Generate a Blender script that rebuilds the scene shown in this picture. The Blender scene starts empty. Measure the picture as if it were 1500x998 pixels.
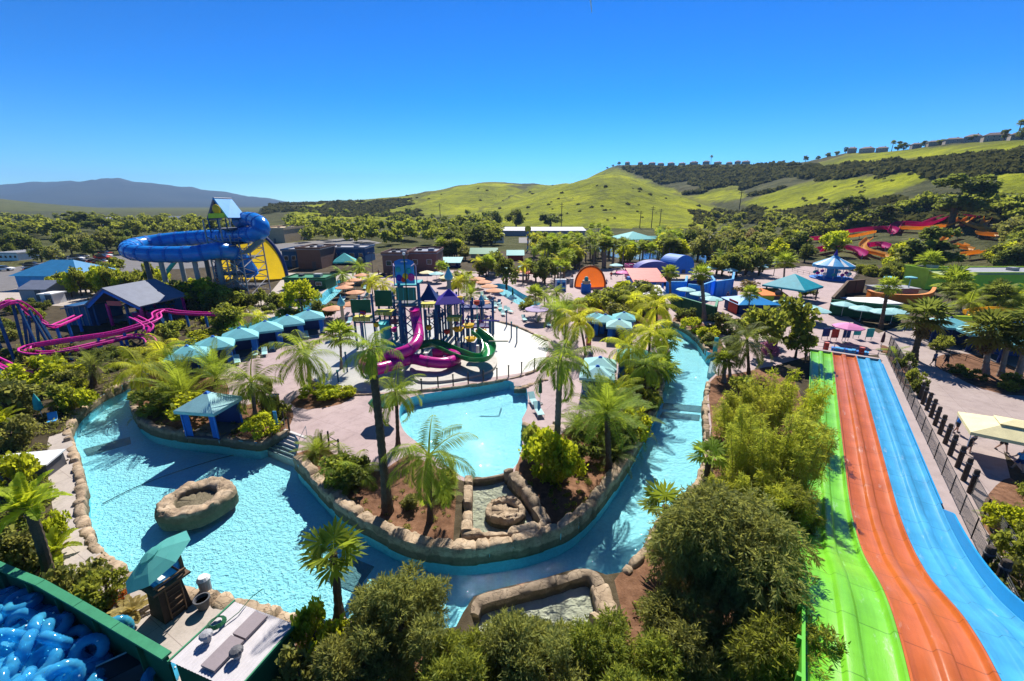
import bpy, math, random
import numpy as np
from mathutils import Vector, Matrix, noise as mnoise
from mathutils.geometry import delaunay_2d_cdt
R=math.radians; PI=math.pi; HAZE=.00010
rnd=random.Random(7)
sc=bpy.context.scene
COL=sc.collection
# ---------------------------------------------------------------- camera model (used to place things on the ground)
F=632.;TH=math.atan(200/632.);H=18.
S_,C_=math.sin(TH),math.cos(TH)
def ray(x,y):
    u=(x-750)/F; v=(y-499)/F
    return (u, C_-v*S_, -(v*C_+S_))
def G(x,y,z=0.):
    r=ray(x,y); t=(z-H)/r[2]
    return (r[0]*t,r[1]*t,z)
def P(X,Y,Z):
    dz=Z-H; dep=max(Y*C_-dz*S_,.01); vv=-(Y*S_+dz*C_)
    return (750+F*X/dep, 499+F*vv/dep)
def zt(base,ytop):
    r=ray(750,ytop); return H+base[1]*r[2]/r[1]
def ppm(x,y):   # photo pixels per metre on the ground at a photo row
    return F*(-ray(x,y)[2])/H
# ---------------------------------------------------------------- object helpers
def tag(o,label=None,cat=None,group=None,kind=None):
    if label: o['label']=label
    if cat: o['category']=cat
    if group: o['group']=group
    if kind: o['kind']=kind
    return o
def thing(name,label,cat,loc=(0,0,0),rz=0,group=None):
    o=bpy.data.objects.new(name,None); COL.objects.link(o)
    o.location=loc; o.rotation_euler=(0,0,rz); o.empty_display_size=.3
    return tag(o,label,cat,group)
def link(name,me,parent=None,loc=(0,0,0)):
    o=bpy.data.objects.new(name,me); COL.objects.link(o); o.location=loc
    if parent: o.parent=parent
    return o
def dup(root,loc=None,rz=None,label=None,scale=None):
    r=root.copy(); COL.objects.link(r)
    if loc is not None: r.location=loc
    if rz is not None: r.rotation_euler=(0,0,rz)
    if scale is not None: r.scale=(scale,)*3 if not isinstance(scale,tuple) else scale
    if label: r['label']=label
    for ch in list(root.children):
        c=ch.copy(); COL.objects.link(c); c.parent=r
        for g in list(ch.children):
            d=g.copy(); COL.objects.link(d); d.parent=c
    return r
class MB:
    def __init__(s): s.v=[]; s.f=[]; s.m=[]; s.T=Matrix(); s.mi=0
    def add(s,vs,fs):
        b=len(s.v); T=s.T
        s.v+=[tuple(T@Vector(p)) for p in vs]
        for f in fs: s.f.append([i+b for i in f]); s.m.append(s.mi)
        return s
    def box(s,c,d,rz=0,taper=1.):
        x,y,z=d[0]/2,d[1]/2,d[2]/2; ca,sa=math.cos(rz),math.sin(rz)
        vs=[]
        for dz in (-1,1):
            k=taper if dz>0 else 1
            for a,b in ((-1,-1),(1,-1),(1,1),(-1,1)):
                px,py=a*x*k,b*y*k
                vs.append((c[0]+px*ca-py*sa,c[1]+px*sa+py*ca,c[2]+dz*z))
        return s.add(vs,[(3,2,1,0),(4,5,6,7),(0,1,5,4),(1,2,6,5),(2,3,7,6),(3,0,4,7)])
    def tube(s,pts,r,n=8,cap=True,closed=False):
        pts=[Vector(p) for p in pts]; N=len(pts)
        if not hasattr(r,'__len__'): r=[r]*N
        vs=[];fs=[]; up=None
        for i,p in enumerate(pts):
            if closed: t=(pts[(i+1)%N]-pts[i-1])
            else: t=pts[min(i+1,N-1)]-pts[max(i-1,0)]
            t.normalize()
            if up is None:
                up=Vector((0,0,1)) if abs(t.z)<.9 else Vector((1,0,0))
            a=t.cross(up)
            if a.length<1e-4: a=t.cross(Vector((1,0,0)))
            a.normalize(); up=a.cross(t).normalized()
            for k in range(n):
                q=2*PI*k/n
                vs.append(p+(a*math.cos(q)+up*math.sin(q))*r[i])
        L=N if closed else N-1
        for i in range(L):
            j=(i+1)%N
            for k in range(n):
                k2=(k+1)%n
                fs.append((i*n+k,i*n+k2,j*n+k2,j*n+k))
        if cap and not closed:
            fs.append(list(range(n))); fs.append(list(range((N-1)*n,N*n))[::-1])
        return s.add(vs,fs)
    def lathe(s,prof,n=16,c=(0,0,0),ph=0):
        vs=[];fs=[]
        for r,z in prof:
            for k in range(n):
                q=2*PI*k/n+ph; vs.append((c[0]+r*math.cos(q),c[1]+r*math.sin(q),c[2]+z))
        for i in range(len(prof)-1):
            for k in range(n):
                k2=(k+1)%n; fs.append((i*n+k,i*n+k2,(i+1)*n+k2,(i+1)*n+k))
        fs.append(list(range(n))[::-1]); fs.append([ (len(prof)-1)*n+k for k in range(n)])
        return s.add(vs,fs)
    def prism(s,poly,z0,z1):
        n=len(poly)
        a=sum(poly[i][0]*poly[(i+1)%n][1]-poly[(i+1)%n][0]*poly[i][1] for i in range(n))
        if a<0: poly=poly[::-1]
        vs=[(p[0],p[1],z0) for p in poly]+[(p[0],p[1],z1) for p in poly]
        fs=[list(range(n))[::-1],list(range(n,2*n))]+[(i,(i+1)%n,n+(i+1)%n,n+i) for i in range(n)]
        return s.add(vs,fs)
    def slab(s,quad,t):   # four 3D corners, thickened downwards
        q=[Vector(p) for p in quad]; n=(q[1]-q[0]).cross(q[2]-q[0]).normalized()
        if n.z<0: q=q[::-1]; n=-n
        m=len(q)
        return s.add(q+[p-n*t for p in q],[list(range(m)),list(range(m,2*m))[::-1]]+[(i,m+i,m+(i+1)%m,(i+1)%m) for i in range(m)])
    def torus(s,R0,r,n=28,k=10,c=(0,0,0),lump=0):
        vs=[];fs=[]
        for i in range(n):
            a=2*PI*i/n
            for j in range(k):
                b=2*PI*j/k; rr=r*(1+(lump if i%2 else -lump))
                vs.append((c[0]+(R0+rr*math.cos(b))*math.cos(a),c[1]+(R0+rr*math.cos(b))*math.sin(a),c[2]+rr*math.sin(b)))
        for i in range(n):
            for j in range(k):
                i2=(i+1)%n;j2=(j+1)%k
                fs.append((i*k+j,i2*k+j,i2*k+j2,i*k+j2))
        return s.add(vs,fs)
    def ball(s,c,r,n=12,m=8):
        if not hasattr(r,'__len__'): r=(r,r,r)
        vs=[(c[0],c[1],c[2]-r[2])];fs=[]
        for i in range(1,m):
            t=PI*i/m
            for k in range(n):
                q=2*PI*k/n; vs.append((c[0]+r[0]*math.sin(t)*math.cos(q),c[1]+r[1]*math.sin(t)*math.sin(q),c[2]-r[2]*math.cos(t)))
        vs.append((c[0],c[1],c[2]+r[2])); L=len(vs)-1
        for k in range(n):
            k2=(k+1)%n; fs.append((0,1+k2,1+k)); fs.append((L,L-n+k,L-n+k2))
            for i in range(m-2): a=1+i*n; fs.append((a+k,a+k2,a+n+k2,a+n+k))
        return s.add(vs,fs)
    def mesh(s,name,mats,smooth=False):
        me=bpy.data.meshes.new(name); me.from_pydata(s.v,[],s.f)
        for m in (mats if isinstance(mats,(list,tuple)) else [mats]): me.materials.append(m)
        if any(s.m): me.polygons.foreach_set('material_index',s.m)
        if smooth: me.shade_smooth() if hasattr(me,'shade_smooth') else me.polygons.foreach_set('use_smooth',[True]*len(s.f))
        me.update(); return me
    def obj(s,name,mats,parent=None,smooth=False,loc=(0,0,0)):
        return link(name,s.mesh(name,mats,smooth),parent,loc)
def autosmooth(me,ang=35):
    # mark sharp edges by angle, smooth elsewhere
    me.polygons.foreach_set('use_smooth',[True]*len(me.polygons))
    try: me.set_sharp_from_angle(angle=R(ang))
    except Exception: pass
    return me
def np_mesh(name,V,Fq,mat,attr=None,smooth=False):
    me=bpy.data.meshes.new(name); V=np.asarray(V,np.float32); Fq=np.asarray(Fq,np.int32)
    k=Fq.shape[1]; n=len(Fq)
    me.vertices.add(len(V)); me.vertices.foreach_set('co',V.ravel())
    me.loops.add(n*k); me.loops.foreach_set('vertex_index',Fq.ravel())
    me.polygons.add(n); me.polygons.foreach_set('loop_start',np.arange(0,n*k,k,dtype=np.int32))
    try: me.polygons.foreach_set('loop_total',np.full(n,k,np.int32))
    except Exception: pass
    if smooth: me.polygons.foreach_set('use_smooth',np.ones(n,bool))
    if attr:
        for an,av in attr.items():
            a=me.attributes.new(an,'FLOAT','POINT'); a.data.foreach_set('value',np.asarray(av,np.float32))
    me.materials.append(mat); me.update(calc_edges=True); me.validate()
    return me
def catmull(pts,step=.6,closed=True):
    P_=[Vector(p) for p in pts]; n=len(P_); out=[]
    rng=range(n if closed else n-1)
    for i in rng:
        if closed: a,b,c,d=P_[i-1],P_[i],P_[(i+1)%n],P_[(i+2)%n]
        else: a,b,c,d=P_[max(i-1,0)],P_[i],P_[i+1],P_[min(i+2,n-1)]
        k=max(1,int((c-b).length/step))
        for j in range(k):
            t=j/k; t2=t*t; t3=t2*t
            out.append(.5*((2*b)+(c-a)*t+(2*a-5*b+4*c-d)*t2+(3*b-a-3*c+d)*t3))
    if not closed: out.append(P_[-1])
    return out
def inpoly(x,y,poly):
    c=False; n=len(poly); j=n-1
    for i in range(n):
        xi,yi=poly[i][0],poly[i][1]; xj,yj=poly[j][0],poly[j][1]
        if (yi>y)!=(yj>y) and x<(xj-xi)*(y-yi)/(yj-yi)+xi: c=not c
        j=i
    return c
# ---------------------------------------------------------------- materials
class NT:
    def __init__(s,name):
        s.m=bpy.data.materials.new(name); s.m.use_nodes=True; s.t=s.m.node_tree; s.t.nodes.clear()
        s.out=s.n('ShaderNodeOutputMaterial')
    def n(s,ty,**kw):
        nd=s.t.nodes.new(ty)
        for k,v in kw.items():
            if k.startswith('i_'):
                key=k[2:]; key=int(key) if key.isdigit() else key.replace('_',' ')
                nd.inputs[key].default_value=v
            else: setattr(nd,k,v)
        return nd
    def l(s,a,b): s.t.links.new(a,b)
    def coord(s,kind='Object'): return s.n('ShaderNodeTexCoord').outputs[kind]
    def noise(s,scale,detail=4,co=None,rough=.55):
        nd=s.n('ShaderNodeTexNoise',i_Scale=scale,i_Detail=detail,i_Roughness=rough)
        s.l(co if co is not None else s.coord(),nd.inputs['Vector']); return nd.outputs['Fac']
    def ramp(s,fac,stops):
        nd=s.n('ShaderNodeValToRGB'); e=nd.color_ramp.elements
        while len(e)<len(stops): e.new(.5)
        for el,(p,c) in zip(e,stops): el.position=p; el.color=(*c,1) if len(c)==3 else c
        s.l(fac,nd.inputs['Fac']); return nd.outputs['Color']
    def mix(s,fac,a,b,bt='MIX'):
        nd=s.n('ShaderNodeMix',data_type='RGBA',blend_type=bt)
        for sock,val in ((nd.inputs[0],fac),(nd.inputs[6],a),(nd.inputs[7],b)):
            if hasattr(val,'links') or hasattr(val,'is_linked'): s.l(val,sock)
            elif isinstance(val,(int,float)): sock.default_value=val
            else: sock.default_value=(*val,1)
        return nd.outputs[2]
    def bump(s,h,strength=.3,dist=.05):
        nd=s.n('ShaderNodeBump',i_Strength=strength,i_Distance=dist); s.l(h,nd.inputs['Height']); return nd.outputs['Normal']
    def bsdf(s,col,rough=.6,metal=0,spec=.3,normal=None):
        nd=s.n('ShaderNodeBsdfPrincipled',i_Roughness=rough,i_Metallic=metal)
        nd.inputs['Specular IOR Level'].default_value=spec
        if isinstance(col,tuple): nd.inputs['Base Color'].default_value=(*col,1)
        else: s.l(col,nd.inputs['Base Color'])
        if normal is not None: s.l(normal,nd.inputs['Normal'])
        s.l(nd.outputs[0],s.out.inputs[0]); return nd
MATS={}
def mat(name,col,rough=.55,var=.16,scale=1.5,spec=.3,metal=0,bump=0,bs=20):
    if name in MATS: return MATS[name]
    t=NT(name); f=t.noise(scale,5)
    lo=tuple(c*(1-var*1.3) for c in col); hi=tuple(min(1,c*(1+var)) for c in col)
    c=t.ramp(f,[(.3,lo),(.7,hi)])
    f2=t.noise(scale*9,3); c=t.mix(.35,c,t.ramp(f2,[(.35,lo),(.65,hi)]))
    nm=t.bump(t.noise(bs,4),bump,.03) if bump else None
    t.bsdf(c,rough,metal,spec,nm); MATS[name]=t.m; return t.m
def leafmat(name,dark,light,trans=.45,rough=.6,tl=None,spec=.15):
    if name in MATS: return MATS[name]
    t=NT(name); a=t.n('ShaderNodeAttribute',attribute_name='v')
    oi=t.n('ShaderNodeObjectInfo')
    c=t.ramp(a.outputs['Fac'],[(0,dark),(.55,tuple((x+y)/2 for x,y in zip(dark,light))),(1,light)])
    hs=t.n('ShaderNodeHueSaturation'); t.l(c,hs.inputs['Color'])
    mr=t.n('ShaderNodeMapRange',i_3=.485,i_4=.515); t.l(oi.outputs['Random'],mr.inputs[0]); t.l(mr.outputs[0],hs.inputs['Hue'])
    mv=t.n('ShaderNodeMapRange',i_3=.82,i_4=1.18); t.l(oi.outputs['Random'],mv.inputs[0]); t.l(mv.outputs[0],hs.inputs['Value'])
    c=hs.outputs[0]
    p=t.bsdf(c,rough,0,spec)
    tr=t.n('ShaderNodeBsdfTranslucent'); c2=t.mix(.5,c,tl or (light[0]*1.9,light[1]*1.75,light[2]*1.2)); t.l(c2,tr.inputs[0])
    ms=t.n('ShaderNodeMixShader',i_0=trans); t.l(p.outputs[0],ms.inputs[1]); t.l(tr.outputs[0],ms.inputs[2]); t.l(ms.outputs[0],t.out.inputs[0])
    MATS[name]=t.m; return t.m
# ---------------------------------------------------------------- camera, sky, sun
cam=bpy.data.cameras.new('camera'); cam.sensor_width=36; cam.lens=F/1500*36; cam.clip_end=30000; cam.clip_start=.1
co=bpy.data.objects.new('camera',cam); COL.objects.link(co); co.location=(0,0,H); co.rotation_euler=(PI/2-TH,0,0); sc.camera=co
SUN_AZ,SUN_EL=R(7),R(46)
w=bpy.data.worlds.new('World'); sc.world=w; w.use_nodes=True; wt=w.node_tree
sky=wt.nodes.new('ShaderNodeTexSky'); sky.sky_type='NISHITA'; sky.sun_disc=False
sky.sun_elevation=SUN_EL; sky.sun_rotation=SUN_AZ; sky.altitude=100; sky.air_density=.8; sky.dust_density=0.; sky.ozone_density=3.
bg=wt.nodes['Background']; bg.inputs[1].default_value=.12
hs=wt.nodes.new('ShaderNodeHueSaturation'); hs.inputs['Saturation'].default_value=1.1
def wmul(a,k):
    nd=wt.nodes.new('ShaderNodeVectorMath'); nd.operation='MULTIPLY'; wt.links.new(a,nd.inputs[0]); nd.inputs[1].default_value=k if isinstance(k,tuple) else (k,)*3; return nd.outputs[0]
gm=wt.nodes.new('ShaderNodeGamma'); gm.inputs[1].default_value=1.6
wt.links.new(wmul(sky.outputs[0],.1),gm.inputs[0]); wt.links.new(wmul(gm.outputs[0],(3.7,6.1,7.6)),hs.inputs['Color']); wt.links.new(hs.outputs[0],bg.inputs[0])
sl=bpy.data.lights.new('sun','SUN'); sl.energy=4.0; sl.angle=R(.5); sl.color=(1,.95,.86)
so=bpy.data.objects.new('sun',sl); COL.objects.link(so)
sd=Vector((math.sin(SUN_AZ)*math.cos(SUN_EL),math.cos(SUN_AZ)*math.cos(SUN_EL),math.sin(SUN_EL)))
so.rotation_euler=(-sd).to_track_quat('-Z','Y').to_euler(); so.location=(0,0,60)
sc.view_settings.view_transform='Standard'; sc.view_settings.look='None'; sc.view_settings.gamma=1; sc.view_settings.exposure=1.15
sc.render.engine='CYCLES'; sc.cycles.max_bounces=7; sc.cycles.transparent_max_bounces=12; sc.cycles.diffuse_bounces=3; sc.cycles.glossy_bounces=3
sc.cycles.volume_bounces=0; sc.cycles.caustics_reflective=False; sc.cycles.caustics_refractive=False; sc.cycles.use_denoising=True
# ---------------------------------------------------------------- surfaces of the setting
def m_soil(name,c1,c2,c3,scale=.9):
    t=NT(name); co=t.coord('Object'); f=t.noise(scale,8,co,.65); g=t.noise(scale*.12,4,co)
    c=t.ramp(f,[(.3,c1),(.52,c2),(.72,c3)]); c=t.mix(t.ramp(g,[(.4,(0,0,0)),(.65,(.6,.6,.6))]),c,c1)
    t.bsdf(c,.95,0,.1,t.bump(t.noise(9,6,co,.7),.7,.08)); return t.m
def m_paving(name,c1,c2,joint,size=2.4):
    t=NT(name); co=t.coord('Object')
    f=t.noise(.35,6,co,.6); c=t.ramp(f,[(.32,c1),(.68,c2)])
    f2=t.noise(14,4,co); c=t.mix(.25,c,t.ramp(f2,[(.3,tuple(x*.7 for x in c1)),(.7,tuple(min(1,x*1.15) for x in c2))]))
    f3=t.noise(1.1,6,co,.7); c=t.mix(t.ramp(f3,[(.5,(0,0,0)),(.75,(.55,.55,.55))]),c,tuple(x*.55 for x in c1))
    b=t.n('ShaderNodeTexBrick',i_Scale=1.,i_Mortar_Size=.012); b.inputs['Color1'].default_value=b.inputs['Color2'].default_value=(1,1,1,1); b.inputs['Mortar'].default_value=(0,0,0,1)
    b.inputs['Brick Width'].default_value=size; b.inputs['Row Height'].default_value=size; b.offset=0
    mp=t.n('ShaderNodeMapping'); mp.inputs['Rotation'].default_value=(0,0,.5); t.l(co,mp.inputs[0]); t.l(mp.outputs[0],b.inputs[0])
    c=t.mix(b.outputs['Color'],joint,c)
    t.bsdf(c,.8,0,.25,t.bump(t.noise(30,3,co),.15,.01)); return t.m
M_GROUND=m_soil('dry_ground',(.04,.032,.018),(.08,.062,.038),(.13,.105,.068))
M_MULCH=m_soil('mulch',(.10,.05,.028),(.21,.108,.062),(.32,.175,.105),2.2)
M_PLAZA=m_paving('plaza_concrete',(.33,.245,.24),(.43,.33,.325),(.22,.16,.155))
M_WALK=m_paving('brown_concrete',(.30,.235,.215),(.39,.315,.29),(.19,.145,.135),3.2)
M_PATH=m_paving('grey_concrete',(.36,.31,.27),(.46,.40,.36),(.22,.18,.16),2.6)
M_ASPH=m_paving('asphalt',(.13,.12,.12),(.18,.17,.165),(.10,.1,.1),9)
M_SPLASH=mat('splash_floor',(.40,.39,.345),.4,.14,.4,.5,bump=.1)
def m_water(name,tint,scale=2.2,strength=.5,gl=(1,1,1)):
    t=NT(name); co=t.coord('Object')
    a=t.n('ShaderNodeTexNoise',i_Scale=scale,i_Detail=3.,i_Roughness=.55,i_Distortion=.6); t.l(co,a.inputs['Vector'])
    b=t.n('ShaderNodeTexNoise',i_Scale=scale*4.2,i_Detail=2.,i_Roughness=.5,i_Distortion=.4); t.l(co,b.inputs['Vector'])
    ad=t.n('ShaderNodeMath',operation='MULTIPLY_ADD'); t.l(b.outputs['Fac'],ad.inputs[0]); ad.inputs[1].default_value=.3; t.l(a.outputs['Fac'],ad.inputs[2])
    nm=t.bump(ad.outputs[0],strength,.16)
    fr=t.n('ShaderNodeFresnel',i_IOR=1.33); t.l(nm,fr.inputs['Normal'])
    tr=t.n('ShaderNodeBsdfTransparent'); tr.inputs[0].default_value=(*tint,1)
    g=t.n('ShaderNodeBsdfGlossy',i_Roughness=.012); g.inputs[0].default_value=(*gl,1); t.l(nm,g.inputs['Normal'])
    ms=t.n('ShaderNodeMixShader'); t.l(fr.outputs[0],ms.inputs[0]); t.l(tr.outputs[0],ms.inputs[1]); t.l(g.outputs[0],ms.inputs[2]); t.l(ms.outputs[0],t.out.inputs[0]); return t.m
M_WATER=m_water('pool_water',(.78,.968,.99),4.2,.34)
M_CLEAR=m_water('clear_shallow_water',(.86,.92,.88),2.6,.8)
def m_poolfloor(name,c1,c2):
    t=NT(name); co=t.coord('Object'); f=t.noise(.5,6,co,.6); c=t.ramp(f,[(.3,c1),(.7,c2)])
    v=t.n('ShaderNodeTexNoise',i_Scale=5.,i_Detail=5.,i_Roughness=.7); t.l(co,v.inputs['Vector'])
    c=t.mix(.3,c,t.ramp(v.outputs['Fac'],[(.35,tuple(x*.72 for x in c1)),(.65,tuple(min(1,x*1.2) for x in c2))]))
    t.bsdf(c,.7,0,.2); return t.m
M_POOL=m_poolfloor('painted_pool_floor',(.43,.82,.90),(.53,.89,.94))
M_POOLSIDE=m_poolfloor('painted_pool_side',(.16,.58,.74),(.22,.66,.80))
M_ROCKPOOL=m_poolfloor('rock_pool_floor',(.52,.47,.36),(.64,.59,.47))
# ---------------------------------------------------------------- ground plan (photo pixels -> ground points)
def bankz(x,y,z):
    return 0. if z==WZ and y>800 and not(560<x<830 and y<826) and not (x>830 and y<800) else (-.25 if z==WZ and x>985 and y>530 else z)
WZ=-.6
def poly(pts,z=0,step=.7,smooth=True):
    w_=[G(x,y,bankz(x,y,z))[:2] for x,y in pts]
    return [tuple(p) for p in catmull([Vector((a,b)) for a,b in w_],step)] if smooth else w_
WZ=-.6
LAGOON=[(222,530),(196,562),(150,588),(120,612),(105,636),(110,662),(119,690),(127,720),(126,760),(136,790),(155,815),(190,838),(240,855),(300,868),(350,880),(400,893),(445,903),(490,912),(560,922),(620,925),(668,918),(678,898),(694,874),(740,860),(800,846),(845,833),(872,836),(888,842),(912,838),(942,806),(965,772),(1000,735),(1024,700),(1033,650),(1031,600),(1035,565),(1052,546),(1058,528),(1036,522),(1024,505),(1005,488),(984,478),(962,474),(975,500),(979,530),(972,560),(966,592),(953,622),(938,652),(912,697),(878,745),(840,783),(800,802),(740,817),(670,823),(604,812),(556,790),(510,763),(480,735),(452,705),(434,684),(440,660),(428,643),(400,650),(380,658),(330,652),(270,645),(222,634),(202,618),(194,596),(197,575),(218,556),(250,530),(300,512),(370,492),(440,472),(478,450),(505,425),(516,413),(496,414),(484,424),(462,443),(425,462),(360,480),(290,500),(245,517)]
WAVEPOOL=[(612,582),(680,571),(746,560),(753,568),(768,568),(773,580),(772,602),(765,622),(800,630),(805,640),(770,642),(764,660),(758,682),(742,696),(715,702),(684,705),(664,692),(640,676),(616,655),(592,634),(585,610),(590,592)]
ROCKPOOL=[(684,707),(715,704),(744,697),(768,720),(802,765),(796,777),(740,786),(682,788)]
LOWPOOL=[(690,905),(700,882),(745,868),(805,853),(850,840),(874,846),(884,862),(893,890),(898,915),(860,935),(720,940)]
RIVERB=[(722,418),(742,419),(765,432),(792,448),(768,451),(745,441),(728,428)]
FARPOOL=[(878,358),(945,357),(1000,361),(994,374),(930,380),(885,372)]
FARPOOLB=[(1012,374),(1060,373),(1135,378),(1128,388),(1060,388),(1015,383)]
SPLASH=[(450,540),(455,515),(480,498),(520,478),(600,470),(680,466),(720,470),(760,480),(800,497),(800,520),(790,540),(700,556),(640,566),(590,574),(520,572),(470,562)]
BEDS=[[(200,578),(190,600),(200,622),(235,640),(300,649),(370,657),(402,650),(420,632),(428,600),(380,588),(340,600),(330,560),(280,545),(230,545)], # left island head
 [(436,664),(434,684),(452,706),(480,736),(510,764),(556,791),(604,813),(662,823),(664,790),(668,720),(664,700),(630,680),(600,664),(560,690),(520,690),(470,652)], # front island
 [(752,698),(775,720),(810,768),(812,800),(842,782),(880,744),(913,697),(939,652),(954,622),(966,592),(972,560),(940,575),(925,600),(860,610),(805,648),(775,650)], # right island
 [(425,590),(455,572),(500,570),(520,580),(500,592),(450,600)],
 [(1040,560),(1045,690),(1000,745),(960,790),(900,850),(905,930),(700,945),(620,935),(560,930),(500,920),(440,915),(430,998),(430,1100),(900,1150),(1185,1150),(1185,900),(1188,640),(1150,540),(1080,548)], # slope with bamboo
 [(1290,505),(1300,530),(1330,570),(1342,560),(1318,520)],
 [(1435,750),(1470,810),(1520,860),(1600,820),(1540,760),(1480,700)],
 [(1370,535),(1400,552),(1440,570),(1500,580),(1500,545),(1430,520),(1380,520)],
 [(985,470),(1010,483),(1030,505),(1045,520),(1060,510),(1040,480),(1000,462)],
 [(860,445),(950,440),(980,462),(960,475),(900,470),(850,462)]]
PLAZA=[(385,600),(300,575),(270,545),(330,512),(440,482),(520,440),(560,405),(640,395),(700,398),(760,400),(850,395),(940,392),(1100,398),(1180,390),(1260,398),(1225,430),(1235,460),(1290,490),(1290,520),(1190,520),(1120,540),(1048,552),(1046,600),(1040,640),(1030,520),(990,470),(970,500),(978,530),(972,560),(962,592),(940,640),(760,700),(680,705),(600,680),(560,690),(520,690),(436,664)]
WALK=[(1288,488),(1340,470),(1420,450),(1520,450),(1720,520),(1750,700),(1560,760),(1470,660),(1480,700),(1560,820),(1700,1000),(1500,1000),(1420,830),(1350,680),(1300,560)]
PATHL=[(72,640),(96,632),(112,660),(122,720),(124,765),(136,795),(170,832),(235,858),(330,880),(420,905),(440,960),(240,1000),(170,900),(100,840),(80,760),(70,690)]
WALKB=[(380,470),(460,455),(480,430),(560,400),(420,400),(395,430),(360,455)]
CARPARK=[(0,395),(60,385),(180,372),(350,362),(520,348),(560,356),(420,376),(300,392),(120,402),(-60,440),(-200,440)]
REG=[('lagoon',LAGOON,WZ,True),('pool',WAVEPOOL,-.2,True),('rockpool',ROCKPOOL,-.2,True),('lowpool',LOWPOOL,-.2,True),('riverb',RIVERB,-.3,True),('splash_pad',SPLASH,0,True)]
REG+=[('bed%d'%i,b,0,True) for i,b in enumerate(BEDS)]
REG+=[('walk',WALK,0,False),('path',PATHL,0,True),('plaza',PLAZA,0,False),('walkb',WALKB,0,False)]
RG={n:poly(p,z,.7 if i<4 else 1.2,s) for i,(n,p,z,s) in enumerate(REG)}
R0=175.
def thetas():
    a=[]; t=-180.
    while t<180: a.append(t); t+= .22 if -62<=t<62 else 3.
    return a
TH_=thetas()
vs=[];es=[]
def addloop(pts):
    b=len(vs)
    for p in pts: vs.append(Vector((p[0],p[1])))
    n=len(pts)
    for i in range(n): es.append((b+i,b+(i+1)%n))
addloop([(R0*math.sin(R(t)),R0*math.cos(R(t))) for t in TH_])
for n in RG: addloop(RG[n])
gv,_,gf,_,_,_=delaunay_2d_cdt(vs,es,[],0,1e-4)
cls={}
bbs={n:(min(p[0] for p in q),max(p[0] for p in q),min(p[1] for p in q),max(p[1] for p in q)) for n,q in RG.items()}
for f in gf:
    x=sum(gv[i][0] for i in f)/3; y=sum(gv[i][1] for i in f)/3; k='ground'
    for n in RG:
        b=bbs[n]
        if b[0]<x<b[1] and b[2]<y<b[3] and inpoly(x,y,RG[n]): k=n; break
    if k.startswith('bed'): k='bed'
    cls.setdefault(k,[]).append(f)
def sheet(name,faces,z,m,kind='structure'):
    used={}; V=[];Fs=[]
    for f in faces:
        g=[]
        for i in f:
            if i not in used: used[i]=len(V); V.append((gv[i][0],gv[i][1],z))
            g.append(used[i])
        a,b,c=[V[i] for i in g]
        if (b[0]-a[0])*(c[1]-a[1])-(b[1]-a[1])*(c[0]-a[0])<0: g=g[::-1]
        Fs.append(g)
    me=bpy.data.meshes.new(name); me.from_pydata(V,[],Fs); me.materials.append(m); o=link(name,me); o['kind']=kind; return o
sheet('ground',cls['ground'],0,M_GROUND)
sheet('planting_bed',cls['bed'],0,M_MULCH)
sheet('plaza',cls['plaza'],0,M_PLAZA); sheet('walkway',cls['walk'],0,M_WALK); sheet('path',cls['path']+cls['walkb'],0,M_PATH)
sheet('splash_pad',cls['splash_pad'],0,M_SPLASH)
def basin(key,name,wz,depth,mw,mf,ms):
    sheet(name,cls[key],wz,mw); sheet(name+'_floor',cls[key],wz-depth,mf)
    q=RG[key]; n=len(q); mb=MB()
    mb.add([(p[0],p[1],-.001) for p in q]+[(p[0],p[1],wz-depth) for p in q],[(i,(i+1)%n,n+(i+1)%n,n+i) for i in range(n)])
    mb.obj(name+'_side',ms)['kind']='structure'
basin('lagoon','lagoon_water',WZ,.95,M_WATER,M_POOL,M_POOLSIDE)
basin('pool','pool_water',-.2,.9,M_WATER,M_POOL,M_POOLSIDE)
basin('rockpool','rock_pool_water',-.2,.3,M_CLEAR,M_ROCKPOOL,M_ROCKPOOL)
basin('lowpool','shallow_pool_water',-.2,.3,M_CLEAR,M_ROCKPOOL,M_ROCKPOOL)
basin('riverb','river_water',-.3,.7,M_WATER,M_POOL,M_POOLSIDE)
def flat(name,px,z,m,smooth=False):
    q=poly(px,z,3,smooth); mb=MB(); mb.add([(x,y,z) for x,y in q],[list(range(len(q)))]); o=mb.obj(name,m); o['kind']='structure'; return o
flat('service_yard',[(-20,404),(60,402),(140,424),(175,441),(120,450),(40,446),(-20,440)],.006,M_PATH); flat('car_park',CARPARK,.05,M_ASPH); flat('car_park',[(760,348),(1050,345),(1060,352),(900,356),(760,356)],.05,M_ASPH)
flat('far_pool_floor',FARPOOL,.05,M_POOL,True); flat('far_pool_water',FARPOOL,.4,M_WATER,True)
flat('far_river_floor',FARPOOLB,.05,M_POOL,True); flat('far_river_water',FARPOOLB,.4,M_WATER,True)
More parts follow.
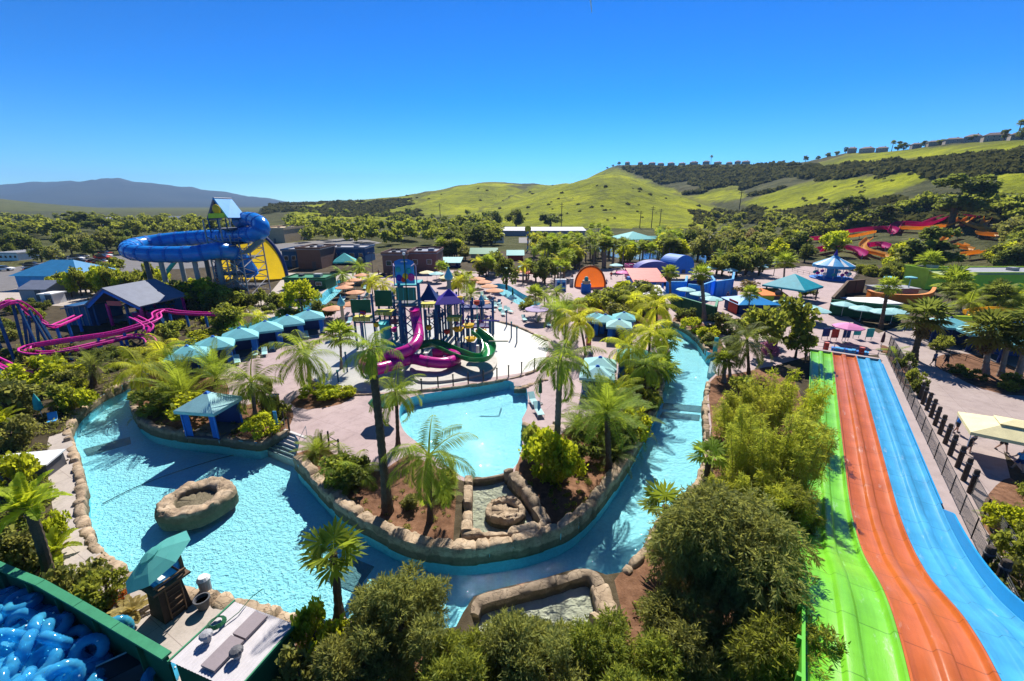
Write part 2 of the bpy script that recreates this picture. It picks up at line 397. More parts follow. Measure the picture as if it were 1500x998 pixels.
# ---------------------------------------------------------------- hills: crest lines give distance and height, the land falls away on both sides
def crest(pts,rp,rf):
    a=[]
    for (x,y),p,f in zip(pts,rp,rf):
        r=ray(x,y); h=math.hypot(r[0],r[1]); a.append((math.degrees(math.atan2(r[0],r[1])),max(0,H+p*r[2]/h),p,f))
    return np.array(a)
def lin(xs,k): return [float(np.interp(x,[a for a,_ in k],[b for _,b in k])) for x in xs]
A=[(-900,292),(-300,283),(0,275),(40,271),(100,268),(130,268),(180,265),(240,271),(290,276),(340,283),(390,289),(425,296),(470,294),(515,292),(560,295),(650,298),(800,300),(2000,300)]
A2=[(-900,285),(-200,288),(0,292),(60,298),(110,302),(160,306),(400,306)]
B_=[(380,306),(400,300),(430,297),(520,295),(580,289),(610,284),(640,277),(680,270),(700,266),(740,267),(800,268),(850,268),(900,275),(950,290)]
C0=[(640,322),(690,316),(720,305),(760,290),(800,275),(850,260),(880,254),(900,253),(920,257),(960,272),(1000,285),(1040,300),(1100,318)]
D_=[(820,285),(860,262),(890,248),(905,243),(1000,241),(1100,240),(1180,237),(1240,224),(1330,218),(1400,210),(1500,205),(1700,195),(2200,190),(4000,190)]
xs=[p[0] for p in D_]
LAY=[crest(A,[7000]*len(A),[4200]*len(A)),crest(A2,[1900]*len(A2),[1100]*len(A2)),crest(B_,[900]*len(B_),[430]*len(B_)),
     crest(C0,[600]*len(C0),[330]*len(C0)),crest(D_,lin(xs,[(820,1050),(1100,950),(1300,720),(1500,560),(2200,480)]),lin(xs,[(820,640),(1050,450),(1200,280),(1300,200),(1500,180),(2200,180)]))]
def terrain(th,r):
    z=0.
    for i,L in enumerate(LAY):
        if th<L[0,0] or th>L[-1,0]: continue
        zc=np.interp(th,L[:,0],L[:,1]); rp=np.interp(th,L[:,0],L[:,2]); rf=np.interp(th,L[:,0],L[:,3])
        if zc<=.01: continue
        if r<=rp:
            t=max(0.,(r-rf)/(rp-rf)); s=(t*t*(3-2*t))*.55+t*.45
        else:
            t=min(1,(r-rp)/(rp*.55)); s=1-t*t*(3-2*t)*(.4 if i==4 else .9)
        z=max(z,zc*s)
    return z
def land(th,r):
    z=terrain(th,r)
    if z>1:
        x,y=r*math.sin(R(th)),r*math.cos(R(th)); k=min(1,z/30.)
        n1=mnoise.fractal(Vector((x*.006,y*.006,3)),.9,2.1,5)
        n2=mnoise.fractal(Vector((x*.0011,y*.0007,5)),.8,2.1,5) if r>1200 else 0.
        z+=k*(n1*5*.6 if r<1200 else (n2-abs(mnoise.noise(Vector((x*.0018,y*.0006,2))))*.9)*min(70,z*.28))
        if 380<r<1000: z-=k*5.5*abs(mnoise.noise(Vector((x*.02,y*.006,1))))
    return z
RR=[R0]
while RR[-1]<9500: RR.append(RR[-1]*(1.016 if RR[-1]<1300 else 1.03))
GREEN=[[(690,330),(690,316),(720,300),(800,270),(860,254),(900,250),(925,256),(965,275),(1005,290),(1050,305),(1060,325),(1000,345),(800,345)],
 [(600,315),(625,285),(660,278),(690,268),(740,270),(770,280),(740,300),(690,316),(650,318)],
 [(425,322),(440,304),(500,296),(560,293),(606,287),(605,318),(520,325)],
 [(1015,290),(1045,278),(1085,276),(1082,290),(1040,294)],[(1090,300),(1140,282),(1200,268),(1260,262),(1340,252),(1365,262),(1300,285),(1210,305),(1130,312)],
 [(1195,242),(1260,226),(1340,219),(1500,208),(1520,216),(1420,226),(1330,232),(1240,240)],[(1425,268),(1470,255),(1520,258),(1520,296),(1470,288)],[(1300,305),(1350,293),(1360,302),(1320,312)]]
def cover(x,y,z):
    px_,py_=P(x,y,z)
    px_+=mnoise.noise(Vector((x*.02,y*.02,0)))*14; py_+=mnoise.noise(Vector((x*.02,y*.02,9)))*4
    for q in GREEN:
        if inpoly(px_,py_,q): return 1.
        for ox,oy in ((8,0),(-8,0),(0,3),(0,-3)):
            if inpoly(px_+ox,py_+oy,q): return .5
    return 0.
tv=[];tg=[];tm=[]
for r in RR:
    for t in TH_:
        x,y=r*math.sin(R(t)),r*math.cos(R(t)); z=land(t,r)
        tv.append((x,y,z)); tg.append(cover(x,y,z) if (-62<t<62 and r<1300 and z>1) else (.04 if z<1 else .15))
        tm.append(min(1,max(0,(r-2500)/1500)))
n=len(TH_); tf=[]
for i in range(len(RR)-1):
    for j in range(n):
        k=(j+1)%n; tf.append((i*n+j,i*n+k,(i+1)*n+k,(i+1)*n+j))
def m_hill():
    t=NT('hill_land'); co=t.coord('Object'); a=t.n('ShaderNodeAttribute',attribute_name='g'); b=t.n('ShaderNodeAttribute',attribute_name='far')
    n1=t.noise(.012,7,co,.65); n2=t.noise(.06,6,co,.7); n3=t.noise(.35,4,co,.7)
    grass=t.ramp(n1,[(.3,(.15,.17,.008)),(.5,(.29,.32,.006)),(.7,(.46,.47,.008))])
    grass=t.mix(t.ramp(n3,[(.5,(0,0,0)),(.75,(.5,.5,.5))]),grass,(.10,.12,.012)); grass=t.mix(t.ramp(n2,[(.46,(0,0,0)),(.66,(.7,.7,.7))]),grass,(.085,.10,.025))
    scr=t.ramp(n2,[(.3,(.035,.042,.016)),(.5,(.075,.08,.032)),(.7,(.14,.135,.06))])
    scr=t.mix(t.ramp(n1,[(.5,(0,0,0)),(.7,(.6,.6,.6))]),scr,(.12,.095,.05))
    c=t.mix(a.outputs['Fac'],scr,grass)
    c=t.mix(.35,c,t.mix(n3,(.02,.025,.01),c))
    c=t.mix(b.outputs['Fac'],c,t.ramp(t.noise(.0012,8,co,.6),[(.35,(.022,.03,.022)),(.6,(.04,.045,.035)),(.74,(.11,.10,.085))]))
    t.bsdf(c,.95,0,.05,t.bump(n2,1.,5.)); return t.m
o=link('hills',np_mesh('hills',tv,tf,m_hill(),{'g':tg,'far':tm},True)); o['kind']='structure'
# ---------------------------------------------------------------- plants
L_DARK=leafmat('leaf_dark',(.035,.055,.014),(.19,.23,.05),.48)
L_OAK=leafmat('leaf_oak',(.055,.08,.014),(.30,.34,.055),.5)
L_LIME=leafmat('leaf_lime',(.13,.18,.012),(.46,.50,.03),.55)
L_OLIVE=leafmat('leaf_olive',(.07,.08,.022),(.29,.305,.085),.5)
L_BAMBOO=leafmat('leaf_bamboo',(.12,.155,.016),(.44,.47,.06),.55)
L_PALM=leafmat('leaf_palm',(.07,.125,.012),(.30,.38,.04),.5)
L_PALMY=leafmat('leaf_palm_yellow',(.24,.27,.012),(.54,.56,.04),.55)
L_DPALM=leafmat('leaf_palm_dark',(.05,.075,.016),(.20,.24,.05),.5)
L_GREY=leafmat('leaf_brownish',(.08,.066,.032),(.29,.23,.11),.45)
L_RED=leafmat('leaf_flower',(.10,.03,.015),(.45,.12,.03),.4)
L_PINK=leafmat('leaf_pink_flower',(.18,.05,.14),(.55,.25,.5),.4)
L_DRY=leafmat('leaf_dry',(.16,.12,.04),(.45,.36,.12),.4)
L_SCRUB=leafmat('leaf_scrub',(.030,.038,.014),(.11,.115,.045),.3,.95,None,0.)
M_BARK=mat('bark',(.11,.08,.055),.9,.35,3,.1,bump=.8,bs=14)
M_PBARK=mat('palm_bark',(.10,.072,.05),.9,.3,2,.1,bump=.8,bs=18)
M_PGREY=mat('palm_bark_grey',(.22,.18,.15),.9,.25,2,.1,bump=.6,bs=18)
def unit(a): return a/np.maximum(np.linalg.norm(a,axis=1,keepdims=True),1e-6)
def leaf_cloud(C,Rd,n,size,asp,seed,outw=.8,up=.3,shell=.45,sq=1.):
    g=np.random.default_rng(seed); C=np.asarray(C,float); Rd=np.asarray(Rd,float)
    k=g.choice(len(C),n,p=Rd**2/np.sum(Rd**2)); d=unit(g.normal(size=(n,3)))
    rr=(shell+(1-shell)*g.random(n)**.6)*Rd[k]*(1+.22*g.normal(size=n)*.6)
    d2=d*np.array([1,1,sq]); p=C[k]+d2*rr[:,None]
    t=unit(g.normal(size=(n,3))*.8+d*outw+np.array([0,0,up])); s=unit(np.cross(t,g.normal(size=(n,3))))
    L=size*(.6+.8*g.random(n))[:,None]; W=L*asp*.5
    V=np.stack([p-t*L*.5,p+s*W,p+t*L*.5,p-s*W],1).reshape(-1,3)
    cv=g.random(len(C)); v=np.clip(cv[k]*.6+g.random(n)**1.5*.6-.1,0,1)
    return V,np.arange(n*4).reshape(-1,4),np.repeat(v,4)
def sprays(C,Rd,n,m,size,asp,seed,droop=.5,spread=.35):
    # n twigs on the clump shells, each carrying m narrow leaves
    g=np.random.default_rng(seed); C=np.asarray(C,float); Rd=np.asarray(Rd,float)
    k=g.choice(len(C),n,p=Rd**2/np.sum(Rd**2)); d=unit(g.normal(size=(n,3))+np.array([0,0,.35]))
    p=C[k]+d*(Rd[k]*(.45+.55*g.random(n)**.6))[:,None]
    t=unit(d+g.normal(size=(n,3))*.5+np.array([0,0,-droop])); cv=g.random(len(C)); tv=g.random(n)
    Vs=[];vv=[]
    for j in range(m):
        s=unit(np.cross(t,g.normal(size=(n,3)))); q=p+t*(size*1.5*(j/m-.5))[...,None] if False else p+t*(size*1.6*(j/m-.4))
        dl=unit(t*.8+s*spread*2+np.array([0,0,-droop*.4])+g.normal(size=(n,3))*.15); w=unit(np.cross(dl,g.normal(size=(n,3))))
        L=size*(.7+.6*g.random(n))[:,None]; W=L*asp*.5
        Vs.append(np.stack([q,q+dl*L*.5+w*W,q+dl*L,q+dl*L*.5-w*W],1)); vv.append(np.clip(cv[k]*.4+tv*.35+.3*g.random(n)-.02,0,1))
    V=np.concatenate(Vs).reshape(-1,3); v=np.repeat(np.concatenate(vv),4)
    return V,np.arange(len(V)).reshape(-1,4),v
def clumps(seed,n,rx,ry,rz,cz,rmin,rmax,fill=.75):
    r=random.Random(seed); C=[];Rd=[]
    for i in range(n):
        while True:
            a,b,c=[r.uniform(-1,1) for _ in range(3)]
            if .25<a*a+b*b+c*c<1: break
        C.append((a*rx*fill,b*ry*fill,cz+c*rz*fill)); Rd.append(r.uniform(rmin,rmax))
    return C,Rd
def trunk_mesh(name,h,r,C,seed,m=None,limbs=6):
    q=random.Random(seed); mb=MB()
    mb.tube([(0,0,-.1),(q.uniform(-.1,.1),q.uniform(-.1,.1),h*.35),(q.uniform(-.25,.25),q.uniform(-.25,.25),h*.7)],[r*1.3,r,r*.75],7)
    for c in q.sample(C,min(limbs,len(C))):
        z0=h*q.uniform(.3,.65); mb.tube([(0,0,z0),(c[0]*.5,c[1]*.5,(z0+c[2])/2+.1),c],[r*.55,r*.35,r*.1],5)
    return mb.mesh(name,m or M_BARK,True)
TREEMESH={}
def tree_kind(key,h,rx,rz,n,size,m,nv=3,asp=.75,nc=14,trunk=.16,rmin=.3,rmax=.5,up=.3):
    out=[]
    for s in range(nv):
        sd=hash(key)%9999 if False else sum(map(ord,key))*17+s*31
        C,Rd=clumps(sd,nc+6,rx,rx,rz,h-rz,rx*rmin*.72,rx*rmax*.86,.92)
        V,Fq,v=leaf_cloud(C,Rd,n,size,asp,sd,up=up)
        out.append((np_mesh('crown',V,Fq,m,{'v':v}),trunk_mesh('trunk',h*.75,trunk,C,sd)))
    TREEMESH[key]=out
tree_kind('oak',7,3.2,2.6,1700,.6,L_OAK,nc=16,trunk=.25)
tree_kind('dark',7,2.9,2.9,1700,.55,L_DARK,nc=16,trunk=.25)
tree_kind('lime',6,2.6,2.3,1600,.55,L_LIME,nc=14,trunk=.2)
tree_kind('olive',6,2.8,2.2,1500,.55,L_OLIVE,nc=14,trunk=.2)
tree_kind('grey',7,2.7,2.8,1100,.5,L_GREY,nc=14,trunk=.22)
tree_kind('gum',12,3.2,4.2,2600,.6,L_DARK,nc=14,trunk=.3,rmin=.3,rmax=.42)
tree_kind('cone',8,1.9,4.0,2400,.5,L_DARK,2,nc=18,trunk=.2)
tree_kind('bush',2.0,1.3,1.0,1500,.24,L_OAK,nc=10,trunk=.06)
tree_kind('bushlime',1.6,1.2,.8,1500,.22,L_LIME,nc=10,trunk=.06)
tree_kind('busholive',2.0,1.3,1.0,1500,.24,L_OLIVE,nc=10,trunk=.06)
tree_kind('bushdark',2.0,1.3,1.0,1500,.24,L_DARK,nc=10,trunk=.06)
tree_kind('bushred',1.0,.7,.5,700,.16,L_RED,1,nc=8,trunk=.04)
tree_kind('bushpink',1.4,.9,.7,900,.2,L_PINK,1,nc=8,trunk=.04)
TREEREF={'oak':(3.2,7),'dark':(2.9,7),'lime':(2.6,6),'olive':(2.8,6),'grey':(2.7,7),'gum':(3.2,12),'cone':(1.9,8),'bush':(1.3,2),'bushlime':(1.2,1.6),'busholive':(1.3,2),'bushdark':(1.3,2),'bushred':(.7,1),'bushpink':(.9,1.4)}
def tree_at(kind,loc,sx,sz,label,group=None,name=None):
    bush=kind.startswith('bush')
    o=thing(name or ('shrub' if bush else {'gum':'gum_tree','cone':'conifer_tree'}.get(kind,'broadleaf_tree')),label,'shrub' if bush else 'tree',loc,rnd.uniform(0,6.28),group)
    a,b=rnd.choice(TREEMESH[kind]); link('foliage' if bush else 'crown',a,o); link('stem' if bush else 'trunk',b,o)
    o.scale=(sx,sx,sz); return o
def tree(kind,x,yb,yt,label,wpx=None,z=0,group=None,name=None):
    # base pixel, top pixel row, half width in pixels
    g=G(x,yb,z); h=zt(g,yt)-z; rx,hh=TREEREF[kind]; sz=h/hh
    sx=(wpx/ppm(x,yb)/rx) if wpx else sz
    return tree_at(kind,g,sx,sz,label,group,name)
# ---- palms
def pinnate(seed,nf=16,L=2.6,nl=26,ll=.75,lw=.06,e0=-15,e1=78,droop=1.3,hang=.5,m=None,asym=.1):
    g=np.random.default_rng(seed); Vs=[];vv=[];b=0
    for f in range(nf):
        az=f*2.39996+g.normal()*.12; k=(f+.5)/nf; el=R(e0+(e1-e0)*k)+g.normal()*.08; Lf=L*(.8+.3*g.random())
        ns=14; s=np.linspace(0,1,ns+1); ang=el-droop*(1.15-.35*k)*s**1.5
        dx=np.cos(ang)*Lf/ns; dz=np.sin(ang)*Lf/ns
        r_=np.concatenate([[0],np.cumsum(dx[:-1])]); z_=np.concatenate([[0],np.cumsum(dz[:-1])])
        out=np.array([math.cos(az),math.sin(az),0]); side=np.array([-math.sin(az),math.cos(az),0])
        sp=np.linspace(.14,1,nl); rr=np.interp(sp,s,r_); zz=np.interp(sp,s,z_); aa=np.interp(sp,s,ang)
        p=out[None]*rr[:,None]+np.array([0,0,1.])[None]*zz[:,None]
        tan=out[None]*np.cos(aa)[:,None]+np.array([0,0,1.])[None]*np.sin(aa)[:,None]
        nrm=-out[None]*np.sin(aa)[:,None]+np.array([0,0,1.])[None]*np.cos(aa)[:,None]
        ln=ll*np.sin(np.clip(.25+sp*.95,0,1.25)*PI/1.3)**.8*(.85+.3*g.random(nl))
        fv=.25+.5*g.random()
        for sg in (-1,1):
            d=unit(side[None]*sg+tan*.55+nrm*(.35+.1*g.normal(size=(nl,1)))+np.array([0,0,-hang])[None]*1.)
            w=unit(np.cross(d,nrm))*lw*.5; mid=p+d*(ln*.5)[:,None]; tip=p+d*ln[:,None]+np.array([0,0,-1.])[None]*(hang*.25*ln)[:,None]
            Vs.append(np.stack([p,mid+w,tip,mid-w],1).reshape(-1,3)); vv.append(np.repeat(np.clip(fv+.25*g.normal(size=nl),0,1),4))
        # rachis
        q0=np.stack([out*rr[i]+np.array([0,0,1.])*zz[i] for i in range(nl)])
        wq=side[None]*np.linspace(.05,.008,nl)[:,None]
        A=np.stack([q0[:-1]-wq[:-1],q0[:-1]+wq[:-1],q0[1:]+wq[1:],q0[1:]-wq[1:]],1).reshape(-1,3)
        Vs.append(A); vv.append(np.full(len(A),.8))
        A=np.stack([np.zeros(3)-side*.06,side*.06,q0[0]+side*.05,q0[0]-side*.05]); Vs.append(A); vv.append(np.full(4,.8))
    V=np.concatenate(Vs); v=np.concatenate(vv)
    return np_mesh('crown',V,np.arange(len(V)).reshape(-1,4),m or L_PALM,{'v':v})
def fan(seed,nf=24,pet=.8,rad=.85,ns=15,e0=-35,e1=80,m=None):
    g=np.random.default_rng(seed); Vs=[];vv=[]
    for f in range(nf):
        az=f*2.39996+g.normal()*.15; k=(f+.5)/nf; el=R(e0+(e1-e0)*k**.9)+g.normal()*.1
        out=np.array([math.cos(az)*math.cos(el),math.sin(az)*math.cos(el),math.sin(el)]); side=np.array([-math.sin(az),math.cos(az),0]); nrm=np.cross(out,side)
        if nrm[2]<0: nrm=-nrm
        P0=out*pet*(.8+.4*g.random()); fv=.2+.55*g.random()
        Vs.append(np.stack([-side*.025,side*.025,P0+side*.02,P0-side*.02])); vv.append(np.full(4,.75))
        tl=-.45+.25*g.normal()
        for i in range(ns):
            a=(i/(ns-1)-.5)*R(250); d=out*math.cos(a)+side*math.sin(a); d=d+nrm*(.10*(i%2))+np.array([0,0,tl*.5]); d/=np.linalg.norm(d)
            L=rad*(.75+.35*math.cos(a*.6))*(.9+.2*g.random()); w=np.cross(d,nrm); w/=np.linalg.norm(w); w*=L*.085
            mid=P0+d*L*.6; tip=P0+d*L+np.array([0,0,-.12*L])
            Vs.append(np.stack([P0,mid+w,tip,mid-w])); vv.append(np.full(4,np.clip(fv+.15*g.normal(),0,1)))
    V=np.concatenate(Vs); v=np.concatenate(vv)
    return np_mesh('crown',V,np.arange(len(V)).reshape(-1,4),m or L_PALM,{'v':v})
CROWN={
 'queen':[pinnate(s,15,2.7,44,.72,.045,-35,75,1.7,.75) for s in (1,2,3)],
 'queeny':[pinnate(s+5,15,2.7,44,.72,.05,-35,75,1.7,.75,L_PALMY) for s in (1,2)],
 'queend':[pinnate(s+9,15,2.7,44,.72,.045,-35,75,1.6,.7,L_DPALM) for s in (1,2)],
 'date':[pinnate(s+15,34,2.7,40,.5,.04,-25,85,.9,.12) for s in (1,2)],
 'datey':[pinnate(s+18,34,2.7,40,.5,.045,-10,85,.8,.12,L_PALMY) for s in (1,)],
 'dated':[pinnate(s+25,30,2.7,36,.5,.05,-35,80,1.0,.15,L_DPALM) for s in (1,2)],
 'fan':[fan(s+35,24) for s in (1,2,3)],'fany':[fan(s+40,20,m=L_PALMY) for s in (1,2)],'fand':[fan(s+45,30,m=L_DPALM) for s in (1,2)],
 'fansparse':[fan(s+50,11,.75,1.0,17,-15,65) for s in (1,2)],
 'banana':[pinnate(s+60,13,2.4,16,.5,.34,15,85,1.2,.05,L_LIME) for s in (1,2)],
}
CREF={'queen':2.05,'queeny':2.05,'queend':2.05,'date':2.5,'datey':2.5,'dated':2.5,'fan':1.6,'fany':1.6,'fand':1.6,'fansparse':1.65,'banana':2.3}
def palm(kind,xb,yb,xt,yt,rpx,label,z=0,tr=.17,bark=None,group=None,skirt=False):
    g=G(xb,yb,z); zz=zt(g,yt); dep=g[1]*C_-(zz-H)*S_; X=(xt-750)/F*dep; h=zz-z; dx=X-g[0]
    o=thing('palm_tree',label,'palm tree',g,0,group)
    n=max(6,int(h/.22)); pts=[];rs=[]
    for i in range(n+1):
        t=i/n; pts.append((dx*(t*.7+t*t*.3),.12*math.sin(t*3)*min(1,h/6),h*t-.1*(1-t))); rs.append(tr*(1.45-.55*min(1,t*4)+(.12 if i%2 else 0)-.12*t+(.25*max(0,t-.9)*10*.3)))
    mb=MB(); mb.tube(pts,rs,9); mb.obj('trunk',bark or M_PBARK,o)
    c=link('crown',rnd.choice(CROWN[kind]),o,(dx,0,h)); s=rpx*dep/F/CREF[kind]; c.scale=(s,s,s); c.rotation_euler=(0,0,rnd.uniform(0,6.28))
    if skirt:
        V,Fq,v=leaf_cloud([(0,0,-.5*s),(0,0,-1.1*s)],[.5*s,.4*s],500,.5*s,.18,3,.4,-.9); link('dead_frond_skirt',np_mesh('skirt',V,Fq,L_GREY,{'v':v}),o,(dx,0,h))
    return o
def cluster(kind,x,y,rpx,label,z=.05,name='palm_shrub',cat='shrub',sz=1.,group=None):
    # a stemless or low palm / cycad clump: fronds from the ground plus a short stem
    g=G(x,y,z); s=rpx/ppm(x,y)/CREF[kind]; o=thing(name,label,cat,g,0,group)
    c=link('fronds',rnd.choice(CROWN[kind]),o,(0,0,.35*s)); c.scale=(s,s,s*sz); c.rotation_euler=(0,0,rnd.uniform(0,6.28))
    MB().lathe([(.16*s,-.1),(.2*s,.15*s),(.13*s,.4*s)],8).obj('stem',M_PBARK,o); return o
# ---------------------------------------------------------------- rock work
def m_rock(name,c1,c2,c3):
    t=NT(name); co=t.coord('Object'); f=t.noise(1.3,8,co,.68); c=t.ramp(f,[(.28,c1),(.5,c2),(.72,c3)])
    v=t.n('ShaderNodeTexVoronoi',feature='DISTANCE_TO_EDGE',i_Scale=1.6); nz=t.n('ShaderNodeTexNoise',i_Scale=2.,i_Detail=4.); t.l(co,nz.inputs['Vector'])
    ad=t.n('ShaderNodeVectorMath',operation='ADD'); t.l(co,ad.inputs[0]); t.l(nz.outputs['Color'],ad.inputs[1]); t.l(ad.outputs[0],v.inputs['Vector'])
    cr=t.ramp(v.outputs['Distance'],[(0,(.45,.45,.45)),(.04,(1,1,1))]); c=t.mix(.6,c,cr,'MULTIPLY')
    v2=t.n('ShaderNodeTexVoronoi',i_Scale=.9); t.l(ad.outputs[0],v2.inputs['Vector']); hv=t.n('ShaderNodeSeparateColor'); t.l(v2.outputs['Color'],hv.inputs[0]); c=t.mix(.5,c,t.ramp(hv.outputs[0],[(0,(.62,.60,.58)),(.5,(1,.97,.93)),(1,(1.25,1.18,1.1))]),'MULTIPLY')
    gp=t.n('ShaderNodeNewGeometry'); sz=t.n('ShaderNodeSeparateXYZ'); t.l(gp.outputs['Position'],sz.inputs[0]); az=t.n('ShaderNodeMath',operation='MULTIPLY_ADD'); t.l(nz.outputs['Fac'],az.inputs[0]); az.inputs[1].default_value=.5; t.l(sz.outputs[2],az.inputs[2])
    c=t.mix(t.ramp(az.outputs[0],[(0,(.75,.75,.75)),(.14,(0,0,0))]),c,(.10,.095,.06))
    h=t.n('ShaderNodeMath',operation='MULTIPLY_ADD'); t.l(t.noise(7,7,co,.7),h.inputs[0]); h.inputs[1].default_value=.6; t.l(cr,h.inputs[2])
    t.bsdf(c,.9,0,.15,t.bump(h.outputs[0],.7,.06)); return t.m
M_ROCK=m_rock('tan_rock',(.22,.16,.11),(.38,.29,.20),(.52,.42,.31))
M_ROCKD=m_rock('grey_brown_rock',(.15,.12,.085),(.27,.21,.15),(.40,.32,.23))
def stone_wall(name,pts,width,zlo,zhi,label,seed,stone=.9,m=None,closed=False,cat='stone wall',rough=1.,side=1,group=None):
    # pts: waterline path (world xy); the wall stands on the land side of it
    q=random.Random(seed); path=catmull([Vector((p[0],p[1],0)) for p in pts],.14,closed); n=len(path)
    L=[0.]
    for i in range(1,n): L.append(L[-1]+(path[i]-path[i-1]).length)
    cuts=[0.]
    while cuts[-1]<L[-1]+2: cuts.append(cuts[-1]+stone*q.uniform(.45,1.9))
    hs=[q.uniform(-.14,.14)*rough for _ in cuts]; ws=[q.uniform(-.10,.10)*rough for _ in cuts]
    hh=(zhi-zlo); prof=[(0,zlo)]+[(0,zlo+hh*k) for k in (.3,.5,.7,.85)]+[(.10,zhi),(.35,zhi+.03),(.7,zhi+.02),(.95,zhi-.06),(1,zhi-.25),(1,zlo)]
    mb=MB(); vs=[];fs=[]; k=len(prof); si=0
    for i in range(n):
        a=path[i-1] if (i>0 or closed) else path[i]; b=path[(i+1)%n] if (i<n-1 or closed) else path[i]
        t=(b-a).normalized(); nn=Vector((-t.y,t.x,0))*side
        while cuts[si+1]<L[i]: si+=1
        u=(L[i]-cuts[si])/(cuts[si+1]-cuts[si]); gr=abs(2*u-1)**9
        for j,(w,z) in enumerate(prof):
            base=1 if 0<j<k-1 else 0
            x=path[i]+nn*(w*width-.13+(ws[si]*(w-.5)+ (gr*.13*rough)*( .5-w)*2*base)); zz=z+(hs[si]*(z-zlo)/hh-gr*.16*rough*((z-zlo)/hh))*base
            d=mnoise.noise(Vector((x.x*1.7,x.y*1.7,zz*2+seed)))*.09*rough*base+mnoise.noise(Vector((x.x*5,x.y*5,zz*5+seed)))*.035*rough*base
            x=x-nn*d*(1 if w<.5 else -1)
            vs.append((x.x,x.y,zz+d*.6))
    for i in range(n if closed else n-1):
        i2=(i+1)%n
        for j in range(k-1): fs.append((i*k+j,i*k+j+1,i2*k+j+1,i2*k+j) if side<0 else (i*k+j,i2*k+j,i2*k+j+1,i*k+j+1))
    if not closed: fs.append(list(range(k))); fs.append(list(range((n-1)*k,n*k))[::-1])
    mb.add(vs,fs); me=mb.mesh(name,m or M_ROCK); autosmooth(me,50); o=link(name,me); tag(o,label,cat,group); return o
def W(pts,z=None): return [G(x,y,bankz(x,y,WZ) if z is None else z) for x,y in pts]
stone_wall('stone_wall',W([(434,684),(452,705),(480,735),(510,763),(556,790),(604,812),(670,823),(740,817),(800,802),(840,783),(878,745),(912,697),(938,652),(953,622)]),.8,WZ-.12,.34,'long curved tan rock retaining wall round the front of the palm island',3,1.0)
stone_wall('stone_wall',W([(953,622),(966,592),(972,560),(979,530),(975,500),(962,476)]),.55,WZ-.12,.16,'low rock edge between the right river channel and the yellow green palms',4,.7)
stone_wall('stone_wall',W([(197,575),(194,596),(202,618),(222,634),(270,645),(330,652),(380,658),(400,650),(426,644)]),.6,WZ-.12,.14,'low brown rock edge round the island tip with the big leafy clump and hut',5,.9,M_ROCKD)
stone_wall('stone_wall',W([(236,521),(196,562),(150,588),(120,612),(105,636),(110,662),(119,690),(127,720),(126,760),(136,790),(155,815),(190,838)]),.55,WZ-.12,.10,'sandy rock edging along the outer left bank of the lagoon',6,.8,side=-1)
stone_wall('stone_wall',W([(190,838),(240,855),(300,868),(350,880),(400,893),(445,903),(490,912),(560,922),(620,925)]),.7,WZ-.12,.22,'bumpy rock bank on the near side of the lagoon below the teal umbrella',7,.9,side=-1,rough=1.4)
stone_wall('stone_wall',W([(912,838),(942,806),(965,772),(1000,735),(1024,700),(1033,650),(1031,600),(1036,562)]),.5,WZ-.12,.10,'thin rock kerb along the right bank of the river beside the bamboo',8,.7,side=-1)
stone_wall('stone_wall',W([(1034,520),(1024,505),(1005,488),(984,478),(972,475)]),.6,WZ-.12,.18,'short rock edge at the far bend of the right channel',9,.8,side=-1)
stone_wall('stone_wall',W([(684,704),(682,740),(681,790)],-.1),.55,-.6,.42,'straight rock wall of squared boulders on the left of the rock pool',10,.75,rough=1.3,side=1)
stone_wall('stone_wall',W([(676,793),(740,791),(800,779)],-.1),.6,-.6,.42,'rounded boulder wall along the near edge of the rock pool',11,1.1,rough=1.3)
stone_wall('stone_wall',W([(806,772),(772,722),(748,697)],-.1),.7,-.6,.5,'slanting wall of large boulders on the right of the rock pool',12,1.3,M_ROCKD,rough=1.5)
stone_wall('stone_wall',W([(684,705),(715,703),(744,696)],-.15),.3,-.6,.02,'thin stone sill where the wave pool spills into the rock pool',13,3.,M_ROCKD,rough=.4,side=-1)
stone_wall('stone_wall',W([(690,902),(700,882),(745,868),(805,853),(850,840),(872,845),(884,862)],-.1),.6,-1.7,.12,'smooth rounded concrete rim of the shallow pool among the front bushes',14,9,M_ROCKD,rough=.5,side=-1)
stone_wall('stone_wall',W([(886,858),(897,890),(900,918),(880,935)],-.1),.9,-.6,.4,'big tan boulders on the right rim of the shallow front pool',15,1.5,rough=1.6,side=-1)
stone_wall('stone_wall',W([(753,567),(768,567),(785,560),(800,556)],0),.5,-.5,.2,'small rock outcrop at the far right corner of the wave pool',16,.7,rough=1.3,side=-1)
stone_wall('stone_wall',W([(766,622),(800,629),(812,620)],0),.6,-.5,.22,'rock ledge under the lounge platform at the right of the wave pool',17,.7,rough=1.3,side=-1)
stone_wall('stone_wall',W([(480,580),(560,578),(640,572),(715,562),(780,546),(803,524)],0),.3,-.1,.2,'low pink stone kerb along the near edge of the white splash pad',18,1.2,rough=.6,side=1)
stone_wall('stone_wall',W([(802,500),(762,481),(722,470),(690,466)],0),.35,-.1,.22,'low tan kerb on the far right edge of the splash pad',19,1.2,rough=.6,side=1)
stone_wall('stone_wall',W([(452,545),(455,560),(475,566)],0),.3,-.1,.22,'low rock kerb at the left edge of the splash pad',20,.9,side=1)
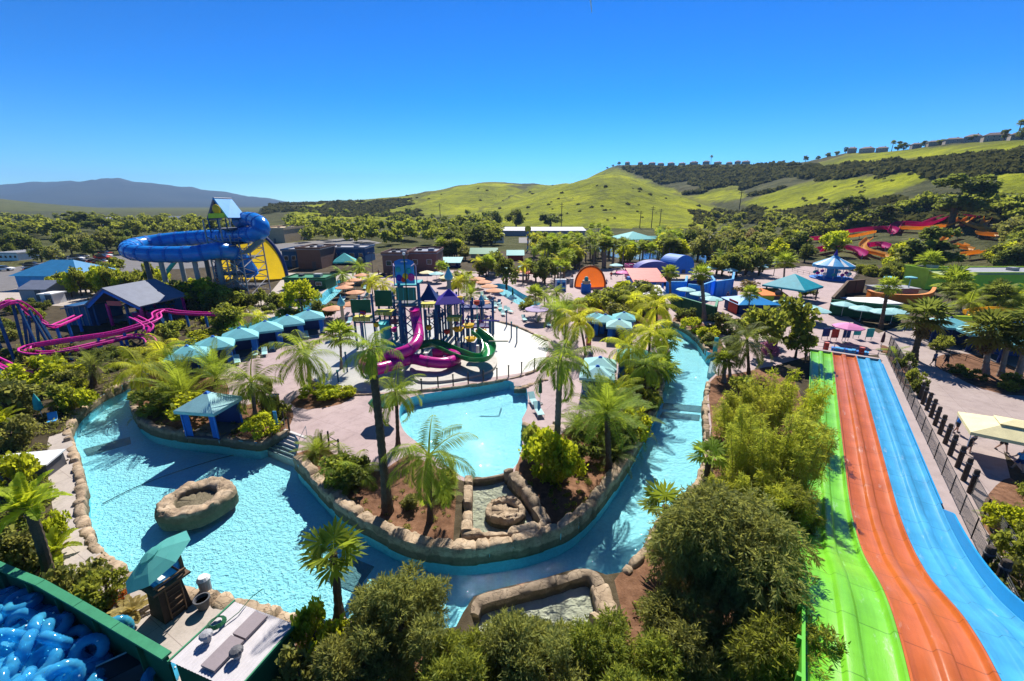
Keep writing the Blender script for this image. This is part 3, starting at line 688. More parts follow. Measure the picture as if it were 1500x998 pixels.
def ring(name,px,z0,ro,ri,h,label,seed,m,yscale=1.,hole=.22):
    g=G(px[0],px[1],z0); n=90; prof=[(1.05,-.8),(1.06,.0),(1.05,.25),(1.0,.5),(.97,.75),(.9,.93),(.75,1.),(.6,.95),(.45,.98),(.3,.94),(.15,.9),(.05,.8),(0,.7),(-.03,hole)]
    vs=[];fs=[];k=len(prof)
    for i in range(n):
        a=2*PI*i/n; wob=1+.07*mnoise.noise(Vector((math.cos(a)*1.3,math.sin(a)*1.3,seed))); 
        for (t,z) in prof:
            r=(ri+(ro-ri)*t)*wob; x,y=r*math.cos(a),r*math.sin(a)*yscale; d=mnoise.fractal(Vector((x*.9,y*.9,z*1.5+seed)),.8,2,4)
            gr=max(0,1-abs(((a*9/6.283+.3*d)%1)-.5)*14)
            d2=mnoise.noise(Vector((x*3.1,y*3.1,z*3+seed))); d3=mnoise.cell(Vector((x*1.3+d*.3,y*1.3,seed)))-.5; vs.append((x*(1+.05*d+.02*d2),y*(1+.05*d+.02*d2),z*h+(d*.15+d2*.07+d3*.07)*(z>.1)-gr*.09*(z>.3)))
    for i in range(n):
        i2=(i+1)%n
        for j in range(k-1): fs.append((i*k+j,i2*k+j,i2*k+j+1,i*k+j+1))
    b=len(vs); vs.append((0,0,hole*h)); fs+=[(((i+1)%n)*k+k-1,b,i*k+k-1)[::-1] for i in range(n)]
    me=MB().add(vs,fs).mesh(name,m); autosmooth(me,60); o=link(name,me,None,g); tag(o,label,'rock'); return o
ring('rock_ring',(289,736),WZ,2.12,1.15,.66,'round hollow tan rock ring standing alone in the lagoon',2,M_ROCK,.95)
ring('rock_ring',(740,752),-.25,1.25,.85,.5,'small low rock ring in the grey rock pool',5,M_ROCK,.9,.4)
# mats lying on the lagoon floor, and the rope across it
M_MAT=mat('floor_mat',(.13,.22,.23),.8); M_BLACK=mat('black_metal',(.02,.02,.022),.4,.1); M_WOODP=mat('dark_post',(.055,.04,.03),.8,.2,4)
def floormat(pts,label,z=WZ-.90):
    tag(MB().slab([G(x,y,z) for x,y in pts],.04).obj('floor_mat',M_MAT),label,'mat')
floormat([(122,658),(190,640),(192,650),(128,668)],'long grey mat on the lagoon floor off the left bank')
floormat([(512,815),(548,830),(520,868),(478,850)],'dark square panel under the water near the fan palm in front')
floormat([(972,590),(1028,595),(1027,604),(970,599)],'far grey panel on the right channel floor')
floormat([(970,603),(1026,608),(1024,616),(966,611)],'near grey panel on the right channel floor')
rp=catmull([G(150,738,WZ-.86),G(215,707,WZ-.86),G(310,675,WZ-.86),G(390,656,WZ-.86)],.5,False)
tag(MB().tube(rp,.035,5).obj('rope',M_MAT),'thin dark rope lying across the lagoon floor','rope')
# ---------------------------------------------------------------- steps with handrails into the lagoon
M_STEP=mat('white_step',(.52,.50,.50),.7,.1); M_STEEL=mat('steel',(.45,.46,.48),.3,.05,metal=.8)
def steps(a,b,c,d,n,label):   # a,b top edge; c,d bottom edge (pixels)
    A,B=Vector(G(*a,.02)),Vector(G(*b,.02)); Cc,D=Vector(G(*c,WZ-.5)),Vector(G(*d,WZ-.5)); o=thing('steps',label,'steps',A)
    for i in range(n):
        t0,t1=i/n,(i+1)/n; p=A.lerp(Cc,t0);q=B.lerp(D,t0);r=B.lerp(D,t1);s=A.lerp(Cc,t1); z=p.z
        for v in (p,q,r,s): v.z=z
        MB().slab([v-A for v in (p,q,r,s)],1.2).obj('tread',M_STEP,o)
        mb=MB(); e0=p.lerp(s,.82)-A; e1=q.lerp(r,.82)-A; e2=r-A; e3=s-A
        for v in (e0,e1,e2,e3): v.z+=.006
        mb.slab([e0,e1,e2,e3],.005).obj('nosing',M_BLACK,o)
    for p0,p1 in ((A,Cc),(B,D)):
        a0=p0-A; a1=p0.lerp(p1,.7)-A
        MB().tube([a0,a0+Vector((0,0,.95)),a1+Vector((0,0,.95)),a1],.025,6).obj('handrail',M_STEEL,o)
steps((418,628),(450,640),(392,662),(432,678),7,'pale steps with dark edges leading down into the lagoon')
steps((1068,524),(1064,545),(1042,522),(1036,548),5,'small pale steps on the far right bank of the channel')
# ---------------------------------------------------------------- the racing slide
E_=Vector((-.557,-.8305,0)); RT=Vector((.8305,-.557,0)); O_=Vector((38.45,52.25,0))
def zprof(t): return float(np.interp(t,[0,3,30,34,37,40,42,44,46,48,50,52,58],[.02,.03,.05,.10,.4,1.0,1.65,2.55,3.25,3.65,3.85,3.95,5.1]))
ts=np.arange(0,57,.35); zs=np.array([zprof(t) for t in ts]); zs=np.convolve(np.pad(zs,4,mode='edge'),np.ones(9)/9,'valid')
def m_slide(name,col,foam_glint=.6):
    t=NT(name); co=t.coord('Object'); f=t.noise(.6,5,co,.6); c=t.ramp(f,[(.3,tuple(x*.80 for x in col)),(.7,tuple(min(1,x*1.1+.01) for x in col))])
    mp=t.n('ShaderNodeMapping'); mp.inputs['Rotation'].default_value=(0,0,.5909); t.l(co,mp.inputs[0])
    m2=t.n('ShaderNodeMapping'); m2.inputs['Scale'].default_value=(1.6,.35,1); t.l(mp.outputs[0],m2.inputs[0])
    f1=t.noise(1.2,7,m2.outputs[0],.75); c=t.mix(t.ramp(f1,[(.60,(0,0,0)),(.78,(foam_glint,)*3)]),c,(.72,.78,.78))  # white flecks: frothy water, plus wet highlights put into the lane colour
    m3=t.n('ShaderNodeMapping'); m3.inputs['Scale'].default_value=(6,.25,1); t.l(mp.outputs[0],m3.inputs[0]); st=t.noise(1.,4,m3.outputs[0],.6); c=t.mix(t.ramp(st,[(.45,(0,0,0)),(.7,(.3,.3,.3))]),c,tuple(x*.45 for x in col))
    sx=t.n('ShaderNodeSeparateXYZ'); t.l(mp.outputs[0],sx.inputs[0]); a=t.n('ShaderNodeMath',operation='MULTIPLY'); t.l(sx.outputs[1],a.inputs[0]); a.inputs[1].default_value=.36
    b=t.n('ShaderNodeMath',operation='FRACT'); t.l(a.outputs[0],b.inputs[0]); d=t.n('ShaderNodeMath',operation='LESS_THAN'); t.l(b.outputs[0],d.inputs[0]); d.inputs[1].default_value=.016
    e=t.n('ShaderNodeMath',operation='MULTIPLY'); t.l(d.outputs[0],e.inputs[0]); e.inputs[1].default_value=.7; c=t.mix(e.outputs[0],c,tuple(x*.3 for x in col))
    t.bsdf(c,.3,0,.4,t.bump(f1,.35,.05)); return t.m
def slide_part(lo,hi,m,lab,root,flare=0):
    w=hi-lo; prof=[(0,.30),(.035,.30),(.06,.08),(.09,.03),(.37,.03),(.39,.06),(.41,.19),(.44,.23),(.56,.23),(.59,.19),(.61,.06),(.63,.03),(.91,.03),(.94,.08),(.965,.30),(1,.30)]
    prof=[(a,b if .04<a<.96 else .27) for a,b in prof]
    vs=[];fs=[];k=len(prof)
    for i,t in enumerate(ts):
        l2=lo-flare*min(1,max(0,(t-36)/6))
        for a,b in prof:
            p=O_+E_*float(t)+RT*(l2+(hi-l2)*a); vs.append((p.x,p.y,zs[i]+b+.02*math.sin(t*1.9+a*9)*(.1<a<.9)*(t>24)))
    for i in range(len(ts)-1):
        for j in range(k-1): fs.append((i*k+j,(i+1)*k+j,(i+1)*k+j+1,i*k+j+1))
    n=len(vs)
    me=MB().add(vs,fs).mesh('slide_lane',m); me.flip_normals(); autosmooth(me,50); o=link('slide_lane',me,root); o['label']=lab; return o
sl_=thing('racing_slide','wide open racing slide with green orange and blue lanes running down to the far end','slide')
M_SG=m_slide('slide_green',(.15,.46,.02)); M_SO=m_slide('slide_orange',(.46,.105,.015)); M_SB=m_slide('slide_blue',(.05,.31,.56))
slide_part(-.25,2.02,M_SG,'bright lime green double lane',sl_,.45); slide_part(2.03,4.42,M_SO,'burnt orange double lane',sl_); slide_part(4.43,6.7,M_SB,'sky blue double lane',sl_)
def side_wall(off,t0,t1,z0,z1,m,name,th=.08,flare=0):
    vs=[];fs=[]; tt=[t for t in ts if t0<=t<=t1]
    for t in tt:
        k=min(1,max(0,(t-t0)/2.)); z=float(np.interp(t,ts,zs)); o2=off-flare*min(1,max(0,(t-36)/6))
        for a,b in ((0,z0),(0,z0+(z1-z0)*k),(th,z0+(z1-z0)*k),(th,z0)):
            p=O_+E_*float(t)+RT*(o2+a); vs.append((p.x,p.y,z+b))
    for i in range(len(tt)-1):
        for j in range(4): j2=(j+1)%4; fs.append((i*4+j,i*4+j2,(i+1)*4+j2,(i+1)*4+j))
    fs.append((0,1,2,3)); fs.append(tuple(len(vs)-4+j for j in (3,2,1,0)))
    MB().add(vs,fs).obj(name,m,sl_)
M_SBD=mat('slide_blue_wall',(.012,.27,.58),.3,.08,.5,.5); M_SGD=mat('slide_green_wall',(.10,.42,.03),.35,.1,.5,.5)
side_wall(6.71,31.5,56,.0,.95,M_SBD,'side_wall',.1); side_wall(6.72,0,31.6,-.1,.34,M_SBD,'side_wall',.07)
side_wall(-.36,27,56,-.9,.55,M_SGD,'side_wall',.1,.45)
for t in np.arange(27.5,56,1.55):
    z=float(np.interp(t,ts,zs)); p=O_+E_*float(t)+RT*(-.42-.45*min(1,max(0,(t-36)/6))); MB().box((p.x,p.y,z-.2),(.14,.12,1.5),math.atan2(E_.y,E_.x)).obj('wall_rib',M_SGD,sl_)
M_CONC=mat('pink_concrete',(.36,.29,.28),.8,.12,1.)
for t in np.arange(38,56,3.):
    z=float(np.interp(t,ts,zs))
    for s in (-.3,2.0,4.4,6.5):
        p=O_+E_*float(t)+RT*s; MB().box((p.x,p.y,z/2-.1),(.22,.22,z)).obj('support_post',M_BLACK,sl_)
# strip of concrete beside the blue lane, black mesh fence on it
def along(t,s,z=0): p=O_+E_*t+RT*s; return Vector((p.x,p.y,z))
MB().slab([along(-4,6.85,.07),along(44,6.85,.07),along(44,7.75,.07),along(-4,7.75,.07)],.07).obj('slide_kerb',M_CONC)['kind']='structure'
def mesh_fence(pts,h,label,step=2.2,wire=.13,mpost=None,rp_=.035,wr=.007):
    p0=Vector(pts[0]); o=thing('mesh_fence',label,'fence',p0); W_=MB(); 
    for a,b in zip(pts[:-1],pts[1:]):
        a,b=Vector(a),Vector(b); L=(b-a).length; n=max(1,round(L/step)); d=(b-a)/L
        for i in range(n+1):
            q=a+d*(L*i/n)-p0; MB().tube([q,q+Vector((0,0,h+.03))],rp_,6).obj('post',mpost or M_BLACK,o)
        for zz in (h,.08): W_.tube([a-p0+Vector((0,0,zz)),b-p0+Vector((0,0,zz))],.018,4)
        for i in range(int(L/wire)): q=a+d*(wire*(i+.5))-p0; W_.tube([q+Vector((0,0,.08)),q+Vector((0,0,h))],wr,3,False)
        for i in range(int(h/wire)): z=.08+wire*(i+.5); W_.tube([a-p0+Vector((0,0,z)),b-p0+Vector((0,0,z))],wr,3,False)
    W_.obj('mesh_panel',M_BLACK,o); return o
mesh_fence([along(t,7.6,.07) for t in (-2.5,10,22,34,44)],1.35,'black wire mesh fence running beside the blue lane of the racing slide')
# ---------------------------------------------------------------- paints
def paint(name,c,rough=.6): return mat('paint_'+name,c,rough,.14,1.2,.22 if rough>.35 else .4)
C_TEAL=paint('teal',(.03,.36,.36)); C_AQUA=paint('aqua',(.16,.48,.52),.6); C_LAQUA=paint('pale_aqua',(.30,.55,.55),.7); C_BLUE=paint('blue',(.02,.17,.56)); C_NAVY=paint('navy',(.012,.04,.16)); C_DBLUE=paint('deep_blue',(.015,.09,.22))
C_SKYB=paint('sky_blue',(.05,.30,.62)); C_GREEN=paint('dark_green',(.015,.10,.045)); C_GREENT=paint('green_cap',(.04,.22,.11)); C_LGREEN=paint('lime',(.52,.72,.05)); C_MAG=paint('magenta',(.50,.012,.22),.25); C_PINK=paint('pink',(.62,.03,.30)); C_LPINK=paint('umbrella_pink',(.62,.20,.42),.7); C_PUR=paint('purple',(.05,.02,.30)); C_RED=paint('red',(.50,.05,.03)); C_CORAL=paint('coral',(.62,.16,.13)); C_ORANGE=paint('orange',(.75,.21,.03)); C_LORANGE=paint('umbrella_orange',(.62,.30,.16),.75); C_YEL=paint('yellow',(.80,.50,.02)); C_CREAM=paint('cream',(.72,.64,.36),.7); C_WHITE=paint('white',(.72,.72,.72),.6); C_GREY=paint('grey',(.30,.30,.32),.6); C_DGREY=paint('dark_grey',(.10,.10,.11),.6); C_TAN=paint('tan',(.42,.33,.22),.8); C_BRICK=paint('brick',(.17,.10,.08),.85); C_WOOD=paint('brown_wood',(.12,.075,.045),.8); C_SLATE=paint('slate_roof',(.16,.18,.24),.6); C_VIOLET=paint('violet_roof',(.12,.12,.34),.5); C_GSLIDE=paint('slide_green',(.02,.24,.06),.25); C_LAV=paint('lavender',(.42,.32,.5),.7)
M_GLASS=mat('dark_glass',(.02,.025,.03),.08,.1,1,.6)
def LP(base,pts):   # (px,py,z) ground-plane points relative to a base
    return [Vector(G(*p))-Vector(base) for p in pts]
def at_depth(px,py,Y):
    r=ray(px,py); t=Y/r[1]; return Vector((r[0]*t,Y,H+r[2]*t))
def flume(pts,r,m,name,root,open_=False,rings=None,n=10,step=.35):
    path=catmull(pts,step,False); 
    if not open_:
        mb=MB(); mb.tube(path,r,n+4); o=mb.obj(name,m,root,True)
        L=0;last=0
        for i in range(1,len(path)):
            L+=(path[i]-path[i-1]).length
            if L-last>2.2: last=L; MB().tube([path[i-1]+(path[i]-path[i-1])*.3,path[i]],r*1.05,n+4).obj('flange',rings or m,o,False)
        return o
    mb=MB(); vs=[];fs=[];k=n+1; N=len(path)
    for i,p in enumerate(path):
        t=(path[min(i+1,N-1)]-path[max(i-1,0)]).normalized(); s=t.cross(Vector((0,0,1))).normalized(); u=s.cross(t)
        for rr in (r,r*.9):
            for j in range(k): a=PI*(1.05*j/n-.025)+PI; vs.append(p+s*math.cos(a)*rr+u*math.sin(a)*rr)
    for i in range(N-1):
        a=i*2*k;b=(i+1)*2*k
        for j in range(n): fs.append((a+j,b+j,b+j+1,a+j+1)); fs.append((a+k+j,a+k+j+1,b+k+j+1,b+k+j))
        fs.append((a,a+k,b+k,b)); fs.append((a+n,b+n,b+k+n,a+k+n))
    mb.add(vs,fs); me=mb.mesh(name,m); autosmooth(me,50); return link(name,me,root)
# ---------------------------------------------------------------- water play structure on the splash pad
pb=Vector(G(612,516)); ps=thing('water_play_structure','tall colourful water play tower with magenta and green slides on the white splash pad','play structure',pb)
def q_(x,y,z): return Vector(G(x,y,z))-pb
def post(x,y,z1,m=C_NAVY,r=.16,z0=-.1,name='post'):
    p=q_(x,y,0); return MB().tube([(p.x,p.y,z0),(p.x,p.y,z1)],r,8).obj(name,m,ps)
tw=[(592,516),(619,516),(595,504),(618,504)]
for (x,y),h in zip(tw,(8.9,8.9,8.7,8.7)): post(x,y,h,C_DBLUE,.2)
c=[q_(x,y,0) for x,y in tw]; cx=sum((v.x for v in c))/4; cy=sum((v.y for v in c))/4; wx=2.5; wy=abs(c[2].y-c[0].y)
for z in (6.0,8.6): MB().box((cx,cy,z),(wx+.3,wy+.3,.18)).obj('deck',C_TEAL if z>8 else C_DGREY,ps)
MB().box((cx,c[0].y-.16,7.55),(wx-.1,.1,1.6)).obj('lattice_panel',mat('panel_green',(.03,.16,.12)),ps)
for k in range(4): MB().box((cx-.95+.63*k,c[0].y-.235,7.55),(.06,.05,1.5)).obj('panel_slat',C_TEAL,ps)
sg=MB().box((cx,c[0].y-.05,10.1),(wx-.25,.14,2.6)).obj('sign_panel',C_SKYB,ps); sg['label']='blue picture panel at the top'
MB().add([(cx-1.15,c[0].y-.13,11.1),(cx+1.15,c[0].y-.13,11.1),(cx+1.15,c[0].y-.13,11.5),(cx+.5,c[0].y-.13,11.75),(cx-.5,c[0].y-.13,11.75),(cx-1.15,c[0].y-.13,11.5)],[[0,1,2,3,4,5]]).obj('sign_arch',C_BLUE,sg)
for (dx,z,r,m) in ((-.7,9.5,.38,C_PUR),(.75,9.6,.42,C_MAG),(.05,9.7,.36,C_YEL),(-.2,9.3,.3,C_RED),(.5,10.4,.3,C_TEAL),(-.75,10.5,.32,C_TEAL)):
    MB().ball((cx+dx,c[0].y-.14,z),(r,.09,r*1.1),12,8).obj('painted_coral',m,sg,True)
MB().tube([(cx-.35,c[0].y-.16,11.42),(cx-.2,c[0].y-.16,11.5),(cx,c[0].y-.16,11.42),(cx+.2,c[0].y-.16,11.5),(cx+.4,c[0].y-.16,11.44)],.07,6).obj('white_scroll',C_WHITE,sg)
for s in (-1,1):
    MB().tube([(cx+s*1.35,c[0].y,8.7),(cx+s*1.35,c[0].y,10.9),(cx+s*1.25,c[0].y-.3,11.2),(cx+s*1.0,c[0].y-.9,11.0)],.07,6).obj('spray_pipe',C_LAV,ps)
MB().tube([(cx+.1,c[0].y-.3,6.2),(cx+.1,c[0].y-.3,12.3)],.07,6).obj('spray_pole',C_GREEN,ps)
MB().ball((cx+.1,c[0].y-.3,12.4),.2).obj('spray_head',C_WHITE,ps,True)
for z in (1.2,3.2):
    for a,b in ((0,1),(2,3),(0,2),(1,3)):
        MB().tube([(c[a].x,c[a].y,z),(c[b].x,c[b].y,z+2)],.07,5).obj('brace',C_DBLUE,ps); MB().tube([(c[a].x,c[a].y,z+2),(c[b].x,c[b].y,z)],.07,5).obj('brace',C_DBLUE,ps)
mag=[(607,453,6.2),(609,466,5.1),(612,482,4.1),(613,494,3.5),(607,506,3.1),(595,514,2.8),(575,520,2.5),(552,523,2.3),(536,528,2.1),(534,538,1.9),(552,541,1.7),(580,533,1.6),(603,526,1.5),(625,530,1.35),(650,532,1.2),(667,527,1.0),(667,520,.85),(650,517,.7),(634,518,.6)]
flume([q_(*p) for p in mag],.62,C_MAG,'tube_slide',ps,rings=paint('magenta_dark',(.3,.01,.16)))['label']='magenta tube slide winding down the front'
gs=[(696,482,3.6),(712,494,2.9),(717,508,2.4),(711,519,2.1),(692,521,1.9),(670,514,1.8),(651,506,1.7),(634,500,1.6),(615,503,1.3),(590,509,1.0),(565,514,.65),(548,520,.45)]
flume([q_(*p) for p in gs],.78,C_GSLIDE,'flume_slide',ps,True)['label']='open dark green slide at the right'
ts_=[(562,472,5.0),(564,484,3.9),(567,496,2.7),(576,507,1.7),(596,512,1.1)]
flume([q_(*p) for p in ts_],.58,C_TEAL,'tube_slide',ps,rings=C_WHITE)['label']='short teal tube slide at the left'
for x,y,z in ((625,530,1.3),(652,532,1.1),(575,522,2.4),(549,526,2.2),(672,516,1.6),(700,522,1.6),(540,536,1.7)): post(x,y+2,z,C_WHITE,.2,name='slide_support')
# left decks with dark green screens, right deck with purple rails, canopies
def deck(xa,xb,y,z,d,m,nm='deck'):
    a=q_(xa,y,0);b=q_(xb,y,0); MB().box(((a.x+b.x)/2,a.y+d/2,z),(b.x-a.x,d,.16)).obj(nm,m,ps); return a,b
a,b=deck(524,552,512,3.6,2.6,C_DGREY); 
for x in (a.x,b.x):
    for y in (a.y,a.y+2.5): MB().tube([(x,y,-.1),(x,y,7.3 if x>a.x else 6.6)],.15,8).obj('post',C_DBLUE,ps)
MB().box(((a.x+b.x)/2-.2,a.y-.1,5.75),(b.x-a.x,.1,1.7)).obj('screen_panel',C_GREEN,ps)
MB().box(((a.x+b.x)/2+2.2,a.y+1.6,6.4),(2.2,.1,2.1)).obj('screen_panel',C_GREEN,ps)
def fringe(cx_,cy_,z,w,d):
    mb=MB(); mb.box((cx_,cy_,z),(w,d,.12)); 
    for i in range(int(w/.2)): mb.box((cx_-w/2+.1+.2*i,cy_-d/2,z-.25),(.16,.06,.4))
    mb.obj('leaf_fringe',paint('yellow_green',(.50,.46,.06)),ps)
fringe((a.x+b.x)/2,a.y,4.4,2.4,1.4); fringe((a.x+b.x)/2+2.4,a.y+1,4.9,2.2,1.4); fringe(cx+2.2,cy,6.0,1.9,1.4); fringe(cx+5.6,cy-.6,4.4,1.8,1.4)
def canopy(x,y,zb,zt_,r,m,nm='shade_canopy',n=4,ph=PI/4):
    p=q_(x,y,0); mb=MB(); mb.lathe([(r,zb),(r*.97,zb+.06),(r*.45,zb+(zt_-zb)*.5),(.05,zt_),],n,(p.x,p.y,0),ph); mb.obj(nm,m,ps)
    for k in range(4):
        a=PI/4+PI/2*k; MB().tube([(p.x+.86*r*math.cos(a),p.y+.86*r*math.sin(a),-.1),(p.x+.86*r*math.cos(a),p.y+.86*r*math.sin(a),zb+.1)],.12,6).obj('post',C_DBLUE,ps)
canopy(661,505,5.9,7.6,2.6,C_PUR,ph=PI/4+.2); canopy(633,502,6.1,8.1,1.7,C_NAVY)
def onion(x,y,z,s=1):
    p=q_(x,y,0); MB().tube([(p.x,p.y,-.1),(p.x,p.y,z)],.28*s,8).obj('dome_post',C_TAN,ps)
    MB().lathe([(.1*s,0),(.5*s,.12*s),(.62*s,.5*s),(.4*s,1.0*s),(.14*s,1.5*s),(.03,1.9*s)],12,(p.x,p.y,z)).obj('onion_dome',C_AQUA,ps,True)
onion(661,492,8.0); onion(505,488,4.0,.9); onion(706,490,4.3,.9)
for i,(xa,xb,y,z) in enumerate(((668,718,508,2.6),(676,722,496,4.3))):
    a,b=deck(xa,xb,y,z,2.2,C_NAVY)
    for k in range(4):
        x=a.x+(b.x-a.x)*k/3; MB().tube([(x,a.y,-.1),(x,a.y,z+1.1)],.13,8).obj('post',C_DBLUE,ps); MB().tube([(x,a.y+2.2,-.1),(x,a.y+2.2,z+1.1)],.13,8).obj('post',C_DBLUE,ps)
    mb=MB(); L=b.x-a.x
    for k in range(int(L/.16)): mb.tube([(a.x+.16*k,a.y-.02,z+.1),(a.x+.16*k,a.y-.02,z+1.0)],.018,4,False)
    for zz in (.1,1.0): mb.tube([(a.x,a.y-.02,z+zz),(b.x,a.y-.02,z+zz)],.03,5)
    mb.obj('railing',C_PUR if i else C_MAG,ps)
for k in range(5):
    p=q_(636+k*14,499,0); MB().tube([(p.x,p.y,2.2),(p.x+1.,p.y,4.)],.06,5).obj('brace',C_DBLUE,ps)
for x,y,z in ((688,515,3.1),(690,517,1.5),(705,511,2.0),(672,512,2.4)):
    p=q_(x,y,0); p.z=z; MB().tube([(p.x,p.y,-.1),(p.x,p.y,z+.1)],.1,6).obj('bowl_post',C_DBLUE,ps); MB().lathe([(.15,0),(.5,.1),(.75,.5),(.7,.5),(.45,.15),(.1,.08)],14,(p.x,p.y,p.z)).obj('spill_bowl',C_YEL,ps,True)
p=q_(640,500,0); mb=MB(); 
for k in range(12): a=k*PI/6; mb.tube([(p.x,p.y,3.4),(p.x+1.0*math.cos(a),p.y,3.4+1.0*math.sin(a))],.04,4)
mb.obj('climbing_wheel',C_WOOD,ps)
MB().tube([q_(706,470,5.2),q_(728,470,5.2),q_(731,470,4.8)],.08,6).obj('spray_arm',C_PUR,ps)
MB().tube([q_(716,500,4.6),q_(742,500,4.6),q_(744,500,4.2)],.07,6).obj('spray_arm',C_TAN,ps)
p=q_(720,500,0); MB().lathe([(.02,4.1),(.3,4.6)],10,(p.x+1.2,p.y,0)).obj('water_cone',C_TEAL,ps)
bs=[q_(x,y,0) for x,y in ((604,535),(640,526),(690,524),(722,522),(727,538),(706,551),(660,560),(622,562),(606,556))]
MB().prism([(v.x,v.y) for v in catmull(bs,.5)],.004,.28).obj('plinth',mat('plinth_concrete',(.42,.39,.35),.7,.2,2),ps)
for xa,xb,y,z in ((626,650,500,3.4),(560,588,505,2.9),(640,668,494,5.0),(574,590,498,5.2)):
    a,b=deck(xa,xb,y,z,2.2,C_DGREY)
    for k in range(3):
        x=a.x+(b.x-a.x)*k/2; MB().tube([(x,a.y,-.1),(x,a.y,z+1.1)],.13,8).obj('post',C_DBLUE,ps); MB().tube([(x,a.y+2.2,-.1),(x,a.y+2.2,z+1.1)],.13,8).obj('post',C_DBLUE,ps)
    for x0,x1 in ((a.x,b.x),(b.x,a.x)): MB().tube([(x0,a.y,z-2.3),(x1,a.y,z-.1)],.07,5).obj('brace',C_DBLUE,ps)
    mb=MB(); L=b.x-a.x
    for k in range(int(L/.18)): mb.tube([(a.x+.18*k,a.y-.02,z+.1),(a.x+.18*k,a.y-.02,z+1.0)],.02,4,False)
    for zz in (.1,1.0): mb.tube([(a.x,a.y-.02,z+zz),(b.x,a.y-.02,z+zz)],.035,5)
    mb.obj('railing',(C_TEAL,C_PUR,C_RED)[int(z*3)%3],ps)
for x,y,z,m in ((630,512,2.6,C_YEL),(656,514,2.2,C_RED),(580,513,2.4,C_MAG),(555,512,3.0,C_YEL),(700,508,5.6,C_RED),(676,506,6.,C_YEL),(538,512,4.6,C_RED)):
    p=q_(x,y,0); MB().lathe([(.12,0),(.34,.15),(.4,.6),(.36,.62),(.3,.2),(.05,.15)],12,(p.x,p.y,z)).obj('tipping_bucket',m,ps,True); MB().tube([(p.x,p.y,-.1),(p.x,p.y,z+.1)],.07,6).obj('bucket_pipe',C_TEAL,ps)
for x,y,z in ((532,514,4.8),(598,511,7.0),(680,505,5.2),(712,504,3.6)):
    p=q_(x,y,0); MB().tube([(p.x,p.y,-.1),(p.x,p.y,z),(p.x+.3,p.y-.2,z+.35),(p.x+.8,p.y-.5,z+.3),(p.x+1,p.y-.6,z)],.06,6).obj('spray_pipe',C_PUR,ps)
# ---------------------------------------------------------------- splash pad rope fence, spray posts
rope_pts=[(618,578),(642,574),(664,571),(686,568),(708,565),(728,561),(745,557),(764,552),(783,546)]
for i,(x,y) in enumerate(rope_pts):
    g=G(x,y-5); o=thing('fence_post','slim dark post of the rope fence between splash pad and wave pool','post',g,0,'posts of the rope fence')
    MB().tube([(0,0,-.1),(0,0,1.25)],.07,8).obj('shaft',M_BLACK,o); MB().lathe([(.1,1.25),(.1,1.3),(.03,1.36)],8).obj('cap',M_BLACK,o)
pp=[Vector(G(x,y-5,1.1)) for x,y in rope_pts]; rp=[]
for a,b in zip(pp[:-1],pp[1:]):
    for k in range(6): t=k/6; rp.append(a.lerp(b,t)-Vector((0,0,.5*t*(1-t))))
tag(MB().tube(rp+[pp[-1]],.02,4).obj('fence_rope',C_TAN),'sagging tan rope strung along the slim posts by the splash pad','rope')
for i,(x,y,h,lab) in enumerate(((509,545,2.2,'dark bollard on the left of the white splash pad nearest the palm trunk'),(496,560,1.2,'short dark post at the left near edge of the splash pad'),(742,478,2.4,'thin dark spray post at the right of the splash pad by the pond grass'),(749,495,2.2,'second thin spray post from the right on the splash pad'),(757,502,2.,'rightmost thin dark spray post on the white splash pad'))):
    o=thing('spray_post',lab,'post',G(x,y)); MB().tube([(0,0,-.05),(0,0,h)],.09,8).obj('shaft',C_DBLUE,o); MB().lathe([(.12,h),(.13,h+.1),(.05,h+.2)],8).obj('nozzle',C_TEAL,o)
# ---------------------------------------------------------------- big blue tube slide with its lattice tower
tb=Vector(G(350,432)); T=thing('tube_slide_tower','giant blue tube slide looping out from a lattice tower with a blue gabled hut','water slide',tb)
bl=[(350,324,86),(368,322,84),(382,329,81),(381,340,80),(362,344,82),(330,346,86),(295,348,89),(255,351,89),(218,356,87),(194,361,83),(188,367,79.5),(202,371,77),(240,373,76),(285,372,76),(322,367,78),(345,372,81),(360,388,83),(368,402,84)]
flume([at_depth(*p)-tb for p in bl],1.38,paint('tube_blue',(.012,.20,.62),.22),'tube',T,rings=paint('tube_flange',(.008,.13,.48)),n=12,step=.6)
def tp(x,y,Y): return at_depth(x,y,Y)-tb
for (x,yt,Y,m) in ((235,380,78,C_GREY),(284,379,77.5,C_GREY),(318,378,80,C_GREY),(262,372,88,C_GREY),(300,372,87,C_DGREY),(212,376,82,C_DGREY),(340,380,82,C_GREY)):
    p=at_depth(x,yt,Y)-tb; MB().tube([(p.x,p.y,-.2),p],.42,8).obj('support_column',m,T)
MB().tube([tp(262,376,80),tp(240,404,80)],.35,6).obj('diagonal_strut',C_TEAL,T)
X0,X1=tp(334,400,84).x,tp(377,400,84).x; Y0,Y1=80-tb.y,87.5-tb.y; zt0=12.5
for x in (X0,(X0+X1)/2,X1):
    for y in (Y0,Y1): MB().tube([(x,y,-.2),(x,y,15.3 if x<X1 else 11)],.13,6).obj('tower_post',C_GREY,T)
for x in (X0+1.6,X1-1.6):
    for y in (Y0+.2,Y1-2.): MB().tube([(x,y,-.2),(x,y,12.6)],.12,6).obj('tower_post',C_GREY,T)
for z in (1.3,4.,6.8,9.6):
    for y in (Y0,(Y0+Y1)/2,Y1): MB().tube([(X0,y,z),(X1,y,z)],.08,5).obj('girder',C_GREY,T)
    for x in (X0,X1): MB().tube([(x,Y0,z),(x,Y1,z+2.7)],.08,5).obj('brace',C_GREY,T); MB().tube([(x,Y1,z),(x,Y0,z+2.7)],.08,5).obj('brace',C_GREY,T)
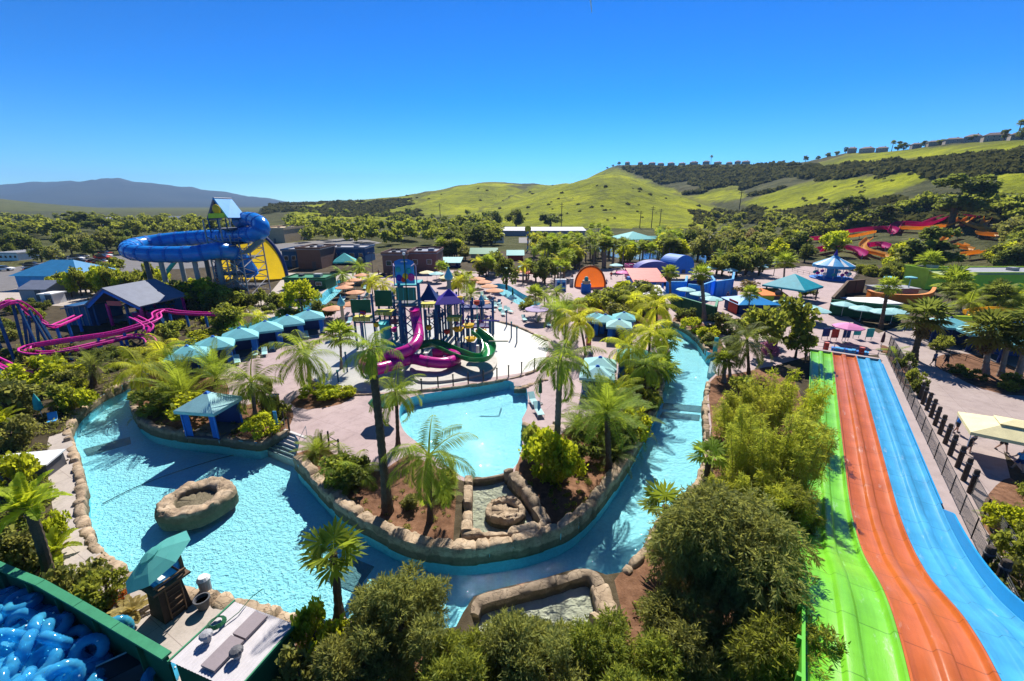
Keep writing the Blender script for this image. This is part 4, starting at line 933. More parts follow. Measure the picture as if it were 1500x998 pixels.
for z in (2.6,5.4,8.2,11.0):
    m_=MB()
    for k in range(9): x=X0+(X1-X0)*k/8; m_.tube([(x,Y0-.04,z+.08),(x,Y0-.04,z+1.05)],.025,4,False)
    for zz in (.55,1.05): m_.tube([(X0,Y0-.04,z+zz),(X1,Y0-.04,z+zz)],.035,5)
    m_.obj('railing',C_GREY,T)
    MB().box(((X0+X1)/2,(Y0+Y1)/2,z),(X1-X0,Y1-Y0,.14)).obj('landing',C_DGREY,T)
    for x0,x1 in ((X0,(X0+X1)/2),((X0+X1)/2,X1)):
        MB().tube([(x0,Y0,z-2.6),(x1,Y0,z)],.08,5).obj('brace',C_GREY,T); MB().tube([(x0,Y0,z),(x1,Y0,z-2.6)],.08,5).obj('brace',C_WHITE if x1==X1 else C_GREY,T)
    mb=MB()
    for i in range(9): mb.box((X0+.6+(X1-X0-1.2)*(i+.5)/9,Y0-.9 if int(z)%2 else Y0+1,z-2.6+2.6*(i+.5)/9),((X1-X0)/9,1.2,.09))
    mb.obj('stair',C_TAN,T)
MB().slab([tp(352,372,80),tp(378,350,80),tp(388,352,78),tp(366,370,78)],.2).obj('stair',C_TAN,T)
MB().box((X0+2.2,(Y0+Y1)/2,13.6),(4.6,6,.2)).obj('hut_floor',C_DGREY,T)
# hut: gable facing the viewer's left, roof sloping steeply
A_=tp(312,289,81);B_2=tp(338,290,86); Cc=tp(361,319,85);Dd=tp(334,319,80); Ee=tp(302,322,81); Ff=tp(322,322,87)
rf=MB().slab([A_,B_2,Cc,Dd],.25).obj('hut_roof',C_SKYB,T); MB().slab([A_,Ee,Ff,B_2],.25).obj('hut_roof',C_SLATE,T)
MB().add([A_+Vector((.2,.3,-.3)),Ee+Vector((.3,.3,0)),Dd+Vector((-.2,.3,0))],[(0,1,2)]).obj('hut_gable',C_DGREY,T)
sb=MB().slab([tp(306,313,79.6),tp(329,312,79.6),tp(329,319,79.6),tp(306,320,79.6)],.2).obj('sign_board',C_LGREEN,T)
MB().slab([tp(308,314.5,79.5),tp(327,313.5,79.5),tp(327,317.5,79.5),tp(308,318.5,79.5)],.05).obj('sign_face',C_AQUA,sb)
e=tp(317,307,79.7); MB().ball(e,(.75,.25,.85)).obj('sign_crown',C_YEL,T,True)
for x in (305,318,330):
    p=tp(x,320,81); MB().tube([(p.x,p.y,13),p],.12,6).obj('hut_post',C_DBLUE,T)
# yellow half-round wall behind it
yb=Vector(G(370,408)); k=F*1.0/(yb.y*C_+H*S_); o=thing('show_wall','huge yellow rounded wall with dark blue edge behind the blue tube slide','wall',yb)
rx=50/k; hz=zt(yb,337)
def shellmat(name,c):
    t=NT(name); col=t.ramp(t.noise(.5,5),[(.3,tuple(x*.85 for x in c)),(.7,c)]); p=t.bsdf(col,.4,0,.3); tr=t.n('ShaderNodeBsdfTranslucent'); t.l(col,tr.inputs[0]); ms=t.n('ShaderNodeMixShader',i_0=.6); t.l(p.outputs[0],ms.inputs[1]); t.l(tr.outputs[0],ms.inputs[2]); t.l(ms.outputs[0],t.out.inputs[0]); return t.m
def bowl(o,rx,hz,bulge,m,name,n=40,k=12):
    vs=[];fs=[]
    for i in range(n):
        a=PI*i/(n-1)
        for j in range(k+1):
            r=j/k; vs.append((math.cos(a)*rx*r,-bulge*(1-r*r),max(0,math.sin(a))**.95*hz*r))
    for i in range(n-1):
        for j in range(k): fs.append((i*(k+1)+j,i*(k+1)+j+1,(i+1)*(k+1)+j+1,(i+1)*(k+1)+j))
    return MB().add(vs,fs).obj(name,m,o,True)
bowl(o,rx,hz,2.5,shellmat('yellow_shell',(.82,.55,.02)),'wall_shell')
arc=[(math.cos(t)*rx,max(0,math.sin(t))**.95*hz) for t in np.linspace(0,PI,40)]
mb=MB(); mb.tube([(a*1.02,.1,b*1.02) for a,b in arc],.4,8); mb.obj('wall_rim',C_NAVY,o)
# ---------------------------------------------------------------- pink roller coaster
kb=Vector(G(120,500)); K=thing('roller_coaster','pink roller coaster track on blue posts curving past the station','roller coaster',kb)
def track(pts,nm):
    pth=catmull([Vector(G(*p))-kb for p in pts],.5,False); n=len(pth); A=[];B=[]; t_=MB()
    for i,p in enumerate(pth):
        d=(pth[min(i+1,n-1)]-pth[max(i-1,0)]); s=d.cross(Vector((0,0,1))).normalized(); A.append(p+s*.5);B.append(p-s*.5)
        if i%2==0: t_.tube([p+s*.42,p-Vector((0,0,.28)),p-s*.42],.05,4,False)
    r=MB().tube(A,.11,6).obj('rail',C_PINK,K); MB().tube(B,.11,6).obj('rail',C_PINK,K); t_.tube([p-Vector((0,0,.3)) for p in pth],.18,6); t_.obj('track_spine',C_MAG,K)
    L=0
    for i in range(1,n-1):
        L+=(pth[i]-pth[i-1]).length
        if L>(1.5 if pth[i].z>2.7 else 2.4):
            L=0; p=pth[i]; d=(pth[i+1]-pth[i-1]); s=d.cross(Vector((0,0,1))).normalized()
            if p.z>2.6:
                for sg in (-1,1): MB().tube([p+s*sg*.3-Vector((0,0,.4)),(p.x+s.x*sg*1.1,p.y+s.y*sg*1.1,-.1)],.16,6).obj('support_leg',C_DBLUE,K)
            else: MB().tube([p-Vector((0,0,.35)),(p.x,p.y,-.1)],.18,6).obj('support_leg',C_BLUE,K)
track([(330,459,2.1),(300,459,2.2),(262,457,2.4),(240,454,2.6),(229,458,2.7),(229,466,2.7),(208,475,2.5),(165,487,2.1),(120,494,1.9),(72,501,1.7),(42,507,1.5),(36,513,1.4),(60,517,1.3),(100,512,1.3),(150,501,1.3),(190,492,1.3),(215,494,1.2),(222,502,1.2)],'a')
track([(-60,480,4.),(-25,462,5.6),(0,447,6.6),(20,440,6.9),(36,450,5.8),(55,466,3.8),(75,477,2.6),(92,472,2.4),(115,462,2.4)],'b')
track([(196,464,2.6),(208,470,2.6),(218,478,2.4),(214,486,1.9)],'d'); track([(-40,512,2.4),(0,531,1.7),(24,543,1.2),(40,548,1.1)],'c')
# ---------------------------------------------------------------- buildings
def window(parent,p,u,w,h,mf=C_WHITE,name='window'):
    u=Vector(u).normalized(); n=Vector((u.y,-u.x,0)); p=Vector(p); ang=math.atan2(u.y,u.x)
    f=MB().box(p+n*.03,(w,.1,h),ang).obj(name,mf,parent); MB().box(p+n*.085,(w-.16,.03,h-.16),ang).obj('pane',M_GLASS,f)
def block(name,xl,xr,yb,yt,dep,mw,mr,label,roof='flat',par=.3,ov=.25,rise=1.5,wins=0,door=False,cat='building',rz=0,eave=None,z0=0,group=None):
    # front wall from left pixel to right pixel at a base row, eave at row yt
    a=Vector(G(xl,yb,z0)); b=Vector(G(xr,yb,z0)); w=(b-a).length; h=(zt(a,yt)-z0) if eave is None else eave; m_=(a+b)/2
    o=thing(name,label,cat,m_,rz,group)
    MB().box((0,dep/2,h/2-.1),(w,dep,h+.2)).obj('wall',mw,o)
    if roof=='flat':
        MB().box((0,dep/2,h+.1),(w+ov*2,dep+ov*2,.2)).obj('roof',mr,o)
        if par: 
            for (cx_,cy_,sx,sy) in ((0,-ov+.1,w+2*ov,.2),(0,dep+ov-.1,w+2*ov,.2),(-w/2-ov+.1,dep/2,.2,dep+2*ov-.42),(w/2+ov-.1,dep/2,.2,dep+2*ov-.42)): MB().box((cx_,cy_,h+.2+par/2),(sx,sy,par)).obj('parapet',mw,o)
            MB().box((w*.2,dep*.5,h+.55),(1.6,1.4,.7)).obj('roof_unit',C_GREY,o); MB().box((-w*.25,dep*.6,h+.45),(1.,1.,.5)).obj('roof_unit',C_DGREY,o)
    elif roof=='hip':
        W2,D2=w/2+ov,dep/2+ov; r_=max(0,W2-D2)
        v=[(-W2,-D2+dep/2,h),(W2,-D2+dep/2,h),(W2,D2+dep/2,h),(-W2,D2+dep/2,h),(-r_,dep/2,h+rise),(r_,dep/2,h+rise)]
        v=[(x,y,z+.01) for x,y,z in v]
        MB().add(v,[(0,1,5,4),(2,3,4,5),(1,2,5),(3,0,4),(3,2,1,0)]).obj('roof',mr,o)
    elif roof=='gable':   # ridge along x
        W2,D2=w/2+ov,dep/2+ov
        for s in (-1,1): MB().slab([(-W2,dep/2+s*D2,h),(W2,dep/2+s*D2,h),(W2,dep/2,h+rise),(-W2,dep/2,h+rise)],.15).obj('roof',mr,o)
        MB().add([(-w/2,0,h),(-w/2,dep,h),(-w/2,dep/2,h+rise-.1),(w/2,0,h),(w/2,dep,h),(w/2,dep/2,h+rise-.1)],[(0,2,1),(3,4,5)]).obj('gable',mw,o)
    elif roof=='shed':
        MB().slab([(-w/2-ov,-ov*2,h),(w/2+ov,-ov*2,h),(w/2+ov,dep+ov,h+rise),(-w/2-ov,dep+ov,h+rise)],.15).obj('roof',mr,o)
    for i in range(wins): window(o,((i+.5)/wins*w-w/2,0,h*.58),(1,0,0),min(1.4,w/wins*.55),min(1.3,h*.4))
    if door:
        d=MB().box((w*.18,-.03,1.05),(1.1,.1,2.1)).obj('door',C_DGREY,o); MB().ball((w*.18+.4,-.1,1.05),.05,6,4).obj('handle',M_STEEL,d)
    return o
# coaster station: open blue gabled shed
sbp=Vector(G(178,478)); o=thing('coaster_station','dark blue coaster station with a wide gabled roof and pink posts','station',sbp,R(-8))
wS=9.6; he=3.4; hr=zt(sbp,421)
for s in (-1,1):
    x0=s*wS/2; MB().slab([(x0,-.6,he),(x0,8,he),(-.8 if s>0 else -.8,8,hr),(-.8,-.6,hr)],.22).obj('roof',C_SLATE,o)
MB().add([(-wS/2,-.5,he-.05),(wS/2,-.5,he-.05),(wS/2,-.5,he-.5),(wS/2-.5,-.5,he-.5),(-.8,-.5,hr-.75),(-wS/2+.6,-.5,he-.55),(-wS/2,-.5,he-.5),(-.8,-.5,hr-.12)],[(0,6,5,4,7),(7,4,3,2,1)]).obj('gable_trim',C_BLUE,o)
MB().box((.6,-.62,he+.35),(2.4,.12,.7)).obj('sign_board',C_CORAL,o)
for x in (-4.,-1.5,1.8,4.2):
    for y in (0,7.4): MB().box((x,y,he/2),(.3,.3,he+.3)).obj('post',C_MAG if x in(-1.5,4.2) else C_DBLUE,o)
MB().box((0,4.5,.35),(8.6,6,.7)).obj('platform',C_DGREY,o); MB().box((-.5,7.6,1.7),(8.4,.2,3.3)).obj('back_wall',C_DBLUE,o)
MB().box((-6.6,2.0,1.5),(4.2,5.,3.2)).obj('side_room',C_DBLUE,o); MB().slab([(-9.2,-.8,2.7),(-4.3,-.8,3.5),(-4.3,5,3.5),(-9.2,5,2.7)],.18).obj('side_roof',C_SLATE,o)
for k in range(4): MB().box((-8.2+k*1.1,-.55,1.5),(.1,.1,3.)).obj('wall_batten',C_GREY,o)
for x in (.4,3.): 
    c=MB().box((x,3.,1.2),(1.6,1.2,.8)).obj('coaster_car',C_MAG,o); MB().box((x,3.2,1.75),(1.3,.3,.7)).obj('car_seat',M_BLACK,c)
# far left buildings
block('ride_building',28,120,424,404,9,C_SKYB,paint('turquoise_roof',(.03,.21,.42)),'turquoise blue ride building with a pale blue hipped roof at the far left','hip',rise=2.9,ov=.7,door=True)
o=block('tent_building',32,72,440,424,6,C_GREY,C_SLATE,'low shed with a grey pitched roof below the turquoise building','gable',rise=1.3,door=True)
o=block('kiosk',62,80,446,432,2.4,C_WHITE,C_WHITE,'small white kiosk between the grey shed and the coaster','flat',0,door=True)
block('warehouse',372,418,356,337,30,C_TAN,C_TAN,'large plain tan block building on the skyline behind the blue slide','flat',.8,wins=0,door=True)
block('block_building',416,438,392,368,12,C_DBLUE,C_GREY,'blue and orange painted block right of the yellow wall','flat',.4,wins=2,door=True)
block('brick_building',438,472,394,366,11,C_BRICK,C_GREY,'tall plain brown brick building behind the green flat roof','flat',.5,wins=0,door=True)
block('block_building',473,536,386,365,10,C_DBLUE,C_GREY,'long dark blue building behind the turquoise pyramid roof','flat',.4,wins=5)
block('stone_building',562,598,402,374,10,C_BRICK,C_SLATE,'dark stone building left half with a stepped grey flat roof behind the play tower','flat',.6,wins=2,door=True)
block('brick_building',599,640,400,372,12,paint('red_brick',(.2,.09,.08),.85),C_SLATE,'dark red brick building with pale roof edge directly behind the play tower','flat',.5,wins=2)
block('long_canopy_building',622,672,392,384,5,C_NAVY,C_LAQUA,'long low building with a pale aqua roof right of the play tower top','shed',rise=.8,ov=.8,wins=3)
block('snack_building',418,478,424,410,6,C_GREEN,C_GREENT,'low green building with bright green fascia beside the far left river','flat',.3,wins=3,door=True)
def pavilion(x,yb,r,zb,zt2,m,label,mp=C_DGREY,n=4,name='pavilion',cat='pavilion',rz=.3,z0=0,group=None):
    o=thing(name,label,cat,G(x,yb),rz,group); MB().lathe([(r,zb),(r*.98,zb+.1),(r*.5,zb+(zt2-zb)*.52),(.06,zt2)],n,(0,0,0),PI/4).obj('roof',m,o)
    MB().lathe([(r*.985,zb-.25),(r*.985,zb)],n,(0,0,0),PI/4).obj('valance',m,o)
    for k in range(4):
        a=PI/4+PI/2*k; MB().box((.82*r*math.cos(a),.82*r*math.sin(a),zb/2),(.22,.22,zb+.2)).obj('post',mp,o)
    return o
pavilion(507,397,4.2,2.8,5.0,C_TEAL,'turquoise pyramid roof pavilion in front of the long dark blue building')
block('green_roof_building',690,727,384,372,7,C_TAN,C_GREENT,'small building with a pale green pitched roof among dark trees behind the river','gable',rise=1.6,ov=.5)
block('green_roof_building',744,766,382,374,6,C_RED,C_TEAL,'little stall with a teal green roof left of the far palms','gable',rise=1.4,ov=.5)
block('long_white_building',728,858,346,338,14,C_GREY,paint('pale_lavender',(.36,.36,.42)),'very long low pale building at the foot of the bright green hill','shed',rise=1.4,wins=0)
block('white_house',722,738,356,347,7,C_WHITE,C_GREY,'small white building at the left end of the long white roof','gable',rise=1.5,wins=2)
pavilion(925,364,10.5,4.2,7.,C_TEAL,'wide turquoise shade roof standing by the far wave pool')
block('store_block',946,962,364,352,5,C_RED,C_TEAL,'little red and teal stall right of the far wave pool shade','gable',rise=1.6)
# orange rounded facade
ob=Vector(G(864,420)); o=thing('arched_facade','bright orange half round facade on the middle plaza','facade',ob)
arc=[(math.cos(t)*3.4,math.sin(t)**.9*4.6 if math.sin(t)>0 else 0) for t in np.linspace(0,PI,32)]; n=len(arc)
bowl(o,3.4,4.6,.8,shellmat('orange_shell',(.75,.16,.02)),'facade_shell'); MB().box((0,1.6,.5),(6.6,.2,1.0)).obj('base_wall',C_ORANGE,o)
MB().tube([(a*1.01,-.05,b*1.01) for a,b in arc],.2,6).obj('facade_rim',paint('dark_orange',(.42,.09,.01)),o)
MB().box((-4.1,.8,.9),(.7,1.5,1.8)).obj('side_stack',C_GREY,o)
o=thing('ticket_stand','square blue stand with a tan drum on top in front of the orange facade','stand',G(858,428)); MB().box((0,0,.9),(2.0,1.4,1.8),taper=.94).obj('stand_body',C_BLUE,o); MB().lathe([(.8,1.8),(.9,2.1),(.85,2.5),(.3,2.7)],14).obj('drum',C_TAN,o); MB().ball((0,0,2.9),.45).obj('finial',C_TEAL,o,True)
# blue shops
block('magenta_stall',922,942,410,394,5,C_MAG,C_PINK,'magenta two storey stall at the far left of the blue shops','flat',.5,wins=2,door=True)
o=block('blue_shop',928,972,424,412,6.5,C_BLUE,C_CORAL,'blue shop with a coral red sloping roof','shed',rise=1.9,ov=.4,wins=3)
def arch_roof(x,y,w,h,d,m,label,rz=0,m2=C_NAVY,z=0):
    o=thing('arched_roof_building',label,'building',G(x,y),rz); arc=[(math.cos(t)*w/2,z+2.6+math.sin(t)*h) for t in np.linspace(0,PI,20)]; n=len(arc)
    mb=MB(); mb.add([(a,0,b) for a,b in arc]+[(a,d,b) for a,b in arc],[(i,i+1,n+i+1,n+i) for i in range(n-1)]+[list(range(n))[::-1],list(range(n,2*n))]); mb.obj('roof',m,o); MB().box((0,d/2,1.25),(w-.2,d-.1,2.7)).obj('wall',m2,o); MB().box((0,-.02,1.1),(1.2,.1,2.2)).obj('door',C_DGREY,o)
arch_roof(958,414,9,2.4,4,C_VIOLET,'violet blue barrel roof behind the coral roof')
arch_roof(1000,408,7.5,3.2,5,C_BLUE,'bright blue barrel vault roof right of the coral roof',.5,C_BLUE)
block('tan_roof_building',985,1045,424,411,7,C_NAVY,C_TAN,'building with a flat tan roof behind the curved blue walls','flat',.2)
def curved_wall(pts,h,th,m,label,name='curved_wall',cat='wall',cap=None):
    p0=Vector(G(*pts[0])); path=catmull([Vector(G(*p))-p0 for p in pts],.4,False); L=[];N=len(path)
    for i,p in enumerate(path):
        t=(path[min(i+1,N-1)]-path[max(i-1,0)]).normalized(); L.append(Vector((-t.y,t.x,0)))
    vs=[];fs=[]
    for p,n_ in zip(path,L):
        a=p-n_*th/2;b=p+n_*th/2; vs+=[(a.x,a.y,-.1),(a.x,a.y,h),(b.x,b.y,h),(b.x,b.y,-.1)]
    for i in range(N-1):
        for j in range(4): j2=(j+1)%4; fs.append((i*4+j,i*4+j2,(i+1)*4+j2,(i+1)*4+j))
    fs+=[(3,2,1,0),tuple(4*(N-1)+j for j in range(4))]
    o=thing(name,label,cat,p0); me=MB().add(vs,fs).mesh('wall_body',m); autosmooth(me,40); link('wall_body',me,o)
    vs=[];fs=[]
    for p,n_ in zip(path,L):
        a=p-n_*(th/2+.06);b=p+n_*(th/2+.06); vs+=[(a.x,a.y,h+.003),(a.x,a.y,h+.12),(b.x,b.y,h+.12),(b.x,b.y,h+.003)]
    for i in range(N-1):
        for j in range(4): j2=(j+1)%4; fs.append((i*4+j,i*4+j2,(i+1)*4+j2,(i+1)*4+j))
    fs+=[(3,2,1,0),tuple(4*(N-1)+j for j in range(4))]
    MB().add(vs,fs).obj('wall_cap',cap or m,o); return o
o=block('striped_roof_shed',930,974,444,432,4.5,C_GREEN,C_WHITE,'open shed with a white ribbed metal roof below the blue shop','shed',rise=1.0,ov=.3)
for i in range(14): MB().box((-2.9+i*.45,2.,2.3),(.06,.06,.06)).obj('roof_rib',C_GREY,o)
def wallrun(pts,h,th,m,label,cap=None,name='screen_wall',z=0):
    p0=Vector(G(*pts[0],z)); o=thing(name,label,'wall',p0)
    for a,b in zip(pts[:-1],pts[1:]):
        A=Vector(G(*a,z))-p0;B=Vector(G(*b,z))-p0; d=B-A; c_=(A+B)/2; ang=math.atan2(d.y,d.x)
        MB().box((c_.x,c_.y,h/2-.05),(d.length-.01,th,h+.1),ang).obj('wall_panel',m,o); MB().box((c_.x,c_.y,h+.065),(d.length+th*.4,th+.12,.12),ang).obj('wall_cap',cap or m,o)
        n=max(1,int(d.length/2.4)); nn=Vector((d.y,-d.x,0)).normalized()
        for i in range(n+1):
            q=A+d*(i/n)+nn*(th/2+.05); MB().box((q.x,q.y,h/2-.05),(.12,.1,h),ang).obj('pilaster',m,o)
    return o
C_VBLUE=paint('vivid_blue',(.02,.27,.80),.5)
wallrun([(974,434),(1002,434),(1004,424)],2.9,.3,C_VBLUE,'left vivid blue wall in front of the tan roof',C_SKYB)
wallrun([(1006,438),(1024,440),(1044,432),(1040,424)],2.9,.3,C_VBLUE,'middle angled vivid blue wall in front of the tan roof',C_SKYB)
wallrun([(1046,436),(1070,432),(1072,420)],3.2,.3,C_VBLUE,'rightmost vivid blue wall by the plaza',C_SKYB)
wallrun([(984,452),(1045,472),(1048,460)],2.4,.25,C_GREEN,'dark green screen wall with small pale umbrellas behind it',C_GREENT)
wallrun([(1214,461),(1262,466),(1318,472)],2.5,.25,C_GREEN,'dark green screen wall behind the row of pale teal umbrellas',C_GREEN)
wallrun([(1215,458),(1238,430),(1262,428)],2.6,.3,C_WOOD,'weathered brown wooden fence running back from the green wall',C_WOOD,'timber_fence')
block('white_tarp_store',1262,1318,452,446,5,C_WHITE,C_WHITE,'low white covered pool store behind the green screen wall','flat',0)
# teal tent group
pavilion(1157,438,5.6,2.6,5.0,paint('tent_teal',(.01,.33,.40),.6),'large teal tent roof on the right plaza',rz=.6)
block('orange_kiosk',1114,1148,442,432,3.,C_LGREEN,C_ORANGE,'small kiosk with an orange roof beside the teal tent','shed',rise=.7,ov=.3,door=True)
o=block('blue_roof_stall',1082,1134,461,446,5.4,C_NAVY,paint('roof_azure',(.01,.22,.55),.4),'stall with a bright azure hipped roof and red end wall','hip',rise=1.1,ov=.6); MB().box((-3.45,1.5,1.1),(.1,3,2.2)).obj('end_wall',C_RED,o)
o=thing('storage_tank','pale horizontal cylinder tank beside the azure roof','tank',G(1143,459),.1); MB().tube([(-1.5,0,1.6),(-1.4,0,1.6),(1.4,0,1.6),(1.5,0,1.6)],[.45,.7,.7,.45],16).obj('cylinder',C_LAQUA,o,True)
for x in (-.9,.9): MB().box((x,0,.5),(.2,1.1,1.1)).obj('saddle',C_GREY,o)
# carousel
o=thing('carousel','blue carousel with a scalloped pointed canopy on the right plaza','carousel',G(1217,408)); r=4.4
MB().lathe([(r*1.05,-.05),(r*1.05,.25),(r,.3)],32).obj('platform',C_BLUE,o)
pr=[]; mb=MB(); n=48
vs=[];fs=[]
for i in range(n):
    a=2*PI*i/n; sc_=1+.03*math.cos(a*12)
    for rr,z in ((r*sc_,3.0-.25*abs(math.sin(a*6))),(r*1.0,3.5),(r*.55,4.5),(r*.25,5.1),(.15,6.0)): vs.append((rr*math.cos(a),rr*math.sin(a),z))
for i in range(n):
    j=(i+1)%n
    for k_ in range(4): fs.append((i*5+k_,j*5+k_,j*5+k_+1,i*5+k_+1))
mb.add(vs,fs); mb.obj('canopy',paint('carousel_blue',(.05,.30,.58)),o)
for k_ in range(8): a=k_*PI/4; MB().add([(r*1.005*math.cos(a+d_),r*1.005*math.sin(a+d_),3.52) if z<1 else (r*.26*math.cos(a+d_),r*.26*math.sin(a+d_),5.14) for d_,z in ((-.12,0),(.12,0),(.12,1),(-.12,1))],[(0,1,2,3)]).obj('canopy_stripe',C_WHITE,o)
MB().lathe([(1.2,.3),(1.2,3.2)],16).obj('centre_drum',C_SKYB,o); MB().lathe([(.5,5.9),(.25,6.4),(.05,7.2)],10).obj('finial',C_PUR,o)
for k_ in range(12):
    a=k_*PI/6; MB().tube([(3.6*math.cos(a),3.6*math.sin(a),.3),(3.6*math.cos(a),3.6*math.sin(a),3.3)],.06,6).obj('pole',C_WHITE,o)
    MB().ball((3.6*math.cos(a),3.6*math.sin(a),1.4),(.55,.3,.4),8,6).obj('seat_animal',[C_PINK,C_WHITE,C_TEAL][k_%3],o,True)
# right side: orange splash tub, lime building, yellow and blue tubes
curved_wall([(1270,436),(1285,441),(1330,444),(1358,441),(1366,432)],1.5,.5,C_ORANGE,'long low curved orange tub wall on the right','orange_tub','play tub',paint('orange_light',(.68,.25,.06)))
o=block('equipment_deck',1290,1345,430,424,4,C_GREY,C_GREY,'grey equipment deck behind the orange tub with two aqua mushroom sprays','flat',0)
for x in (-2.,2.5): MB().tube([(x,1,1),(x,1,3.2)],.1,6).obj('spray_stem',C_AQUA,o); MB().lathe([(1.1,3.1),(1.0,3.3),(.1,3.5)],14,(x,1,0)).obj('mushroom_cap',C_AQUA,o)
o=block('lime_building',1385,1560,424,402,9,C_LGREEN,C_GREY,'long lime green building with a flat grey roof on the right','flat',.3,wins=0,door=True)
o=block('lime_tower',1354,1384,424,397,6,C_LGREEN,C_LGREEN,'lime green corner tower with a pale awning','flat',.3,wins=0); MB().slab([(-2.6,-2.2,3.6),(2.4,-2.2,3.6),(2.4,-.02,4.3),(-2.6,-.02,4.3)],.12).obj('awning',paint('pale_lime',(.55,.62,.25)),o)
def tube_thing(name,pts,r,m,label,rings=None,legs=True,open_=False):
    p0=Vector(pts[0]); p0.z=0; o=thing(name,label,'water slide',p0); flume([Vector(p)-p0 for p in pts],r,m,'tube',o,open_,rings)
    if legs:
        for p in pts[::2]: MB().tube([(p[0]-p0.x,p[1]-p0.y,-.1),(p[0]-p0.x,p[1]-p0.y,p[2])],.1,6).obj('support_post',C_GREY,o)
    return o
tube_thing('yellow_flume',[G(x,y,2.4) for x,y in ((1418,456),(1440,452),(1470,451),(1530,453))],.7,C_YEL,'long golden yellow flume behind the right palms',None,True,True)
tube_thing('lime_tube',[G(x,y,1.6) for x,y in ((1384,463),(1400,466),(1420,467),(1442,468))],.42,paint('tube_lime',(.5,.62,.02),.3),'lime yellow tube joining a blue tube among the right palms')
tube_thing('blue_tube',[G(x,y,1.6) for x,y in ((1442,468),(1458,471),(1480,472),(1520,473))],.42,C_SKYB,'blue tube continuing from the lime tube among the right palms')
tube_thing('lime_tube',[G(x,y,.8) for x,y in ((1425,478),(1440,481),(1465,485),(1490,486))],.42,paint('tube_lime',(.5,.62,.02),.3),'lower lime yellow tube half hidden behind the right palms')
# ---------------------------------------------------------------- terrain lookup and hillside flumes
def GL(px,py,dz=0.):
    r=ray(px,py); h=math.hypot(r[0],r[1]); th=math.degrees(math.atan2(r[0],r[1])); d=60.
    while d<9000:
        z=land(th,d) if d>R0 else 0.
        if H+r[2]/h*d<=z: break
        d*=1.004
    return Vector((r[0]/h*d,r[1]/h*d,z+dz))
def hill_flume(pts,r,m,label):
    r*=1.25; q=[GL(x,y,2.4) for x,y in pts]; p0=Vector((q[0].x,q[0].y,q[0].z-2.4)); o=thing('hillside_slide',label,'water slide',p0); flume([v-p0 for v in q],r,m,'flume',o,True,None,8,1.)
    for v in q: w_=v-p0; MB().tube([(w_.x,w_.y,w_.z-3.4),(w_.x,w_.y,w_.z-r*.6)],.15,6).obj('support_post',C_GREY,o)
C_HMAG=shellmat('hill_magenta',(.62,.015,.24)); C_HYEL=shellmat('hill_yellow',(.85,.45,.06))
hill_flume([(1180,356),(1200,354),(1216,352)],1.3,C_HMAG,'short magenta flume at the far left of the hillside slides')
hill_flume([(1232,346),(1250,343),(1275,341),(1300,340),(1308,344)],1.3,C_HMAG,'magenta flume above the yellow one on the left hillside')
hill_flume([(1306,346),(1312,336),(1325,333),(1352,334),(1375,327),(1398,322),(1440,326)],1.5,C_HMAG,'long thick magenta flume near the top of the hillside slides')
hill_flume([(1270,366),(1285,364),(1296,368)],1.3,C_HMAG,'short magenta trough beside the yellow bend low on the hillside')
hill_flume([(1195,374),(1225,368),(1250,372),(1262,380)],1.2,C_HMAG,'low magenta flume behind the carousel')
hill_flume([(1236,354),(1258,351),(1280,346)],.9,C_HYEL,'thin yellow flume under the left magenta one')
hill_flume([(1272,356),(1262,366),(1266,374),(1290,381),(1300,384)],1.0,C_HYEL,'yellow flume with a tight bend low on the hillside')
hill_flume([(1318,340),(1350,341),(1380,338),(1398,332),(1408,325),(1402,323)],1.0,C_HYEL,'yellow flume hooking at the top of the hillside')
hill_flume([(1420,326),(1412,333),(1432,341),(1446,344),(1432,349),(1458,352)],1.0,C_HYEL,'zigzag yellow flume at the upper right of the hillside')
hill_flume([(1445,327),(1440,334),(1436,340)],1.,C_HYEL,'short orange yellow flume at the top right end of the hillside slides')
hill_flume([(1378,362),(1388,354),(1402,350)],.8,C_HYEL,'small yellow flume above the big dark conifer')
hill_flume([(1404,366),(1412,370),(1396,368),(1420,374)],.8,C_HYEL,'small zigzag yellow flume right of the big dark conifer')
hill_flume([(1408,382),(1420,380),(1436,378)],.8,C_HYEL,'lowest short yellow flume above the lime building')
